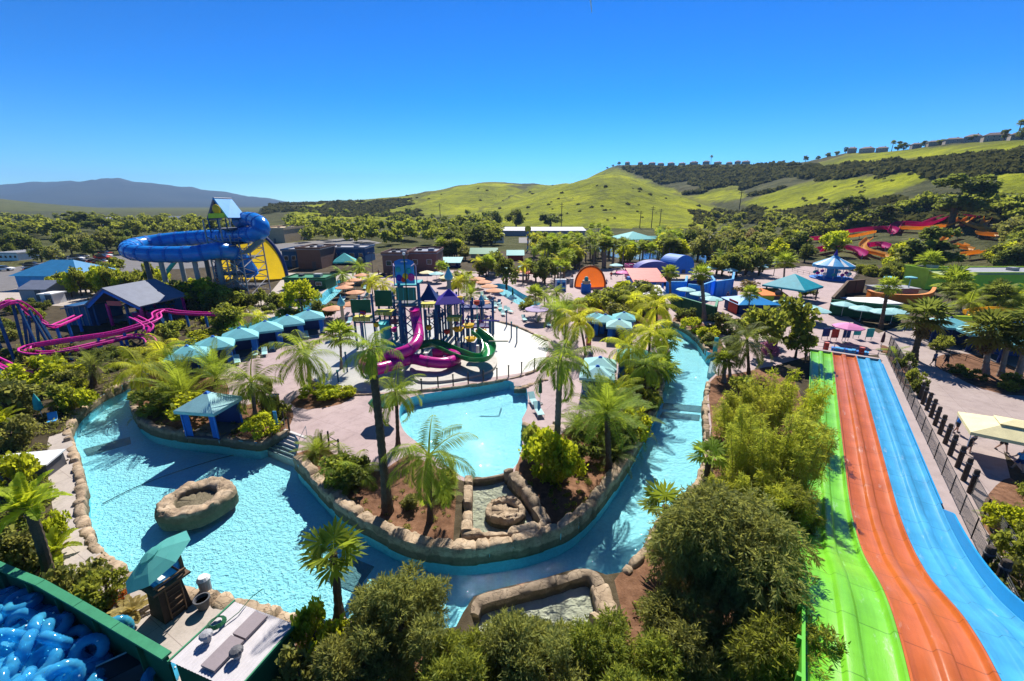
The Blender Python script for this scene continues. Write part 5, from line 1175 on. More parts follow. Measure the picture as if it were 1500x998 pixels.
# ---------------------------------------------------------------- umbrellas, cabanas, loungers
def umbrella(x,yb,col,r,h,label,tilt=(0,0),n=8,group=None,z0=0,rise=.55,name='umbrella',closed=False):
    o=thing(name,label,'umbrella',G(x,yb,z0),rnd.uniform(0,.7),group)
    MB().lathe([(.28,0),(.28,.08),(.06,.1)],10).obj('base',C_DGREY,o); MB().tube([(0,0,.05),(0,0,h)],.03,6).obj('pole',C_WHITE,o)
    if closed: MB().lathe([(.06,h-1.5),(.2,h-1.4),(.16,h-.6),(.03,h+.05)],8).obj('canopy',col,o); return o
    T=Matrix.Translation((0,0,h-rise))@Matrix.Rotation(tilt[0],4,'X')@Matrix.Rotation(tilt[1],4,'Y'); mb=MB(); mb.T=T
    vs=[];fs=[]
    for i in range(n):
        a=2*PI*i/n
        for rr,zz in ((r*.98,-.14),(r,0),(r*.66,rise*.42),(r*.33,rise*.76),(.03,rise)): vs.append((rr*math.cos(a),rr*math.sin(a),zz))
    for i in range(n):
        j=(i+1)%n
        for k in range(4): fs.append((i*5+k,j*5+k,j*5+k+1,i*5+k+1))
    mb.add(vs,fs); mb.obj('canopy',col,o)
    mb=MB(); mb.T=T
    mb.lathe([(.03,rise),(.04,rise+.08),(.01,rise+.12)],6); mb.obj('finial',C_WHITE,o)
    for i in range(n): 
        if n<=8 and r>1.6: m2=MB(); m2.T=T; a=2*PI*i/n; m2.tube([(.05,0,rise-.06),(r*.97*math.cos(a),r*.97*math.sin(a),-.03)],.012,4,False); m2.obj('rib',C_DGREY,o)
    return o
M_TEALU=NT('teal_canvas'); _c=M_TEALU.mix(M_TEALU.noise(3,4),(.10,.42,.38),(.15,.50,.45)); _p=M_TEALU.bsdf(_c,.8,0,.1); _t=M_TEALU.n('ShaderNodeBsdfTranslucent'); M_TEALU.l(_c,_t.inputs[0]); _m=M_TEALU.n('ShaderNodeMixShader',i_0=.4); M_TEALU.l(_p.outputs[0],_m.inputs[1]); M_TEALU.l(_t.outputs[0],_m.inputs[2]); M_TEALU.l(_m.outputs[0],M_TEALU.out.inputs[0]); M_TEALU=M_TEALU.m
for x,y,lab in ((508,430,'orange umbrella farthest back on the left terrace'),(520,424,'second orange umbrella from the back on the left terrace'),(522,444,'orange umbrella half way along the left terrace by the narrow river'),(506,436,'orange umbrella nearest the bend of the narrow river'),(516,463,'orange umbrella in front of the narrow river beside the aqua dome'),(491,470,'frontmost orange umbrella of the left terrace'),(582,456,'orange umbrella just left of the play tower'),(531,416,'pale orange umbrella behind the yellow palms')):
    umbrella(x,y,C_LORANGE,1.75,2.5,lab,n=12,group='orange umbrellas on the left terrace',rise=.45)
for x,y,lab in ((700,422,'orange umbrella at the far end of the row by the back river'),(709,427,'second orange umbrella in the row by the back river'),(717,434,'third orange umbrella in the row by the back river'),(725,441,'orange umbrella closest to the turquoise back river'),(704,460,'tan orange umbrella behind the purple canopy')):
    umbrella(x,y,C_LORANGE,1.75,2.5,lab,n=12,group='orange umbrellas by the back river',rise=.45)
umbrella(786,472,C_LAV,1.9,2.7,'lavender pink umbrella standing on the terrace right of the play structure',n=12)
umbrella(1237,502,C_LPINK,1.85,2.8,'bright pink umbrella by the foot of the racing slide')
for x,y,lab in ((1232,464,'pale teal umbrella leftmost in front of the green screen wall'),(1259,471,'pale teal umbrella in the middle in front of the green screen wall'),(1304,475,'pale teal umbrella rightmost in front of the green screen wall'),(1287,476,'small pale teal umbrella between two others before the green wall'),(1170,472,'pale aqua umbrella leftmost of the trio by the dark tree'),(1182,469,'pale aqua umbrella at the back of the trio by the dark tree'),(1193,474,'pale aqua umbrella at the front right of the trio by the dark tree'),
    (1003,440,'pale umbrella at the far left behind the green screen wall'),(1023,447,'pale umbrella in the middle behind the green screen wall'),(1040,455,'pale aqua umbrella rightmost behind the green screen wall'),(1115,402,'pale umbrella far back by the shady trees'),(725,398,'pale aqua umbrella under the trees beyond the back river'),(735,395,'second pale aqua umbrella under trees beyond the back river'),(902,400,'aqua umbrella behind the orange facade'),(741,404,'aqua umbrella among palms beyond the far end of the back river'),(768,402,'aqua umbrella in the shade left of the orange facade'),(792,398,'aqua umbrella behind the shady trees of the middle plaza'),(1040,404,'aqua umbrella right of the blue barrel vault'),(1068,408,'aqua umbrella behind the rightmost blue wall'),(640,414,'pale aqua umbrella between the brick building and the aqua dome'),(870,350,'tiny aqua umbrella by the far wave pool')):
    umbrella(x,y,C_LAQUA,1.9,2.6,lab,n=8,rise=.5,group='pale aqua umbrellas')
for x,y,lab in ((751,441,'closed green umbrella beside the back river'),(791,592,'closed green umbrella standing on the lounge platform by the wave pool'),(711,458,'small closed teal umbrella by the tan orange one'),(808,414,'closed green umbrella under palms left of the orange facade')): umbrella(x,y,C_GREEN,.3,2.6,lab,closed=True)
o=umbrella(566,617,C_GREEN,1.35,2.5,'dark green umbrella behind the tall palm beside the wave pool')
umbrella(1152,520,C_DGREY,.3,2.4,'closed maroon umbrella at the right corner of the racing slide foot',closed=True) if False else umbrella(1289,514,paint('maroon',(.10,.03,.04)),.3,2.6,'closed maroon umbrella at the right corner of the slide foot',closed=True)
for x,y,m,lab in ((758,410,C_ORANGE,'orange umbrella under the shady trees beyond the back river'),(778,412,C_RED,'red umbrella under the shady trees left of the orange facade'),(655,420,C_CREAM,'cream umbrella behind the aqua dome'),(626,412,C_CREAM,'cream umbrella beside the red brick building'),(912,412,C_PINK,'pink umbrella left of the magenta stall'),(800,404,C_YEL,'yellow umbrella among trees left of the orange facade')): umbrella(x,y,m,1.9,2.6,lab,rise=.5)
# cabanas
def cabana(x,yb,w,d,label,rz,col,h=2.4,rise=.9,group=None,curt=C_BLUE,floor=True):
    o=thing('cabana',label,'cabana',G(x,yb),rz,group); W2,D2=w/2+.3,d/2+.3
    v=[(-W2,-D2,h),(W2,-D2,h),(W2,D2,h),(-W2,D2,h),(-.25,-.25,h+rise),(.25,-.25,h+rise),(.25,.25,h+rise),(-.25,.25,h+rise)]
    rf=MB().add(v,[(0,1,5,4),(1,2,6,5),(2,3,7,6),(3,0,4,7),(4,5,6,7)]).obj('roof',col,o)
    for a,b in ((0,1),(1,2),(2,3),(3,0)):
        p,q=Vector(v[a]),Vector(v[b]); MB().box(((p+q)/2-Vector((0,0,.14))),((q-p).length-.02,.03,.26),math.atan2(q.y-p.y,q.x-p.x)).obj('valance',col,rf)
    MB().box((0,0,h+rise+.1),(.42,.42,.16),taper=.3).obj('roof_cap',curt,rf)
    for sx in (-1,1):
        for sy in (-1,1):
            MB().box((sx*w/2,sy*d/2,h/2),(.1,.1,h+.1)).obj('post',curt,o)
            q=MB(); n=9; q.add([(sx*(w/2-.08)-sx*.5*i/n,sy*(d/2-.02)+.06*(i%2),z) for i in range(n+1) for z in (.08,h-.1)],[(2*i,2*i+2,2*i+3,2*i+1) for i in range(n)]); q.obj('curtain',curt,o)
    MB().box((0,d/2-.03,1.1),(w-.3,.04,2.0)).obj('back_curtain',C_NAVY,o)
    if floor: MB().box((0,0,.06),(w+.2,d+.2,.12)).obj('floor',C_DGREY,o)
    return o
for i,(x,y,lab) in enumerate(((283,549,'nearest teal roofed cabana of the left row half hidden by palm fronds'),(320,533,'second nearest teal roofed cabana of the left row'),(357,518,'third nearest teal roofed cabana of the left row with loungers'),(394,506,'fourth nearest teal roofed cabana of the left row'),(426,496,'second farthest teal roofed cabana of the left row'),(456,487,'farthest teal roofed cabana of the left row'))):
    cabana(x,y,3.4,2.8,lab,R(28),C_AQUA,group='cabana row left of the play structure')
cabana(316,631,2.9,2.6,'single pale roofed hut with blue curtains on the left island tip',R(-8),C_LAQUA,2.5)
MB_=None
for x,y,w,lab in ((885,490,2.9,'aqua roofed cabana farthest back right of the splash pad'),(912,486,2.6,'second aqua roofed cabana behind the pair'),(905,498,2.8,'pale blue roofed cabana in front of two others'),(872,487,2.4,'dark aqua cabana tucked left of the aqua roofs'),(877,562,2.7,'pale blue roofed cabana by the right river palms upper of the pair'),(873,577,2.7,'pale blue roofed cabana by the right river palms lower of the pair')): cabana(x,y,w,w*.9,lab,R(-12),C_LAQUA if 'pale' in lab else C_AQUA,2.2,.7,'cabanas among the right palms',C_BLUE)
cabana(927,550,3.1,2.8,'grey teal roofed hut with dark netting between palms on the right island',R(-14),C_AQUA,2.3,.8)
for x,y,w,lab in ((1383,500,4.8,'large teal roofed cabana at the left end of the right hand row'),(1432,512,4.2,'teal roofed cabana in the middle of the right hand row behind a palm'),(1480,528,4.4,'pale teal cabana at the right end of the right hand row')): cabana(x,y,w,3.6,lab,R(-20),C_AQUA,2.4,.9,'cabanas of the right hand row',C_NAVY)
# loungers
def lounger():
    o=thing('sun_lounger','x','lounger'); mb=MB()
    for s in (-.3,.3): mb.tube([(s,-.95,.32),(s,.25,.32),(s,.95,.75)],.025,5)
    mb.obj('frame',C_WHITE,o)
    MB().slab([(-.28,-.93,.37),(.28,-.93,.37),(.28,.25,.37),(-.28,.25,.37)],.03).obj('seat',C_LAQUA,o); MB().slab([(-.28,.26,.37),(.28,.26,.37),(.28,.95,.80),(-.28,.95,.80)],.03).obj('backrest',C_LAQUA,o)
    for s in (-.29,.29):
        for y in (-.8,.2): MB().tube([(s,y,0),(s,y,.32)],.022,5).obj('leg',C_WHITE,o)
    return o
L0=lounger(); first=True
def place_l(x,y,rz,label,group):
    global first
    if first: L0.location=G(x,y); L0.rotation_euler=(0,0,rz); o=L0; first=False; o['label']=label
    else: o=dup(L0,G(x,y),rz,label)
    o['group']=group
for x,y,r_,lab in ((374,521,.5,'white lounger in front of the third cabana of the left row'),(388,520,.5,'white lounger second along in front of the left cabanas'),(399,512,.5,'white lounger in front of the fourth left cabana'),(348,532,.6,'white lounger near the second cabana of the left row'),(449,495,.5,'white lounger before the farthest left cabanas')): place_l(x,y,r_,lab,'loungers before the left cabanas')
for i,(x,y) in enumerate(((503,441),(513,447),(524,452),(531,445),(536,436),(528,464),(506,466),(540,452),(498,472),(512,474),(534,424))): place_l(x,y,rnd.uniform(-.4,.4),'pale lounger in the cluster under the orange umbrellas on the left terrace','loungers on the left terrace')
for i,(x,y) in enumerate(((706,434),(712,440),(718,446),(726,450),(733,454),(741,456),(731,446),(722,456),(747,458),(714,452),(737,462),(704,447))): place_l(x,y,rnd.uniform(-.5,.5),'pale lounger in the cluster between the orange umbrellas and the back river','loungers by the back river')
for x,y,lab in ((768,470,'pale lounger left of the lavender umbrella'),(803,478,'pale lounger right of the lavender umbrella'),(781,591,'dark framed lounger facing the wave pool at the far end of the platform'),(789,606,'lounger with its back raised at the near end of the wave pool platform')): place_l(x,y,.2,lab,'loungers near the pools')
# ---------------------------------------------------------------- slide foot furniture
o=thing('slide_gate','low metal rail and gate across the foot of the racing slide','railing',along(-1.2,0)); 
for s in np.linspace(0,6.6,7): MB().tube([RT*float(s),RT*float(s)+Vector((0,0,1.05))],.035,6).obj('post',C_GREY,o)
for z in (.5,1.05): MB().tube([Vector((0,0,z)),RT*6.6+Vector((0,0,z))],.025,5).obj('rail',C_GREY,o)
MB().slab([along(-.6,-.3,.3),along(0,-.3,.3),along(0,6.8,.3),along(-.6,6.8,.3)],.35).obj('slide_end_wall',M_CONC)['kind']='structure'
o=thing('mat_pile','long stack of blue sliding mats at the foot of the racing slide','mats',along(-1.9,3.9),math.atan2(RT.y,RT.x))
for i in range(9): MB().box((-1.7+.42*i,.06*(i%3),.22+.05*(i%2)),(.4,.8,.44)).obj('mat',C_SKYB if i%3 else C_BLUE,o)
for s,l in ((1.4,'short red stand left of the blue mat stack'),(5.0,'short red stand by the right part of the blue mat stack')):
    p=along(-1.5,s); o=thing('red_stand',l,'stand',p); MB().box((0,0,.5),(.4,.4,1.0)).obj('body',C_RED,o); MB().box((0,0,1.03),(.48,.48,.06)).obj('lid',C_CORAL,o)
for x,y,m,l in ((1208,498,C_NAVY,'dark blue board leftmost in the rack row at the slide foot'),(1221,500,C_RED,'red board in the rack row at the slide foot'),(1238,500,C_NAVY,'narrow navy board under the pink umbrella'),(1254,496,C_TEAL,'teal board on a post right of the pink umbrella'),(1272,499,C_TEAL,'teal and blue tall board farthest right at the slide foot')):
    o=thing('notice_board',l,'board',G(x,y)); MB().box((0,0,1.1),(.95,.12,1.2)).obj('panel',m,o)
    MB().box((0,-.07,1.1),(.75,.03,.95)).obj('panel_face',m,o)
    for s in (-.4,.4): MB().tube([(s,0.09,0),(s,.09,1.6)],.035,6).obj('post',C_GREY,o)
# bollards along the right walkway
def bollard(): 
    o=thing('bollard','x','bollard'); MB().lathe([(.16,-.05),(.155,1.0),(.15,1.68),(.11,1.74)],10).obj('shaft',M_WOODP,o); MB().lathe([(.157,1.3),(.18,1.32),(.18,1.4),(.157,1.42)],10).obj('rope_band',C_DGREY,o); return o
b0=bollard(); f_=True
ords=['farthest','second farthest','third farthest','fourth farthest','fifth','sixth','seventh','eighth','ninth','tenth','eleventh','nearest of the free standing']
for i,(x,y) in enumerate(((1347,584),(1351,592),(1357,601),(1363,611),(1369,623),(1376,636),(1384,650),(1391,667),(1402,685),(1411,704),(1420,722),(1435,846),(1457,867))):
    lab=('%s thick brown bollard beside the right walkway'%ords[i]) if i<11 else ('thick brown post beside the blue lane wall, %s of two'%('farther' if i==11 else 'nearer'))
    if f_: o=b0; o.location=G(x,y); f_=False
    else: o=dup(b0,G(x,y))
    o['label']=lab; o['group']='brown bollards of the right walkway'
    if i>=11: o.scale=(1.3,1.3,1.1)
mesh_fence([G(1302,506),G(1320,535),G(1346,582)],1.3,'grey brown net fence behind the walkway running back to the slide foot',2.,.1,M_WOODP,.05)
mesh_fence([G(1421,724),G(1440,760),G(1466,800),G(1500,850),G(1540,905)],1.35,'brown net fence on the right edge of the walkway near the shrubs',2.2,.1,M_WOODP,.05)
# timber retaining edge left of the slide foot
o=thing('timber_rail','dark timber rail on the left side of the slide foot','railing',along(.2,-.75)); 
for t in (0,1.8,3.6,5.4): MB().tube([E_*t,E_*t+Vector((0,0,1.1))],.07,6).obj('post',M_WOODP,o)
for z in (.55,1.05): MB().tube([E_*-.1+Vector((0,0,z)),E_*5.5+Vector((0,0,z))],.05,5).obj('rail',M_WOODP,o)
# cream pop up canopy
NL,FL=Vector(G(1422,633,2.35)),Vector(G(1403,603,2.35)); u=(FL-NL); ln=u.length; u.normalize(); v=Vector(G(1512,648,2.35))-NL; v=(v-u*v.dot(u)).normalized(); wd=5.4
ctr=NL+u*ln/2+v*wd/2; o=thing('popup_canopy','cream yellow pop up canopy with a raised vent on the right plaza','canopy',(ctr.x,ctr.y,0),math.atan2(v.y,v.x))
a,b=wd/2,ln/2
def ringpts(a,b,z): return [(-a,-b,z),(a,-b,z),(a,b,z),(-a,b,z)]
mb=MB(); mb.add(ringpts(a,b,2.35)+ringpts(a*.33,b*.33,2.95),[(0,1,5,4),(1,2,6,5),(2,3,7,6),(3,0,4,7)]); mb.obj('canopy_top',C_CREAM,o)
MB().add(ringpts(a*.42,b*.42,3.0)+[(-a*.1,0,3.25),(a*.1,0,3.25)],[(0,1,5,4),(2,3,4,5),(1,2,5),(3,0,4)]).obj('vent_cap',C_CREAM,o)
mb=MB()
for p,q in zip(ringpts(a,b,2.35),ringpts(a,b,2.35)[1:]+ringpts(a,b,2.35)[:1]): mb.add([p,q,(q[0],q[1],2.12),(p[0],p[1],2.12)],[(0,1,2,3)])
mb.obj('valance',C_CREAM,o)
for p in ringpts(a*.97,b*.97,0): 
    MB().tube([p,(p[0],p[1],2.34)],.03,6).obj('leg',C_WHITE,o)
for s in (-1,1): MB().tube([(-a*.97,s*b*.97,1.9),(-a*.4,s*b*.97,2.3)],.015,4).obj('strut',C_WHITE,o); MB().tube([(a*.97,s*b*.97,1.9),(a*.4,s*b*.97,2.3)],.015,4).obj('strut',C_WHITE,o)
# ---------------------------------------------------------------- foreground: tube pen, shed, lifeguard stand
def tz(x,y,z): return Vector(G(x,y,z))
wz=2.2; cp=[tz(x,y,wz) for x,y in ((-60,805),(28,842),(60,855),(115,886),(170,918),(245,962))]; p0=Vector((cp[1].x,cp[1].y,0)); o=thing('pen_wall','dark green wall with a lighter green cap round the tube store in the front left corner','wall',p0)
for i,(A,B) in enumerate(zip(cp[:-1],cp[1:])):
    A=A-p0;B=B-p0; d=B-A; c_=(A+B)/2; an=math.atan2(d.y,d.x)
    MB().box((c_.x,c_.y,1.05),(d.length-.01,.08,2.2),an).obj('wall_panel',C_GREEN,o); MB().box((c_.x,c_.y,wz+.02),(d.length-.03,.32,.09),an).obj('wall_cap',C_GREENT,o)
    n=max(1,int(d.length/1.6)); nn=Vector((d.y,-d.x,0)).normalized()
    for k in range(n): q=A+d*((k+.5)/n)+nn*.12; MB().box((q.x,q.y,1.05),(.1,.14,2.15),an).obj('stud',C_GREEN,o)
M_TUBE=NT('blue_vinyl'); _c=M_TUBE.ramp(M_TUBE.noise(2.5,4),[(.3,(.02,.30,.66)),(.7,(.10,.58,.85))]); _p=M_TUBE.bsdf(_c,.12,0,.6); _t=M_TUBE.n('ShaderNodeBsdfTransparent'); _t.inputs[0].default_value=(.35,.80,.97,1)
_m=M_TUBE.n('ShaderNodeMixShader',i_0=.55); M_TUBE.l(_p.outputs[0],_m.inputs[1]); M_TUBE.l(_t.outputs[0],_m.inputs[2]); M_TUBE.l(_m.outputs[0],M_TUBE.out.inputs[0]); M_TUBE=M_TUBE.m
tm_=MB().torus(.42,.2,44,12,(0,0,0),.05).mesh('ring',M_TUBE,True); vm=MB().lathe([(.03,0),(.03,.05)],6).mesh('valve',C_WHITE)
def tube(p,rot,label,s=1.):
    o=thing('inflatable_tube',label,'inflatable tube',p,0,'blue inflatable tubes in the pen'); link('ring',tm_,o); link('valve',vm,o,(.42,0,.19)); o.rotation_euler=rot; o.scale=(s,)*3; return o
q=random.Random(4); N=0
def inside_pen(X,Y):
    # keep clear of the wall line
    x,y=P(X,Y,1.0); return y>np.interp(x,[-60,28,60,115,170,245],[820,868,880,912,944,990])+16
for lay,(z,cnt) in enumerate(((.22,60),(.55,55),(.9,46),(1.25,30),(1.5,16))):
    for k in range(cnt):
        for _ in range(30):
            px_=q.uniform(-60,150-lay*8); py_=q.uniform(862,1085); p=G(px_,py_,z)
            if inside_pen(p[0],p[1]) and (px_<85 or py_>930 or px_<120 and py_>915): break
        else: continue
        if px_>105 and lay>2: continue
        rx,ry=(q.uniform(-.5,.5),q.uniform(-.5,.5)) if q.random()<.55 else (R(q.uniform(45,75)),q.uniform(-.6,.6))
        tube((p[0],p[1],z+(.22 if abs(rx)>.6 else 0)),(rx,ry,q.uniform(0,6.28)),'translucent blue inflatable tube in the heap behind the green pen wall',q.uniform(.92,1.08)); N+=1
tube(tz(157,942,.25),(.2,.1,1),'dim blue tube lying in the shade between the heap and the pen wall'); tube(tz(170,925,.3),(1.1,0,.8),'dim blue tube leaning on the inside of the pen wall'); tube(tz(235,992,.6),(.5,.3,1),'lone bright blue tube at the bottom of the pen next to the shed')
# dark cart in the pen
o=thing('tube_cart','black box cart with white edge in the pen','cart',tz(188,998,0),R(38)); MB().box((0,0,.55),(1.5,.8,.7)).obj('body',C_DGREY,o); MB().box((0,0,.93),(1.56,.86,.05)).obj('top',M_BLACK,o); MB().box((0,.45,.96),(1.56,.05,.06)).obj('edge_trim',C_WHITE,o)
for x in (-.6,.6):
    for y in (-.3,.3): MB().tube([(x,y-.04,.1),(x,y+.04,.1)],.1,10).obj('wheel',M_BLACK,o)
# shed with corrugated roof
sz_=2.1; C4=[tz(345,880,sz_),tz(428,911,sz_),tz(352,1020,sz_),tz(243,963,sz_)]; cn=sum(C4,Vector())/4
e1=(C4[1]-C4[0]).normalized(); e2=(C4[3]-C4[0]); e2=(e2-e1*e2.dot(e1)).normalized(); wA=(C4[1]-C4[0]).length; wB=(C4[3]-C4[0]).length
o=thing('pump_shed','green equipment shed with a pale corrugated roof in the front left','shed',(cn.x,cn.y,0),math.atan2(e1.y,e1.x)); wA+=.2
MB().box((0,0,sz_/2-.15),(wA-.2,wB-.2,sz_-.02)).obj('wall',C_GREEN,o)
mb=MB(); n=int(wA/.075); vs=[];fs=[]
for i in range(n+1):
    x=-wA/2+wA*i/n; z=sz_-.06+(.03 if i%2 else 0); vs+=[(x,-wB/2,z),(x,wB/2,z)]
for i in range(n): fs.append((2*i,2*i+2,2*i+3,2*i+1))
mb.add(vs,fs); rf=mb.obj('roof',mat('corrugated',(.50,.47,.48),.5,.1,3),o)
for x in (-wA/2-.03,wA/2+.03): MB().box((x,0,sz_-.08),(.06,wB+.1,.14)).obj('roof_edge',C_GREENT,rf)
for (px_,py_,l) in ((367,916,1.0),(327,957,1.2)):
    p=tz(px_,py_,sz_+.05)-cn; p=Vector((p.dot(e1),p.dot(Vector((-e1.y,e1.x,0))),0)); MB().box((p.x,p.y,sz_+.05),(.66,l,.1)).obj('roof_panel',mat('roof_panel_grey',(.24,.20,.21),.6,.1),rf)
for (px_,py_,lab) in ((304,938,'silver round turbine vent on the shed roof left of the grey panels'),(348,962,'dark round turbine vent on the shed roof right of the grey panels')):
    p=tz(px_,py_,sz_); v_=thing('turbine_vent',lab,'vent',p); v_.scale=(.68,)*3; MB().lathe([(.2,0),(.2,.18)],14).obj('collar',C_GREY,v_); mb=MB(); 
    vs=[];n=24
    for i in range(n):
        a=2*PI*i/n; k=1+.07*(i%2)
        for r_,z in ((.17,.18),(.3,.28),(.34,.4),(.28,.52),(.1,.6)): vs.append((r_*k*math.cos(a),r_*k*math.sin(a),z))
    mb.add(vs,[(i*5+j,((i+1)%n)*5+j,((i+1)%n)*5+j+1,i*5+j+1) for i in range(n) for j in range(4)]+[[i*5+4 for i in range(n)]]); mb.obj('turbine',C_GREY if 'silver' in lab else C_DGREY,v_)
p=tz(317,914,sz_+.05); o=thing('hose_coil','coiled dark green hose on the shed roof','hose',p); pts=[(.34*(1-.08*(k/14))*math.cos(k*.45)*1.0,.34*(1-.08*(k/14))*math.sin(k*.45),.02+.02*(k/14)) for k in range(70)]; MB().tube(pts,.02,5).obj('coil',C_GREEN,o); MB().tube([(.34,0,.02),(.6,.5,.02),(.7,1.2,.02),(.95,1.6,.02)],.018,5).obj('loose_end',C_GREEN,o)
# lifeguard stand with tilted teal umbrella
lb=Vector(G(252,893)); o=thing('lifeguard_stand','dark brown lifeguard stand with blue seat cushions by the lagoon','lifeguard stand',lb,R(-25)); MB().box((0,0,.9),(1.15,1.15,1.8),taper=.82).obj('tower_base',M_WOODP,o); MB().box((0,0,1.86),(1.6,1.5,.1)).obj('platform',C_WOOD,o)
for s in (-1,1): 
    MB().box((s*.68,0,2.15),(.08,1.3,.08)).obj('armrest',C_WOOD,o); 
    for y in (-.55,.55): MB().box((s*.68,y,2.0),(.07,.07,.3)).obj('arm_post',C_WOOD,o)
MB().box((0,-.05,2.02),(1.1,.9,.14)).obj('seat',C_SKYB,o); MB().box((0,.62,2.4),(1.1,.12,.75)).obj('backrest',C_WOOD,o); MB().box((0,.53,2.36),(.9,.07,.55)).obj('back_cushion',C_SKYB,o); MB().box((.3,-.2,2.13),(.35,.3,.08)).obj('rescue_tube',C_WHITE,o)
for s in (-.3,.3): MB().tube([(.62,s,0),(.75,s,1.85)],.035,5).obj('ladder_rail',C_WOOD,o)
for k in range(5): MB().box((.63+.025*k,0,.3+.33*k),(.06,.6,.05)).obj('ladder_step',C_WOOD,o)
uc=tz(219,812,3.7); o=thing('umbrella','large tilted teal umbrella shading the lifeguard stand','umbrella',(lb.x-.35,lb.y+.2,1.95)); d=uc-Vector(o.location); ax=Vector((0,0,1)); 
MB().tube([(0,0,-.05),(0,0,.7),d],.03,6).obj('pole',C_DGREY,o); T=Matrix.Translation(d)@Matrix.Rotation(R(-24),4,'Y')@Matrix.Rotation(R(12),4,'X'); r=1.42
vs=[];fs=[];n=8
for i in range(n):
    a=2*PI*(i+.5)/n
    for rr,z in ((r,-.5),(r*.66,-.26),(r*.33,-.08),(.02,0)): vs.append((rr*math.cos(a),rr*math.sin(a),z))
mb=MB(); mb.T=T; mb.add(vs,[(i*4+k,((i+1)%n)*4+k,((i+1)%n)*4+k+1,i*4+k+1) for i in range(n) for k in range(3)]); mb.obj('canopy',M_TEALU,o)
mb=MB(); mb.T=T; mb.add([(.42*math.cos(2*PI*(i+.5)/8),.42*math.sin(2*PI*(i+.5)/8),.0) for i in range(8)]+[(0,0,.1)],[(i,(i+1)%8,8) for i in range(8)]); mb.obj('vent_cap',M_TEALU,o)
for i in range(8): mb=MB(); mb.T=T; a=2*PI*(i+.5)/8; mb.tube([(.03,0,-.03),(r*.98*math.cos(a),r*.98*math.sin(a),-.52)],.012,4); mb.obj('rib',C_DGREY,o)
o=thing('plant_pot','dark empty plant pot on the path beside the lifeguard stand','plant pot',G(299,891)); MB().lathe([(.2,0),(.3,.5),(.34,.52),(.34,.6),(.28,.6),(.25,.4)],16).obj('pot',C_DGREY,o); MB().lathe([(.01,.42),(.26,.42)],14).obj('soil',M_MULCH,o)
o=thing('waste_bin','pale grey bin on the path at the lagoon edge','bin',G(303,868)); MB().lathe([(.24,0),(.26,.75),(.29,.78),(.29,.84)],14).obj('body',C_GREY,o); MB().lathe([(.29,.84),(.2,.98),(.05,1.02)],14).obj('lid',C_WHITE,o)
o=thing('feeder_sack','pale rounded sack at the near corner of the shed','sack',G(385,1004)); MB().ball((0,0,.3),(.3,.25,.42),12,8).obj('sack_body',C_WHITE,o,True); MB().lathe([(.09,.66),(.05,.74),(.11,.82)],8).obj('sack_neck',C_TAN,o)
# ---------------------------------------------------------------- signs, bins, lamps, rails
def bin_(x,y,m,label): o=thing('waste_bin',label,'bin',G(x,y)); MB().box((0,0,.55),(.6,.6,1.1)).obj('body',m,o); MB().box((0,0,1.14),(.68,.68,.1)).obj('lid',C_NAVY,o); MB().box((0,-.31,.95),(.4,.03,.14)).obj('slot',M_BLACK,o)
bin_(404,596,C_BRICK,'maroon and blue bin at the back of the left island'); bin_(862,505,C_CORAL,'reddish bin under the tall palms right of the splash pad'); bin_(864,530,C_LAV,'mauve bin beside the pale blue cabanas'); bin_(408,444,C_BLUE,'small blue bin near the far left river bend')
o=thing('depth_sign','narrow turquoise paddle shaped sign standing by the lagoon steps','sign',G(407,632)); MB().box((0,0,.9),(.28,.06,1.9)).obj('panel',C_SKYB,o); MB().box((0,-.035,1.2),(.2,.015,.9)).obj('panel_face',C_AQUA,o)
o=thing('depth_sign','teal sign post with pots at the right bank steps','sign',G(1047,517)); MB().box((0,0,1.),(.5,.2,2.0)).obj('panel',C_TEAL,o); MB().box((.0,-.12,1.3),(.4,.03,.6)).obj('panel_face',C_AQUA,o)
def lamp(x,y,h,label): o=thing('street_lamp',label,'street lamp',G(x,y),0,'street lamps'); MB().tube([(0,0,0),(0,0,h)],[.09,.05],8).obj('pole',C_DGREY,o); MB().tube([(-.7,0,h),(.7,0,h)],.04,5).obj('arm',C_DGREY,o); [MB().lathe([(.2,h-.3),(.22,h-.1),(.06,h+.02)],10,(s,0,0)).obj('lamp_shade',C_DGREY,o) for s in (-.7,.7)]
lamp(547,408,6.5,'tall dark twin lamp post on the paved court before the stone building'); lamp(1133,404,5,'dark lamp post by the trees left of the carousel'); lamp(820,425,5,'dark lamp post left of the orange facade'); lamp(444,470,3.5,'small dark lamp post beside the farthest left cabana')
def rail(pts,label,h=1.,m=C_GREY):
    p0=Vector(G(*pts[0])); o=thing('railing',label,'railing',p0); path=[Vector(G(*p))-p0 for p in pts]
    for z in (.5,h): MB().tube([p+Vector((0,0,z)) for p in path],.03,5).obj('rail',m,o)
    for a,b in zip(path[:-1],path[1:]):
        n=max(1,int((b-a).length/2))
        for i in range(n): p=a.lerp(b,i/n); MB().tube([p,p+Vector((0,0,h))],.03,5).obj('post',m,o)
rail([(300,505),(340,494),(385,480),(420,469),(452,457),(468,446)],'dark railing along the path behind the left cabana row',1.,C_DGREY); rail([(1160,398),(1185,404),(1200,408)],'black railing round the left of the carousel',1.,M_BLACK); rail([(1238,412),(1252,408),(1256,402)],'black railing round the right of the carousel',1.,M_BLACK)
rail([(1345,505),(1390,520),(1440,538),(1500,552)],'low dark rail in front of the right hand cabanas',.7,M_BLACK)
o=thing('game_stall','small white stall with two blue machines beside the orange facade','stall',G(821,425)); MB().box((0,0,1.2),(2.4,.8,2.4)).obj('body',C_WHITE,o)
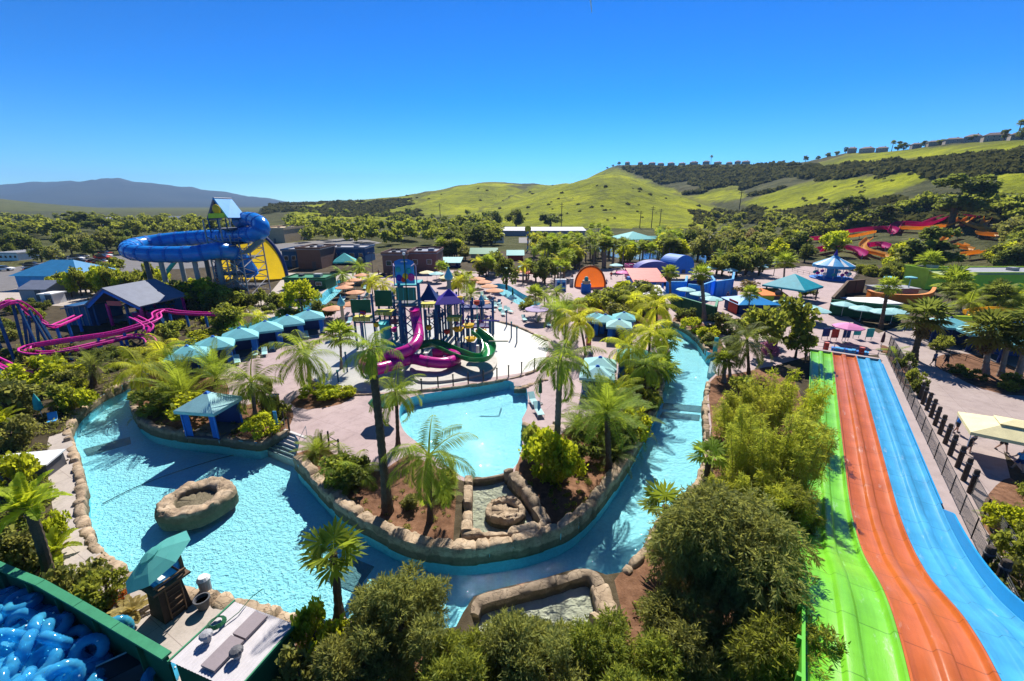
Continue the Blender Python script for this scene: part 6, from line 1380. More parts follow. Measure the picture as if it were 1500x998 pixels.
for s in (-.5,.6): m_=MB().box((s,-.6,1.1),(.7,.5,2.0)).obj('machine',C_SKYB,o); MB().box((s,-.87,1.4),(.5,.04,.7)).obj('machine_screen',C_NAVY,m_)
for i,(x,y,l) in enumerate(((472,655,'short dark stake left of two at the head of the lagoon steps'),(482,652,'short dark stake right of two at the head of the lagoon steps'),(497,664,'short dark stake by the palm bed corner'),(424,632,'dark stake on the island side of the lagoon steps'),(416,622,'leaning dark stake above the lagoon steps'))):
    o=thing('stake',l,'post',G(x,y)); MB().tube([(0,0,-.1),(.03,.02,1.15)],[.08,.07],7).obj('shaft',M_WOODP,o); MB().lathe([(.072,1.15),(.05,1.2)],7,(.03,.02,0)).obj('cap',M_BLACK,o)
rail([(482,655),(497,664),(500,676)],'short net panel strung between stakes by the palm bed',1.,M_BLACK)
for x,y,m,l in ((63,612,C_TEAL,'closed teal umbrella leaning among shrubs at the far left'),): 
    o=thing('umbrella',l,'umbrella',G(x,y)); MB().tube([(0,0,0),(-.1,0,2.)],.03,5).obj('pole',C_WHITE,o); MB().lathe([(.1,.7),(.32,.9),(.22,1.7),(.03,2.3)],8,(-.07,0,0)).obj('canopy',m,o)
o=thing('deck_chair','small blue deck chair on the bank at the far left','chair',G(78,622),.6); MB().slab([(-.3,-.3,.4),(.3,-.3,.4),(.3,.3,.35),(-.3,.3,.35)],.04).obj('seat',C_SKYB,o); MB().slab([(-.3,.3,.36),(.3,.3,.36),(.3,.55,.95),(-.3,.55,.95)],.04).obj('backrest',C_SKYB,o); [MB().tube([(x,y,0),(x,y,.4)],.025,5).obj('leg',C_WHITE,o) for x in (-.28,.28) for y in (-.28,.28)]
o=thing('tarp_roof','flat grey tarp roof over a small store at the left edge','shed',G(50,692),.2); MB().slab([(-1.9,-.9,1.0),(1.6,-.9,1.0),(1.6,.9,1.15),(-1.9,.9,1.15)],.1).obj('roof',C_WHITE,o); MB().box((-.15,0,.45),(3.2,1.6,.95)).obj('wall',C_DGREY,o)
o=thing('floor_cushion','dark oval sack lying on the left path','sack',G(82,682),.5); MB().ball((0,0,.18),(.6,.3,.2),14,8).obj('sack_body',C_DGREY,o,True); MB().tube([(.55,0,.2),(.72,.05,.25)],.06,6).obj('sack_tie',C_TAN,o)
# ---------------------------------------------------------------- people
SKINS=[mat('skin_a',(.50,.30,.21),.6,.06),mat('skin_b',(.30,.16,.10),.6,.06)]; HAIR=mat('hair',(.03,.022,.016),.7,.2,8)
def person(x,y,shirt,short,label,face=0,stride=.25,arm=.3,lean=0.,cap=None,skin=0,sk=1.):
    o=thing('person',label,'person',G(x,y),face); o.scale=(sk,)*3
    V=[];Ed=[];Rr=[]
    def add(p,r,par=None):
        V.append(p);Rr.append(r); 
        if par is not None: Ed.append((par,len(V)-1))
        return len(V)-1
    lx=lambda z: -lean*max(0,z-.95)
    pel=add((0,0,.95),.14); sp=add((0,lx(1.15),1.15),.13,pel); ch=add((0,lx(1.36),1.36),.15,sp); nk=add((0,lx(1.5),1.5),.065,ch); hd=add((0,lx(1.6)-.02,1.6),.085,nk); ht=add((0,lx(1.7)-.01,1.7),.075,hd)
    add((0,lx(1.62)-.1,1.62),.02,hd)
    for s in (-1,1):
        hp=add((s*.09,0,.9),.10,pel); kn=add((s*.11,-.04-s*stride*.4,.5),.065,hp); an=add((s*.12,.02-s*stride,.09),.045,kn); add((s*.13,-.13-s*stride,.045),.04,an)
        sh=add((s*.2,lx(1.42),1.42),.065,ch); el=add((s*(.25+arm*.25),lx(1.2)-.03+s*.05,1.17),.045,sh); wr=add((s*(.26+arm*.5),lx(1.0)-.14+s*.07,.97+arm*.1),.032,el); pm=add((s*(.265+arm*.55),lx(1)-.17+s*.07,.91+arm*.1),.03,wr)
    me=bpy.data.meshes.new('body'); me.from_pydata(V,Ed,[]); b=link('body',me,o); md=b.modifiers.new('skin','SKIN'); 
    for sv,r in zip(me.skin_vertices[0].data,Rr): sv.radius=(r,r)
    me.skin_vertices[0].data[0].use_root=True; b.modifiers.new('sub','SUBSURF').levels=1
    dg=bpy.context.evaluated_depsgraph_get(); m2=bpy.data.meshes.new_from_object(b.evaluated_get(dg)); b.modifiers.clear(); b.data=m2; m2.materials.clear(); m2.materials.append(SKINS[skin]); m2.polygons.foreach_set('use_smooth',[True]*len(m2.polygons))
    # fingers
    mb=MB()
    # shirt, shorts and shoes follow the same skeleton, slightly fuller
    def shell(ids,nm,m,k):
        q=MB(); 
        for chain in ids: q.tube([V[i] for i in chain],[Rr[i]*k for i in chain],10)
        return q.obj(nm,m,o,True)
    z=MB(); z.lathe([(.16,.93),(.165,1.05),(.17,1.2),(.185,1.36),(.13,1.46),(.07,1.5)],14); 
    for i in range(len(z.v)): a=z.v[i]; z.v[i]=(a[0]*1.12,a[1]*.82+lx(a[2]),a[2])
    for s in (0,1):
        sh,el=(len(V)-4,len(V)-3) if s else (len(V)-12,len(V)-11)
        z.tube([V[sh],[V[sh][k]*.45+V[el][k]*.55 for k in range(3)]],[.085,.075],8)
    z.obj('shirt',shirt,o,True)
    z=MB(); z.lathe([(.165,.82),(.172,.9),(.165,.98)],14)
    for i in range(len(z.v)): a=z.v[i]; z.v[i]=(a[0]*1.12,a[1]*.85,a[2])
    for s in (0,1):
        hp=7+s*8; kn=hp+1; z.tube([V[hp],[V[hp][k]*.3+V[kn][k]*.7 for k in range(3)]],[.12,.105],10)
    z.obj('shorts',short,o,True)
    for s in (0,1): an=V[9+s*8]; MB().ball((an[0],an[1]-.07,.05),(.055,.14,.06),10,6).obj('shoe',C_DGREY,o,True)
    MB().ball((0,lx(1.7)+.015,1.70),(.092,.105,.09),12,8).obj('cap' if cap else 'hair',cap or HAIR,o,True)
    for s in (-1,1): MB().ball((s*.035,lx(1.63)-.085,1.645),.012,6,4).obj('eye',M_BLACK,o)
    return o
person(1366,536,C_NAVY,M_BLACK,'person in dark clothes on the left of the pair on the right plaza',.3,.2,.15); person(1384,537,M_BLACK,M_BLACK,'person dressed in black on the right of the pair on the right plaza',-.2,.25,.5)
person(1399,634,C_BLUE,M_BLACK,'person in a blue shirt and reddish cap behind the bollards',1.2,.2,.2,.25,C_RED); person(1416,664,M_BLACK,M_BLACK,'person in black leaning at the near corner of the cream canopy',.6,.15,.2,.3)
person(1466,661,C_YEL,M_BLACK,'person in a yellow shirt walking beyond the cream canopy',0,.3,.8); person(1490,690,C_SKYB,C_NAVY,'person in a sky blue shirt and dark shorts in front of the cream canopy',2.9,.3,.7)
person(1512,716,M_BLACK,M_BLACK,'person in black at the right edge below the cream canopy',.5)
for x,y,a,b,l in ((426,456,C_NAVY,C_NAVY,'person in navy on the path right of the lime round tree'),(438,454,C_NAVY,M_BLACK,'person in dark clothes beside the navy one on the left path'),(431,415,C_WHITE,C_NAVY,'person in white at the far left river bend'),(309,448,C_PUR,C_PUR,'person in purple under the blue tube slide'),(566,410,M_BLACK,C_NAVY,'person in black on the paved court behind the yellow palms'),(555,405,C_CORAL,C_NAVY,'person in red farther back on the paved court'),(895,408,C_RED,C_NAVY,'person in red right of the orange facade'),(903,404,C_CORAL,M_BLACK,'person in coral walking right of the orange facade'),(888,420,C_WHITE,C_NAVY,'person in white in front of the orange facade'),(1065,440,C_NAVY,C_TAN,'person in navy by the rightmost curved blue wall'),(1398,495,M_BLACK,C_NAVY,'person in the shade of the large right cabana'),(838,412,M_BLACK,C_NAVY,'person in black left of the orange facade'),(575,407,C_NAVY,C_TAN,'person with tan shorts on the paved court')): person(x,y,a,b,l,rnd.uniform(-2,2),rnd.uniform(.1,.3),rnd.uniform(.1,.4))
# ---------------------------------------------------------------- palms, by hand from the photograph
PL=[ # kind,xb,yb,xt,yt,rpx,label,trunk r, bark, skirt
('queen',568,750,543,512,42,'very tall thin trunked palm rising from the front island bed',.26,M_PBARK,0),
('queen',583,652,580,575,40,'drooping queen palm behind the tall palm beside the wave pool',.15,M_PBARK,0),
('queen',630,764,628,668,62,'feathery drooping palm at the left of the rock pool',.16,M_PBARK,0),
('fansparse',497,905,488,812,50,'fan palm with few yellowish fronds in the near bank of the lagoon',.2,M_PBARK,0),
('queen',815,682,821,528,52,'tall queen palm with a grey trunk on the right island',.24,M_PGREY,0),
('fansparse',977,812,975,742,40,'short fan palm with bare dark trunk on the right river bank nearest the front',.2,M_PBARK,0),
('fansparse',1033,722,1039,668,30,'short stout fan palm on the right bank beside the bamboo',.2,M_PBARK,0),
('queen',457,574,447,518,46,'queen palm in a round planter left of the splash pad',.15,M_PGREY,0),
('queeny',214,572,206,540,40,'yellow lime palm leaning over the left river bend in front',.13,M_PGREY,0),
('queeny',236,548,236,515,34,'yellow lime palm behind the first at the left river bend',.13,M_PGREY,0),
('queen',374,612,368,560,46,'arching feathery palm over the island hut roof',.17,M_PGREY,0),
('date',892,690,889,606,62,'big spreading date palm on the right island',.22,M_PBARK,0),
('queeny',905,590,905,572,36,'yellow green palm behind the big date palm on the right island',.14,M_PBARK,0),
('queen',828,500,828,456,34,'palm with a fluffy crown between the splash pad and aqua cabanas',.16,M_PBARK,0),
('queeny',858,520,848,468,34,'lime palm right of the fluffy one beside the aqua cabanas',.15,M_PBARK,0),
('queen',820,470,812,452,26,'lower palm behind the fluffy crowned one',.15,M_PBARK,0),
('queeny',922,560,921,508,36,'yellow lime palm in front of the grey teal netted hut',.15,M_PBARK,0),
('queeny',950,548,952,488,36,'tall yellow lime palm at the river side of the netted hut',.15,M_PBARK,0),
('queeny',962,505,962,448,34,'yellow lime palm at the far end of the right river channel',.15,M_PBARK,0),
('queen',944,580,946,534,38,'low green palm between hut and right river',.15,M_PBARK,0),
('fan',970,530,973,500,24,'dark fan palm at the right river edge',.18,M_PBARK,0),
('queeny',932,470,930,440,28,'yellow lime palm behind the pale blue cabana roofs',.14,M_PBARK,0),
('queend',1097,548,1094,498,40,'dark feathery palm with leaning trunk right of the channel steps',.17,M_PBARK,0),
('queend',1070,556,1066,518,28,'smaller dark palm by the channel steps',.17,M_PGREY,0),
('fan',1060,560,1062,528,18,'small fan palm with double trunk beside the channel steps',.22,M_PGREY,0),
('dated',137,568,134,535,30,'dark round crowned palm behind the left bank',.3,M_PBARK,0),
('banana',75,856,42,745,50,'dark trunked palm with big pale leaves at the front left',.24,M_PBARK,0),
('fand',1338,527,1356,466,34,'fat fan palm at the right end of the slide foot planting',.34,M_PBARK,1),
('fan',1290,482,1302,420,18,'slim leaning palm trunk left of the fat fan palm',.26,M_PBARK,0),
('fand',1443,548,1452,486,36,'large fan palm in the oval bed on the right plaza',.3,M_PGREY,1),
('fand',1466,552,1478,500,28,'second fan palm in the oval bed on the right plaza',.26,M_PGREY,0),
('fand',1490,556,1516,474,36,'fan palm cut by the right edge of the view',.28,M_PGREY,0),
('queen',1420,470,1420,444,24,'bushy palm behind the right hand cabanas',.2,M_PBARK,0),
('queen',1446,462,1448,438,24,'tall bushy palm behind the middle right cabana',.2,M_PBARK,0),
('queen',1478,470,1480,444,24,'bushy palm behind the rightmost cabana',.2,M_PBARK,0),
('fan',1358,418,1362,382,18,'palm with round crown against the lime building',.2,M_PBARK,0),
('fan',1395,450,1398,412,26,'palm between the orange tub and lime building',.2,M_PBARK,0),
('fan',1032,470,1027,402,17,'tall fat trunked palm among the blue curved walls',.32,M_PGREY,1),
('fan',982,440,981,400,14,'palm in front of the violet blue barrel roof',.24,M_PGREY,1),
('queeny',1098,470,1098,462,10,'tiny palm by the azure roof',.1,M_PGREY,0),
('fan',1096,462,1099,430,15,'leaning palm on the plaza left of the azure roof',.12,M_PGREY,0),
('fan',1148,412,1150,384,17,'palm left of the carousel',.22,M_PGREY,0),
('queeny',546,432,543,412,17,'left of two yellow palms behind the play tower',.12,M_PGREY,0),
('queeny',560,436,560,417,16,'right of two yellow palms behind the play tower',.12,M_PGREY,0),
('queen',504,428,501,402,15,'palm at the end of the narrow far left river',.13,M_PGREY,0),
('queen',526,412,527,392,17,'leaning palm beside the turquoise pyramid pavilion',.13,M_PGREY,0),
('dated',578,450,577,432,16,'low spiky palm just left of the play tower',.15,M_PBARK,0),
('queeny',672,438,671,412,16,'yellow palm right of the play tower beside the aqua dome',.12,M_PGREY,0),
('queen',684,434,683,408,18,'palm right of the yellow one behind the purple canopy',.13,M_PGREY,0),
('date',690,448,690,432,20,'spreading date palm behind the purple canopy',.15,M_PBARK,0),
('fan',648,408,647,391,11,'round crowned palm in front of the pale aqua roof',.13,M_PGREY,0),
('fan',786,460,784,430,16,'palm standing at the near end of the back river',.13,M_PGREY,0),
('queen',798,448,797,430,14,'small palm between back river and orange facade',.12,M_PGREY,0),
('queen',816,452,815,428,15,'small leaning palm left of the blue ticket stand',.12,M_PGREY,0),
('queeny',344,484,342,466,20,'yellow green bushy palm behind the left cabanas',.15,M_PGREY,0),
('queeny',376,480,378,464,18,'second yellow green bushy palm behind the left cabanas',.15,M_PGREY,0),
('fan',500,540,498,490,26,'palm at the left edge of the splash pad near the dark bollard',.14,M_PGREY,0)]
for k,xb,yb,xt,yt,r,lab,tr,bk,sk in PL: palm(k,xb,yb,xt,yt,r,lab,0,tr,bk,None,bool(sk))
for k,x,y,r,lab,s in (('date',272,592,62,'huge leafy palm clump on the left island tip',1.25),('date',318,560,44,'leafy palm clump behind the island hut',1.3),('date',252,602,36,'low leafy palm clump at the water side of the island tip',1.),('date',466,664,34,'spiky cycad in the bed corner beside the lagoon steps',.8),('date',880,640,64,'big low date palm under the tall one on the right island',1.15),('dated',900,672,34,'dark low palm in shade on the right island',1.),('date',920,622,44,'spreading low palm on the river side of the right island',1.),('date',845,632,30,'small spiky palm at the pool side of the right island',1.),
    ('queen',520,702,44,'low feathery palm left of the tall palm on the front island',1.1),('dated',508,712,30,'dark leafy cycad on the front island edge',1.),('date',648,725,30,'spiky low palm beside the rock pool boulders',.8),('date',930,575,34,'yellow green low palm in front of the netted hut',1.),('dated',940,552,30,'dark low palm right of the netted hut',1.),('fan',967,548,30,'low fan palm clump along the right channel',1.),
    ('banana',38,750,46,'bright broad leaved plant at the front left path',1.),('banana',82,812,34,'pale broad leaved plant under the dark trunk at the front left',1.),('banana',98,596,34,'bright broad leaved plant by the left bank',.9),('banana',5,625,34,'broad leaved plant at the left edge of the view',.9),('banana',45,680,20,'small bright plant beside the grey tarp roof',1.),('date',1478,770,36,'spiky low palm in the bed at the far right',.8),('queen',1310,520,18,'small palm in the slide foot bed',.8),('banana',195,900,34,'dry yellow straw like plant clump at the pen wall',.45)):
    o=cluster(k,x,y,r,lab,sz=s)
    if 'straw' in lab:
        c=o.children[0]; me=c.data.copy(); me.materials.clear(); me.materials.append(L_DRY); c.data=me
# ---------------------------------------------------------------- the wooded belt behind the park
AV=[(180,290,418,400),(20,378,132,426),(843,383,886,422),(922,383,1072,442),(1078,408,1190,462),(1185,370,1248,412),(1350,380,1560,418),(1268,408,1366,446),(585,380,642,520),(488,366,527,400),(558,362,640,404),(414,392,482,426),(735,332,850,341),(905,340,950,352),(416,360,536,384),(372,318,420,342),(620,372,672,392),(690,358,728,380),(744,360,768,380),(0,440,60,540),(60,470,330,520),(1100,405,1300,520)]
AV2=[(1180,350,1222,360),(1232,338,1312,350),(1308,320,1462,354),(1255,350,1302,386),(1376,352,1424,376),(1195,366,1260,382)]
def clear(x,yb,yt,w_):
    for a,b,c,d in AV2:
        if x+w_>a and x-w_<c and yt+2<d and yb>b: return False
    for a,b,c,d in AV:
        if yb>d-14 and x+w_>a and x-w_<c and yt<d and yb>b: return False
    return True
def belt(poly_,n,kinds,h0,h1,label,group,seed,wf=1.,stuff=None):
    SV=[];SF=[];SA=[];nb=0
    q=random.Random(seed); xs=[p[0] for p in poly_]; ys=[p[1] for p in poly_]; c=0; tries=0
    while c<n and tries<n*60:
        tries+=1; x=q.uniform(min(xs),max(xs)); y=q.uniform(min(ys),max(ys))
        if not inpoly(x,y,poly_): continue
        L=GL(x,y); 
        if L.length>1500: continue
        h=q.uniform(h0,h1); tp_=P(L.x,L.y,L.z+h); k=q.choice(kinds); w_=(tp_[1]-y)*-.4
        if not clear(x,y,tp_[1],w_): continue
        c+=1; lb=label if isinstance(label,str) else label[k]
        if stuff:
            s=h/TREEREF[k][1]; a,b=q.choice(TREEMESH[k]); nv=len(a.vertices); A=np.empty(nv*3,np.float32); a.vertices.foreach_get('co',A); A=A.reshape(-1,4,3)[::3]; cc=A.mean(1,keepdims=True); A=(cc+(A-cc)*1.7).reshape(-1,3)
            vv_=np.empty(nv,np.float32); a.attributes['v'].data.foreach_get('value',vv_); vv_=vv_.reshape(-1,4)[::3].ravel(); sx=s*wf*q.uniform(.85,1.25); t_=q.uniform(0,6.28)
            X=A[:,0]*math.cos(t_)-A[:,1]*math.sin(t_); Y=A[:,0]*math.sin(t_)+A[:,1]*math.cos(t_); SV.append(np.stack([X*sx+L.x,Y*sx+L.y,A[:,2]*s+L.z],1)); SA.append(vv_); continue
        if k in CROWN:
            o=thing('palm_tree',lb,'palm tree',L,q.uniform(0,6),group); hh=h*.85; mb=MB(); mb.tube([(0,0,-.2),(q.uniform(-.2,.2),0,hh*.5),(0,0,hh)],[.26,.18,.16],6); mb.obj('trunk',M_PGREY,o); cr=link('crown',q.choice(CROWN[k]),o,(0,0,hh)); s=q.uniform(.8,1.15)*(1.35 if k.startswith('fan') else .95); cr.scale=(s,s,s); cr.rotation_euler=(0,0,q.uniform(0,6))
        else:
            s=h/TREEREF[k][1]; tree_at(k,L-Vector((0,0,.15)),s*wf*q.uniform(.85,1.25),s,lb,group)
    if stuff:
        V=np.concatenate(SV); o=link('distant_woods',np_mesh('distant_woods',V,np.arange(len(V)).reshape(-1,4),L_OAK,{'v':np.concatenate(SA)})); tag(o,stuff,'woods',kind='stuff')
kn={'oak':'olive green','dark':'dark green','lime':'bright lime green','olive':'pale olive','grey':'grey brown','gum':'tall dark','cone':'dark conical'}
def labf(where): 
    d={k:'%s tree in %s'%(v,where) for k,v in kn.items()}
    for k in CROWN: d[k]=('dark ' if k.endswith('d') else 'yellow green ' if k.endswith('y') else 'green ')+('fan' if k.startswith('fan') else 'feathery')+' palm in '+where
    return d
# ---------------------------------------------------------------- shrubs and small trees, by hand
SH=[('bushlime',290,612,584,38,'yellow green shrub mass at the water edge of the island tip'),('bush',235,600,570,36,'leafy green shrub on the left side of the island tip'),('bushlime',385,638,612,24,'bright green shrub in the bed beside the turquoise paddle sign'),('bush',410,612,588,14,'dark shrub by the maroon bin'),('busholive',395,600,560,14,'thin twiggy olive shrub right of the island hut'),
('bushlime',468,582,566,26,'yellow ground shrub at the foot of the queen palm planter'),('bushlime',500,580,566,20,'yellow low shrub right of the queen palm planter'),('bush',500,706,672,30,'feathery green shrub on the front island beside the tall palm'),('bushdark',530,708,672,26,'dark green shrub close to the tall palm trunk'),('bush',656,712,690,18,'grassy green shrub at the pool end of the rock wall'),('busholive',600,745,728,16,'sparse dry shrub in the middle of the front island bed'),
('bushlime',800,694,640,34,'bright yellow green leafy shrub at the head of the rock pool wall'),('bushlime',820,708,652,32,'yellow leafy shrub right of the rock pool wall'),('bush',785,672,620,22,'tall shrub beside the pool corner'),('bushdark',850,672,632,24,'dark shrub under the big date palm'),('bushdark',905,655,620,24,'dark shrub on the channel side of the right island'),('bushlime',930,640,600,24,'yellow green shrub along the channel rock edge'),('bush',955,600,575,16,'green shrub low on the channel rock edge'),('busholive',960,565,545,16,'brown green shrub at the river side of the netted hut'),('bushred',822,672,655,12,'small reddish shrub among the yellow leafy ones'),
('busholive',1035,505,488,14,'dry shrub on the far right bank near the bend'),('bushlime',1038,498,478,16,'yellow green shrub on the far right bank'),('bushlime',1012,486,468,16,'bright shrub at the bend of the right channel'),('busholive',1050,486,458,24,'greyish shrub with white flowers beyond the right channel'),('bushdark',1005,470,452,14,'dark round shrub by the green screen wall'),('bushlime',1020,462,452,8,'small round lime shrub in the planter by the green screen wall'),('bushlime',1008,458,449,8,'second small round lime shrub in the planter'),
('bushpink',1128,520,500,14,'shrub with mauve pink flowers left of the slide foot'),('bush',1090,590,556,26,'green shrub left of the bamboo by the path'),('bushlime',1098,728,700,18,'bright lime shrub among the bamboo on the right bank'),
('bushdark',1322,545,518,12,'dark shrub in the slide foot bed'),('bush',1338,566,540,12,'green shrub in the slide foot bed beside the net fence'),('bushdark',1345,580,556,10,'small dark shrub at the near end of the slide foot bed'),('bush',1400,545,534,13,'green shrub in the oval bed on the right plaza'),('bushdark',1425,556,542,13,'dark shrub in the oval bed on the right plaza'),('bush',1480,570,548,20,'green shrub at the right end of the oval bed'),('bush',1375,512,490,14,'shrub beside the large right cabana'),('bushlime',1468,780,748,26,'yellow green shrub behind the net fence at the far right'),('bush',1490,830,770,30,'dark green shrub behind the net fence at the right edge'),('busholive',1488,880,830,34,'twiggy olive shrub at the right edge by the blue lane'),
('bushlime',60,560,522,32,'yellow green shrub mass behind the left bank'),('busholive',15,610,560,36,'pale olive shrub at the left edge'),('bush',100,600,565,18,'leafy green shrub on the left bank beside the palm'),('bushlime',118,600,570,20,'lime shrub along the left bank'),('busholive',24,655,612,26,'brownish shrub left of the deck chair'),('bushlime',14,720,668,32,'bright green shrub at the left edge by the tarp roof'),('busholive',6,830,762,36,'grey olive shrub at the left edge above the pen'),('busholive',52,830,785,28,'olive shrub in front of the pen wall'),('busholive',115,872,820,34,'dense olive hedge shrub behind the pen wall'),('bush',158,888,838,32,'round green shrub near the lifeguard stand'),('bushred',178,884,862,14,'shrub with red flowers near the lifeguard stand'),('bushlime',92,790,752,16,'bright leafy plant at the path edge'),
('bushlime',464,960,900,30,'light leaved shrub right of the pump shed'),('bushlime',495,990,925,34,'light leaved shrub at the bottom right of the shed'),('busholive',445,1010,945,36,'twiggy shrub at the bottom beside the shed'),
('bushlime',302,500,484,28,'clipped yellow green shrub behind the left cabanas'),('oak',332,488,448,22,'round yellow green tree behind the left cabanas'),('lime',443,462,412,20,'bright lime round tree beside the left river bend'),('bush',425,470,452,22,'green hedge on the near side of the left river bend'),('bushlime',462,440,424,8,'small shrub on the left river bank'),('bushdark',474,466,440,18,'dark leafless shrub overhanging the narrow far left river'),('bush',250,500,474,18,'shrub behind the yellow lime palms'),
('oak',905,462,422,30,'bushy tree right of the lime palms in the middle'),('lime',862,458,436,20,'low lime tree beyond the aqua cabanas'),('dark',935,450,412,28,'dark bushy tree in front of the white ribbed roof'),('olive',905,476,446,22,'pale olive tree between cabana roofs'),('lime',830,450,440,14,'bright low tree left of the aqua cabanas'),('dark',742,424,380,16,'dark tree standing by the far end of the back river'),('oak',728,402,370,24,'oak green tree cluster beyond the back river'),('bush',770,452,436,12,'reeds along the near bank of the back river'),
('oak',1132,520,436,38,'large dark bushy tree with pale leaves left of the slide foot'),('dark',1108,500,455,22,'dark tree left of the large bushy one by the plaza'),('oak',1165,525,480,20,'bushy tree right at the slide foot corner'),('bushdark',1150,470,450,22,'dark hedge in front of the azure roof stall'),('bushlime',1172,488,466,14,'pale yellow flowering shrub under the aqua umbrellas'),('bush',1098,455,430,14,'yellow green shrub left of the orange kiosk'),('grey',1092,436,412,16,'grey green tree left of the orange kiosk'),('bushdark',1180,434,418,12,'dark shrub right of the teal tent')]
for k,x,yb,yt,w_,lab in SH: tree(k,x,yb,yt,lab,w_)
belt([(60,520),(200,505),(215,530),(150,560),(110,590),(30,560)],16,['busholive','bush','bushlime','bushdark'],1.2,2.4,'leafy shrub on the brown bank between the pink coaster and the left river','shrubs on the left bank',40)
belt([(230,470),(330,470),(330,500),(260,520),(225,510)],12,['busholive','bush','bushlime'],.9,1.8,'shrub on the soil behind the nearest left cabanas','shrubs behind the left cabanas',41)
belt([(250,430),(345,440),(420,440),(425,455),(330,465),(250,455)],18,['bushdark','bush','bushlime'],1.2,2.6,'shrub in the dark planting round the foot of the blue slide tower','shrubs at the blue slide foot',42)
belt([(640,400),(700,402),(720,415),(690,425),(650,425)],14,['bushlime','bush','busholive'],.9,1.8,'low shrub in the beds between the aqua dome and the orange umbrellas','shrubs behind the aqua dome',43)
belt([(850,430),(960,425),(985,455),(960,470),(870,455)],18,['bushlime','bush','busholive','bushdark'],1.2,2.6,'shrub in the planting between the aqua cabanas and the white ribbed roof','shrubs beyond the aqua cabanas',44)
belt([(1090,440),(1110,455),(1085,520),(1060,515)],10,['busholive','bush','bushdark'],1.,2.,'shrub along the plaza edge right of the channel','shrubs along the plaza edge',45)
belt([(1186,366),(1260,384),(1350,400),(1350,412),(1262,404),(1240,398),(1180,380)],34,['bush','bushdark','bushlime','oak','dark'],1.6,3.6,'bush or small tree on the bare slope between the carousel and the hillside flumes','bushes behind the carousel',50)
belt([(1260,398),(1360,402),(1360,414),(1270,410)],14,['bush','bushdark','bushlime'],1.4,2.6,'shrub behind the orange tub wall','shrubs behind the orange tub',51)
belt([(0,440),(60,446),(80,470),(20,500),(0,500)],12,['busholive','bush','bushdark'],1.,2.,'shrub under the high pink coaster rails at the far left','shrubs under the high coaster rails',52)
q6=random.Random(66)
for i in range(22):
    x=92+i*7; tree(q6.choice(['lime','oak','lime']),x,q6.uniform(424,438),q6.uniform(386,402),'yellow green tree in the bright thicket between the turquoise building and the blue slide legs',q6.uniform(9,14),0,'thicket behind the coaster station','tall_shrub')
for i in range(14):
    x=240+i*13; tree(q6.choice(['bushdark','oak','bush']),x,q6.uniform(440,452),q6.uniform(420,434),'dark leafy plant in the shaded planting below the blue tube loop',q6.uniform(7,12),0,'planting below the blue loop')
for i in range(16):
    x=4+i*16; tree(q6.choice(['busholive','bush','bushdark']),x,q6.uniform(516,532),q6.uniform(506,514),'brown green brush between the front coaster rails and the left bank',q6.uniform(9,15),0,'brush under the coaster')
# dense fine-leaved masses in the foreground
def mass(name,cat,x,yb,yt,wpx,label,m,n,per,size,asp,seed,nc=26,droop=.5,flat=1.,zlow=.15,upright=0,wide=1.,rk=1.):
    g=G(x,yb); h=zt(g,yt); dm=(H-h*.55)/(-ray(x,(yb+yt)/2)[2]); rx=wpx*dm/F; rz=h*(1-zlow)/2; o=thing(name,label,cat,g)
    if upright:
        q=random.Random(seed); C=[];Rd=[]
        for i in range(nc):
            a=q.uniform(0,6.28); r_=rx*.75*math.sqrt(q.random()); hh=h*q.uniform(.55,1.0)*(1-.25*r_/rx)
            for t in (.35,.55,.72,.86,.97): C.append((r_*math.cos(a)*(1+.45*t*t),r_*math.sin(a)*(1+.45*t*t),hh*t)); Rd.append(rx*(.28-.12*t))
    else: C,Rd=clumps(seed,nc,rx*wide,rx*.95,rz,h*zlow+rz,rx*.26*rk,rx*.42*rk,.72+.2*(1-rk))
    V,Fq,v=sprays(C,Rd,n,per,size,asp,seed,droop)
    link('foliage',np_mesh('foliage',V,Fq,m,{'v':v}),o)
    mb=MB(); q=random.Random(seed)
    if upright:
        for c in C[4::5]: mb.tube([(c[0]*.5,c[1]*.5,-.05),(c[0]*.7,c[1]*.7,c[2]*.5),c],[.03,.025,.01],5)
        mb.obj('stem',L_DRY if False else M_BARK,o)
    else:
        mb.tube([(0,0,-.1),(.1,0,h*.25),(0,.1,h*.5)],[.2,.17,.12],8)
        for c in C[::2]: mb.tube([(0,0,h*.2),(c[0]*.5,c[1]*.5,c[2]*.6),c],[.1,.07,.02],5)
        mb.obj('stem',M_BARK,o)
    return o
mass('weeping_tree','tree',1050,910,738,112,'big drooping olive leaved tree at the bottom between river and green lane',L_OLIVE,6500,9,.26,.2,11,34,.7)
mass('broadleaf_tree','tree',1000,1000,905,85,'dense fine leaved tree right of the shallow front pool at the bottom edge',L_OLIVE,4200,9,.20,.24,12,26,.3)
mass('broadleaf_tree','tree',600,990,852,88,'dense feathery tree at the bottom left of the shallow front pool',L_OLIVE,4400,9,.20,.22,13,44,-.2,rk=.66)
mass('broadleaf_tree','tree',790,1030,915,92,'dense feathery tree at the bottom in front of the shallow pool',L_OLIVE,4400,9,.20,.22,14,44,-.2,rk=.66)
mass('broadleaf_tree','tree',1125,1040,900,95,'dark leaved tree at the bottom edge beside the green lane',L_OAK,3800,9,.22,.22,15,24,.5)
mass('broadleaf_tree','tree',905,1050,935,95,'dark feathery tree at the bottom edge right of the centre',L_OAK,3800,9,.2,.22,16,44,-.2,rk=.66)
mass('broadleaf_tree','tree',690,1060,960,90,'dark feathery tree at the bottom edge left of the centre',L_OAK,3800,9,.2,.22,17,44,-.2,rk=.66)
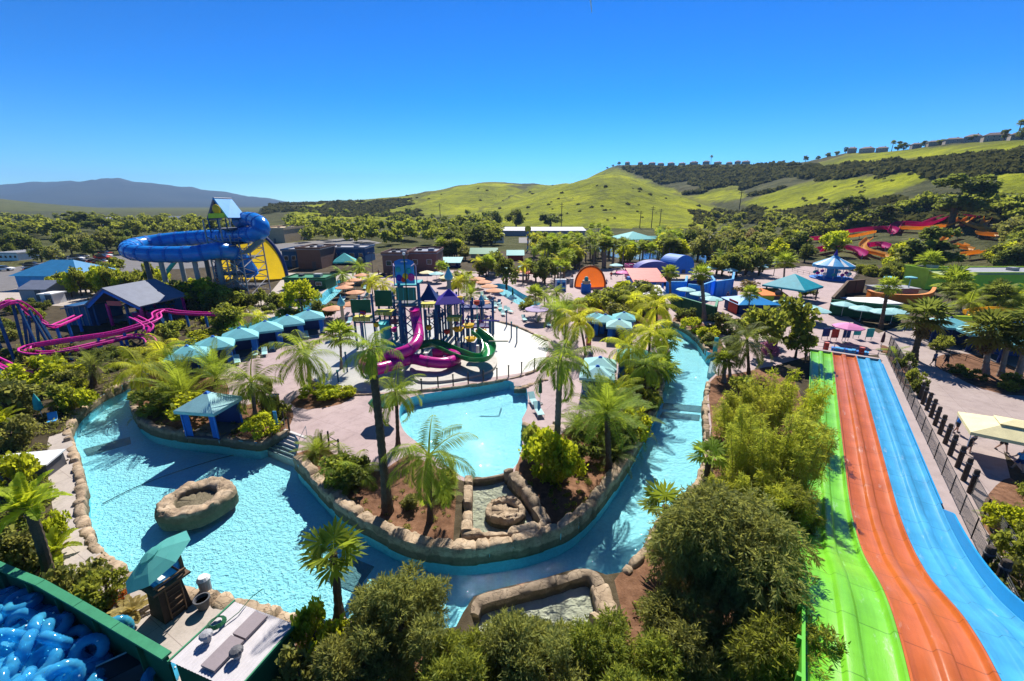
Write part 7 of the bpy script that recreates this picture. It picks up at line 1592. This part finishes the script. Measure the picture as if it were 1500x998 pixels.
mass('broadleaf_tree','tree',520,1060,945,70,'dark feathery tree at the bottom edge near the shed',L_OLIVE,3400,9,.2,.22,18,44,-.2,rk=.66)
for i,(x,yb,yt,w_,lab,m) in enumerate(((1088,720,585,42,'tall yellow green bamboo clump along the right bank',L_BAMBOO),(1135,735,590,44,'dense bamboo clump in the middle of the slope',L_BAMBOO),(1168,720,590,30,'bamboo clump leaning over the green lane',L_BAMBOO),(1072,650,568,32,'wispy bamboo clump nearest the channel steps path',L_BAMBOO),(1112,640,545,38,'far bamboo clump at the top of the slope',L_BAMBOO),(1155,640,535,38,'leafy green thicket at the far end beside the green lane',L_LIME),(1125,780,690,44,'lower bamboo clump above the big drooping tree',L_BAMBOO),(1160,800,700,28,'bamboo clump close against the green lane wall',L_OAK),(1060,760,690,26,'bamboo clump behind the short stout fan palm',L_BAMBOO))):
    mass('bamboo','bamboo',x,yb,yt,w_,lab,m,1900,8,.24,.16,31+i,16,.55,upright=1)
belt([(0,322),(330,322),(330,352),(0,352)],110,['oak','dark','grey','oak','olive'],5,10,labf('the flat woods at the far left'),'trees of the far left woods',1,1.25,'low dark woods spread over the flats at the far left')
belt([(0,352),(190,352),(190,398),(130,380),(0,395)],20,['oak','olive','dark'],5,8,labf('the car park rows left of the blue slide'),'trees by the left car park',2,1.1)
belt([(120,402),(190,392),(240,415),(330,432),(340,455),(250,462),(240,440),(140,432)],30,['lime','oak','olive','dark'],3.2,5.5,labf('the bright thicket under the blue tube slide'),'trees under the blue slide',3,1.2)
belt([(330,330),(420,330),(430,362),(330,362)],12,['dark','oak'],6,10,labf('the woods behind the yellow wall'),'trees behind the yellow wall',4,1.2)
belt([(400,312),(720,316),(730,330),(400,330)],30,['oak','dark','dark','olive'],4,7.5,labf('x'),'x',25,1.2,'scattered dark trees on the slope below the left green hill')
belt([(400,330),(720,330),(730,345),(640,362),(420,358)],70,['oak','dark','dark','olive','grey'],6,10,labf('the dense belt behind the brown buildings'),'trees behind the brown buildings',5,1.2,'dense mixed trees standing behind the brown buildings and the car park')
belt([(640,345),(740,345),(735,368),(650,372)],20,['dark','dark','oak'],7,10,labf('the dark grove left of the green roofs'),'trees of the dark grove',6,1.3)
belt([(640,378),(720,376),(730,410),(690,405)],22,['oak','olive','fan','queeny'],4.5,6.5,labf('the planting behind the aqua dome'),'trees behind the aqua dome',7,1.1)
belt([(690,348),(990,350),(1000,384),(890,392),(770,400),(700,385)],150,['fan','queen','queen','fand','queend','fan','queeny'],5.5,9,labf('the palm garden in front of the long white building'),'trees of the middle palm garden',8)
belt([(770,395),(845,392),(840,420),(765,415)],24,['queen','dark','fan','queeny','fan'],4,6.5,labf('the shady planting left of the orange facade'),'trees left of the orange facade',9,1.2)
belt([(890,378),(980,375),(1000,388),(905,395)],16,['fan','queen','fand','lime'],6,9,labf('the palms behind the magenta stall'),'trees behind the magenta stall',10)
belt([(960,350),(1180,352),(1200,372),(1180,392),(1010,392)],64,['grey','dark','queend','olive','fand','lime','queen'],4.5,9,labf('the grey woods behind the blue shops'),'trees behind the blue shops',11,1.1)
belt([(1040,395),(1120,398),(1110,412),(1040,408)],8,['dark','oak'],5,7,labf('the shady clump behind the orange kiosk'),'trees behind the orange kiosk',12,1.1)
belt([(1000,318),(1200,322),(1300,326),(1300,352),(1020,346)],46,['oak','dark','lime','lime','olive'],4.5,8,labf('the bright thicket at the foot of the right hillside'),'trees at the hillside foot',13,1.3,'bright bushy thicket along the foot of the right hillside')
belt([(1200,352),(1310,356),(1500,352),(1520,400),(1340,402),(1250,384)],40,['dark','oak','dark','lime','olive'],5,9,labf('the thicket between the hillside flumes'),'trees between the hillside flumes',14,1.2)
belt([(1290,300),(1520,300),(1520,330),(1300,325)],34,['oak','dark','olive','dark'],5,9,labf('the slope above the hillside flumes'),'trees above the hillside flumes',15,1.3,'mixed trees and tall bushes on the slope above the hillside flumes')
belt([(1370,425),(1520,428),(1520,470),(1380,462)],9,['queen','fand','oak','lime'],4,5.5,labf('the garden between lime building and cabanas'),'trees by the lime building',16)
belt([(1460,340),(1540,340),(1540,400),(1480,400)],12,['dark','oak'],6,10,labf('the dark edge wood right of the hillside flumes'),'trees of the right edge wood',17,1.2)
for k,x,y,yt,w_,l in (('gum',1392,334,250,38,'huge dark round gum tree standing alone on the right hillside'),('gum',1236,332,282,22,'large dark tree low on the right hillside'),('gum',1288,336,296,18,'dark tree right of the large one low on the hillside'),('dark',806,334,312,17,'dark round tree below the bright green hill beside the white roof'),('dark',724,334,310,12,'dark tree at the left foot of the bright green hill'),('dark',756,336,308,13,'second dark tree at the left foot of the bright green hill'),('gum',586,330,312,10,'tall gum at the foot of the left green hill'),('cone',1355,400,330,32,'big dark green conifer in front of the hillside flumes'),('lime',1318,392,345,18,'bright green bushy tree left of the big conifer'),('lime',1222,376,338,18,'bright lime tree right of the carousel top'),('gum',150,345,316,22,'big dark gum on the far left flats'),('gum',115,342,308,18,'tall dark gum left of the big one on the far left flats')):
    L=GL(x,y); h=zt(L,yt)-L.z; dep=L.y*C_-(L.z-H)*S_; tree_at(k,L-Vector((0,0,.2)),w_*dep/F/TREEREF[k][0],h/TREEREF[k][1],l)
# ---------------------------------------------------------------- scrub on the hills, houses on the ridge, poles
def scrub(name,regs,n,s0,s1,m,seed,want):
    g=np.random.default_rng(seed); q=random.Random(seed); V=[];Fs=[];vv=[]; c=0;tr=0
    ico=[]; 
    for i in range(14): a=i*2.4; z=1-(i+.5)/14*1.25; r=math.sqrt(max(0,1-min(1,z*z))); ico.append((r*math.cos(a),r*math.sin(a),z))
    base=np.array(ico)
    while c<n and tr<n*25:
        tr+=1; P_=q.choice(regs); xs=[p[0] for p in P_]; ys=[p[1] for p in P_]; x=q.uniform(min(xs),max(xs)); y=q.uniform(min(ys),max(ys))
        if not inpoly(x,y,P_): continue
        th=math.degrees(math.atan2(ray(x,y)[0],ray(x,y)[1])); L=GL(x,y)
        if L.z<3 or L.length>1400: continue
        if mnoise.noise(Vector((L.x*.018,L.y*.012,seed)))<-.18 and n>500: continue
        if want is not None and cover(L.x,L.y,L.z)!=want: continue
        c+=1; bv=q.random()**1.5; s=q.uniform(s0,s1)*(L.length/600)**.5; C=base*np.array([s,s,s*.6])+np.array(L); k=12
        for j in range(k):
            b=C[j%14]; d=unit(g.normal(size=(1,3)))[0]; t=np.cross(d,g.normal(size=3)); t/=np.linalg.norm(t); e=s*.75
            V+= [b-d*e,b+t*e*.8,b+d*e,b-t*e*.8]; vv+=[min(1,max(0,bv*.75+g.random()*.3-.05))]*4
    V=np.array(V); return V,np.arange(len(V)).reshape(-1,4),vv
REG_D=[[(905,246),(1100,243),(1200,240),(1200,275),(1130,285),(1080,290),(1000,285),(950,262)],[(1190,246),(1500,214),(1500,262),(1340,262),(1200,268)],[(1100,300),(1500,290),(1500,325),(1110,330)]]
V,Fq,v=scrub('scrub',REG_D,2600,2.2,5.,L_SCRUB,3,0.); o=link('scrub',np_mesh('scrub',V,Fq,L_SCRUB,{'v':v})); tag(o,'dark chaparral covering the right hillside below the ridge houses','scrub','',kind='stuff')
V,Fq,v=scrub('scrub',[[(600,285),(700,266),(900,252),(1000,288),(1060,320),(700,330),(440,318)],[(1090,310),(1250,262),(1340,255),(1200,312)]],80,.5,2.2,L_DARK,5,None); o=link('bushes',np_mesh('bushes',V,Fq,L_SCRUB,{'v':v})); tag(o,'scattered dark bushes dotted over the bright green hills','bushes',kind='stuff')
V,Fq,v=scrub('scrub',[[(380,300),(600,292),(620,318),(390,318)],[(1010,310),(1300,300),(1500,300),(1500,345),(1020,335)]],1300,1.6,3.8,L_OAK,6,None); o=link('low_scrub',np_mesh('low_scrub',V,Fq,L_SCRUB,{'v':v})); tag(o,'olive green low scrub along the foot of the hills','scrub',kind='stuff')
def grounds(name,poly_,n,h0,h1,m,seed,label):   # low weeds and ground cover as one object
    g=np.random.default_rng(seed); q=random.Random(seed); C=[];Rd=[]; xs=[p[0] for p in poly_]; ys=[p[1] for p in poly_]; t=0
    while len(C)<n and t<n*20:
        t+=1; x=q.uniform(min(xs),max(xs)); y=q.uniform(min(ys),max(ys))
        if not inpoly(x,y,poly_): continue
        L=G(x,y); 
        if any(inpoly(L[0],L[1],RG[k]) for k in ('lagoon','pool','rockpool','lowpool','plaza','walk','path')): continue
        r=q.uniform(h0,h1); C.append((L[0],L[1],r*.4)); Rd.append(r)
    V,Fq,v=leaf_cloud(C,Rd,n*42,h0*.85,.5,seed,.5,.5,.2,.6); V[:,2]=np.maximum(V[:,2],.004)
    o=link(name,np_mesh(name,V,Fq,m,{'v':v})); tag(o,label,'ground cover',kind='stuff')
grounds('ground_cover',[(430,920),(700,940),(905,925),(1000,760),(1045,680),(1045,575),(1150,540),(1185,700),(1182,1100),(430,1100)],420,.22,.5,L_OAK,21,'low weedy ground cover on the slope under the bamboo and front trees')
grounds('ground_cover',[(0,500),(200,480),(230,520),(150,580),(100,640),(70,680),(0,700)],260,.25,.6,L_OLIVE,22,'dry brush covering the ground behind the left bank')
grounds('ground_cover',[(0,700),(70,700),(90,780),(150,840),(230,870),(200,905),(60,850),(0,840)],160,.2,.42,L_OAK,23,'green ground cover between the left path and the pen wall')
grounds('ground_cover',[(120,420),(330,440),(420,440),(470,440),(330,480),(250,500),(150,480)],260,.3,.7,L_OLIVE,24,'scrubby ground cover round the pink coaster and blue slide legs')
grounds('ground_cover',[(436,664),(600,690),(664,720),(660,810),(560,785),(470,715)],46,.14,.3,L_OLIVE,25,'sparse weeds on the brown mulch of the front island')
grounds('ground_cover',[(760,690),(900,620),(960,575),(950,620),(880,740),(830,780)],60,.14,.3,L_OAK,26,'sparse weeds on the brown mulch of the right island')
grounds('ground_cover',[(200,590),(340,570),(420,600),(410,640),(300,645),(215,630)],80,.16,.32,L_OLIVE,27,'low plants on the brown mulch of the left island tip')
grounds('ground_cover',[(1420,745),(1520,700),(1540,880),(1490,850)],70,.18,.4,L_OAK,28,'low plants in the bed at the far right')
M_STUCCO=[mat('stucco_%d'%i,c,.85,.08) for i,c in enumerate(((.34,.29,.26),(.28,.25,.25),(.38,.31,.25)))]; M_RTILE=mat('roof_tile',(.17,.12,.11),.85,.2,3)
def house(k,w,d,h):
    o=thing('ridge_house','x','house'); MB().box((0,0,h/2-.5),(w,d,h+1)).obj('wall',M_STUCCO[k],o)
    r=MB().add([(-w/2-.6,-d/2-.6,h),(w/2+.6,-d/2-.6,h),(w/2+.6,d/2+.6,h),(-w/2-.6,d/2+.6,h),(-w*.25,0,h+2.6),(w*.25,0,h+2.6)],[(0,1,5,4),(1,2,5),(2,3,4,5),(3,0,4),(3,2,1,0)]).obj('roof',M_RTILE,o)
    MB().box((w*.2,d*.1,h+2.2),(1.,1.,2.4)).obj('chimney',M_STUCCO[k],r)
    for i in range(4):
        for z in (1.6,4.4): 
            f=MB().box(((i-1.5)*w/4.4,-d/2-.03,z),(1.5,.1,1.5)).obj('window',C_WHITE,o); MB().box(((i-1.5)*w/4.4,-d/2-.1,z),(1.2,.06,1.2)).obj('pane',M_GLASS,f)
    return o
hp=[house(0,15,11,6.2),house(1,13,11,6.4),house(2,17,11,5.8)]; used=set()
ordn=['leftmost','second','third','fourth','fifth','sixth','seventh','eighth','ninth','tenth','eleventh','twelfth','thirteenth']
def put(k,x,y,label,group):
    r=ray(x,y); h=math.hypot(r[0],r[1]); th=math.degrees(math.atan2(r[0],r[1])); L=LAY[4]; rp=float(np.interp(th,L[:,0],L[:,2]))*1.0; z=land(th,rp); loc=(r[0]/h*rp,r[1]/h*rp,z-.6); rz=-R(th)+rnd.uniform(-.3,.3)
    if k in used: o=dup(hp[k],loc,rz)
    else: o=hp[k]; o.location=loc; o.rotation_euler=(0,0,rz); used.add(k)
    o['label']=label; o['group']=group; o.scale=(rnd.uniform(.6,.95),rnd.uniform(.7,1.),rnd.uniform(.65,.95))
for i,x in enumerate((919,938,955,968,983,999,1016,1034,1051,1068,1080,1092)): put(i%3,x,242,'pale ridge house, %s from the left in the row above the bright green hill'%ordn[i] if i else 'leftmost pale ridge house in the row above the bright green hill','ridge houses above the green hill')
for i,x in enumerate((1248,1270,1292,1340,1366,1393,1421,1452,1484)): put((i+1)%3,x,220,'brown roofed ridge house, %s from the left along the right skyline'%ordn[i] if i else 'leftmost brown roofed ridge house along the right skyline','ridge houses of the right skyline')
def ridge_tree(x,kind,hm,label,group):
    r=ray(x,225); h=math.hypot(r[0],r[1]); th=math.degrees(math.atan2(r[0],r[1])); L=LAY[4]; rp=float(np.interp(th,L[:,0],L[:,2]))*.995; z=land(th,rp); loc=Vector((r[0]/h*rp,r[1]/h*rp,z-.5))
    if kind in CROWN:
        o=thing('palm_tree',label,'palm tree',loc,0,group); MB().tube([(0,0,0),(0,0,hm)],[.4,.3],6).obj('trunk',M_PGREY,o); c=link('crown',CROWN[kind][0],o,(0,0,hm)); c.scale=(2.,)*3
    else: s=hm/TREEREF[kind][1]; tree_at(kind,loc,s*1.3,s,label,group)
for x,k,h in ((908,'dark',7),(899,'dark',5),(891,'dark',4),(1043,'fand',14),(1135,'dark',4),(1150,'dark',5),(1165,'oak',4),(1182,'gum',11),(1200,'dark',6),(1214,'dark',7),(1226,'oak',6),(1238,'cone',9),(1305,'fand',10),(1314,'cone',11),(1322,'dark',8),(1352,'dark',7),(1374,'oak',6),(1420,'dark',7),(1442,'oak',6),(1464,'gum',10),(1482,'fand',13),(1490,'dark',9),(1498,'gum',12)):
    ridge_tree(x,k,h,('dark palm silhouette' if k=='fand' else {'dark':'dark rounded tree','oak':'olive rounded tree','gum':'tall dark tree','cone':'narrow dark tree'}[k])+' on the right hand ridge skyline','trees on the ridge skyline')
def pole(x,yb,yt,label):
    L=GL(x,yb); h=zt(L,yt)-L.z; o=thing('utility_pole',label,'utility pole',L); s=L.length/260; MB().tube([(0,0,-.3),(0,0,h)],[.24*s,.16*s],8).obj('shaft',M_WOODP,o)
    for z in (.93,.84): MB().box((0,0,h*z),(2.4*s,.16*s,.18*s)).obj('crossarm',M_WOODP,o)
pole(822,334,297,'utility pole beside the dark round tree below the green hill'); pole(1082,312,277,'utility pole in the saddle between the green hills'); pole(954,334,302,'tall thin pole in front of the bright green hill'); pole(937,334,309,'shorter pole left of the tall thin one before the green hill'); pole(966,334,306,'pole right of the tall thin one before the green hill'); pole(645,320,298,'pole at the foot of the left green hill'); pole(774,356,338,'pole with a yellow disc in the palm garden')
# flower-like yellow disc on a blue pole in the palm garden
L=GL(773,368); o=thing('flower_pole','yellow flower disc on a blue and orange pole among the palms','pole',L); MB().tube([(0,0,0),(0,0,8)],.25,8).obj('pole',C_SKYB,o); MB().ball((0,0,8.6),(1.3,.3,1.3),12,8).obj('disc',C_YEL,o)
for k in range(3): MB().lathe([(.27,2+2*k),(.3,2.4+2*k),(.27,2.8+2*k)],8).obj('band',C_ORANGE,o)
# parked cars on the far left car park, lawn behind the slide
def car(m):
    o=thing('parked_car','x','car'); b=MB(); b.prism([(-2.1,.35),(2.1,.35),(2.15,.75),(1.2,.9),(-2.0,.95)],-.85,.85); 
    b.v=[(x,z,y) for x,y,z in b.v]; me=b.mesh('body',m); link('body',me,o)
    c=MB(); c.prism([(-1.75,.9),(.95,.9),(.35,1.42),(-1.3,1.42)],-.72,.72); c.v=[(x,z,y) for x,y,z in c.v]; c.obj('cabin',M_GLASS,o)
    for x in (-1.35,1.35):
        for y in (-.8,.8): MB().tube([(x,y-.1,.32),(x,y+.1,.32)],.32,12).obj('wheel',M_BLACK,o)
    return o
cw=[car(m) for m in (C_WHITE,C_DGREY,C_RED)]; uc_=set(); q=random.Random(5)
for i in range(24):
    x=q.uniform(2,160); y=398-.1*x+q.uniform(-9,9); k=i%3; nm=('white','dark grey','red')[k]
    l='%s parked car in the car park left of the blue slide'%nm
    if k in uc_: o=dup(cw[k],G(x,y,.06),q.choice([.3,.35,1.9]))
    else: o=cw[k]; o.location=G(x,y,.06); o.rotation_euler=(0,0,.3); uc_.add(k)
    o['label']=l; o['group']='cars parked on the far left'
o=flat('lawn',[(215,328),(290,327),(290,336),(218,336)],.3,mat('lawn_grass',(.30,.34,.02),.9,.15,.2)); 
block('long_store',178,218,330,325,20,C_WHITE,C_WHITE,'low pale long store beside the bright lawn on the far left','flat',0)
block('far_house',236,262,326,320,12,C_TAN,C_SLATE,'tan far building behind the bright lawn','gable',rise=2,wins=3); block('far_house',150,172,330,322,14,C_WHITE,C_GREY,'grey white far building left of the bright lawn','gable',rise=2,wins=3); block('far_house',0,28,382,372,14,C_WHITE,C_GREY,'pale building at the very left edge of the car park','flat',.3,wins=4); block('far_house',440,466,336,330,14,C_WHITE,C_GREY,'white far house in the woods behind the brown buildings','gable',rise=2,wins=3); block('far_house',488,512,334,328,14,C_WHITE,C_GREY,'grey white far house right of the other in the woods','flat',.3,wins=3); block('far_house',636,660,340,332,12,C_GREY,C_WHITE,'white roofed shed in the woods below the left green hill','gable',rise=2,wins=3)
a=Vector((0,0,H))+Vector(ray(864.5,-4)).normalized()*7000; b=Vector((0,0,H))+Vector(ray(867,19)).normalized()*7000
o=MB().tube([a,a.lerp(b,.5),b],[9,8,4],6).obj('contrail',mat('contrail_white',(.85,.85,.85),1,.02)); tag(o,'thin short white contrail high in the blue sky','contrail')
# ---------------------------------------------------------------- the air
hz=MB().box((0,4450,240),(17400,9300,600)).obj('haze',None); hz.data.materials.clear()
t=NT('haze_air'); pv=t.n('ShaderNodeVolumePrincipled',i_Density=HAZE); pv.inputs['Color'].default_value=(.38,.62,1.,1); pv.inputs['Anisotropy'].default_value=0.; t.l(pv.outputs[0],t.out.inputs['Volume']); hz.data.materials.append(t.m); hz['kind']='stuff'; hz['label']='thin blue air haze over the whole valley'; hz['category']='haze'; hz.display_type='WIRE'
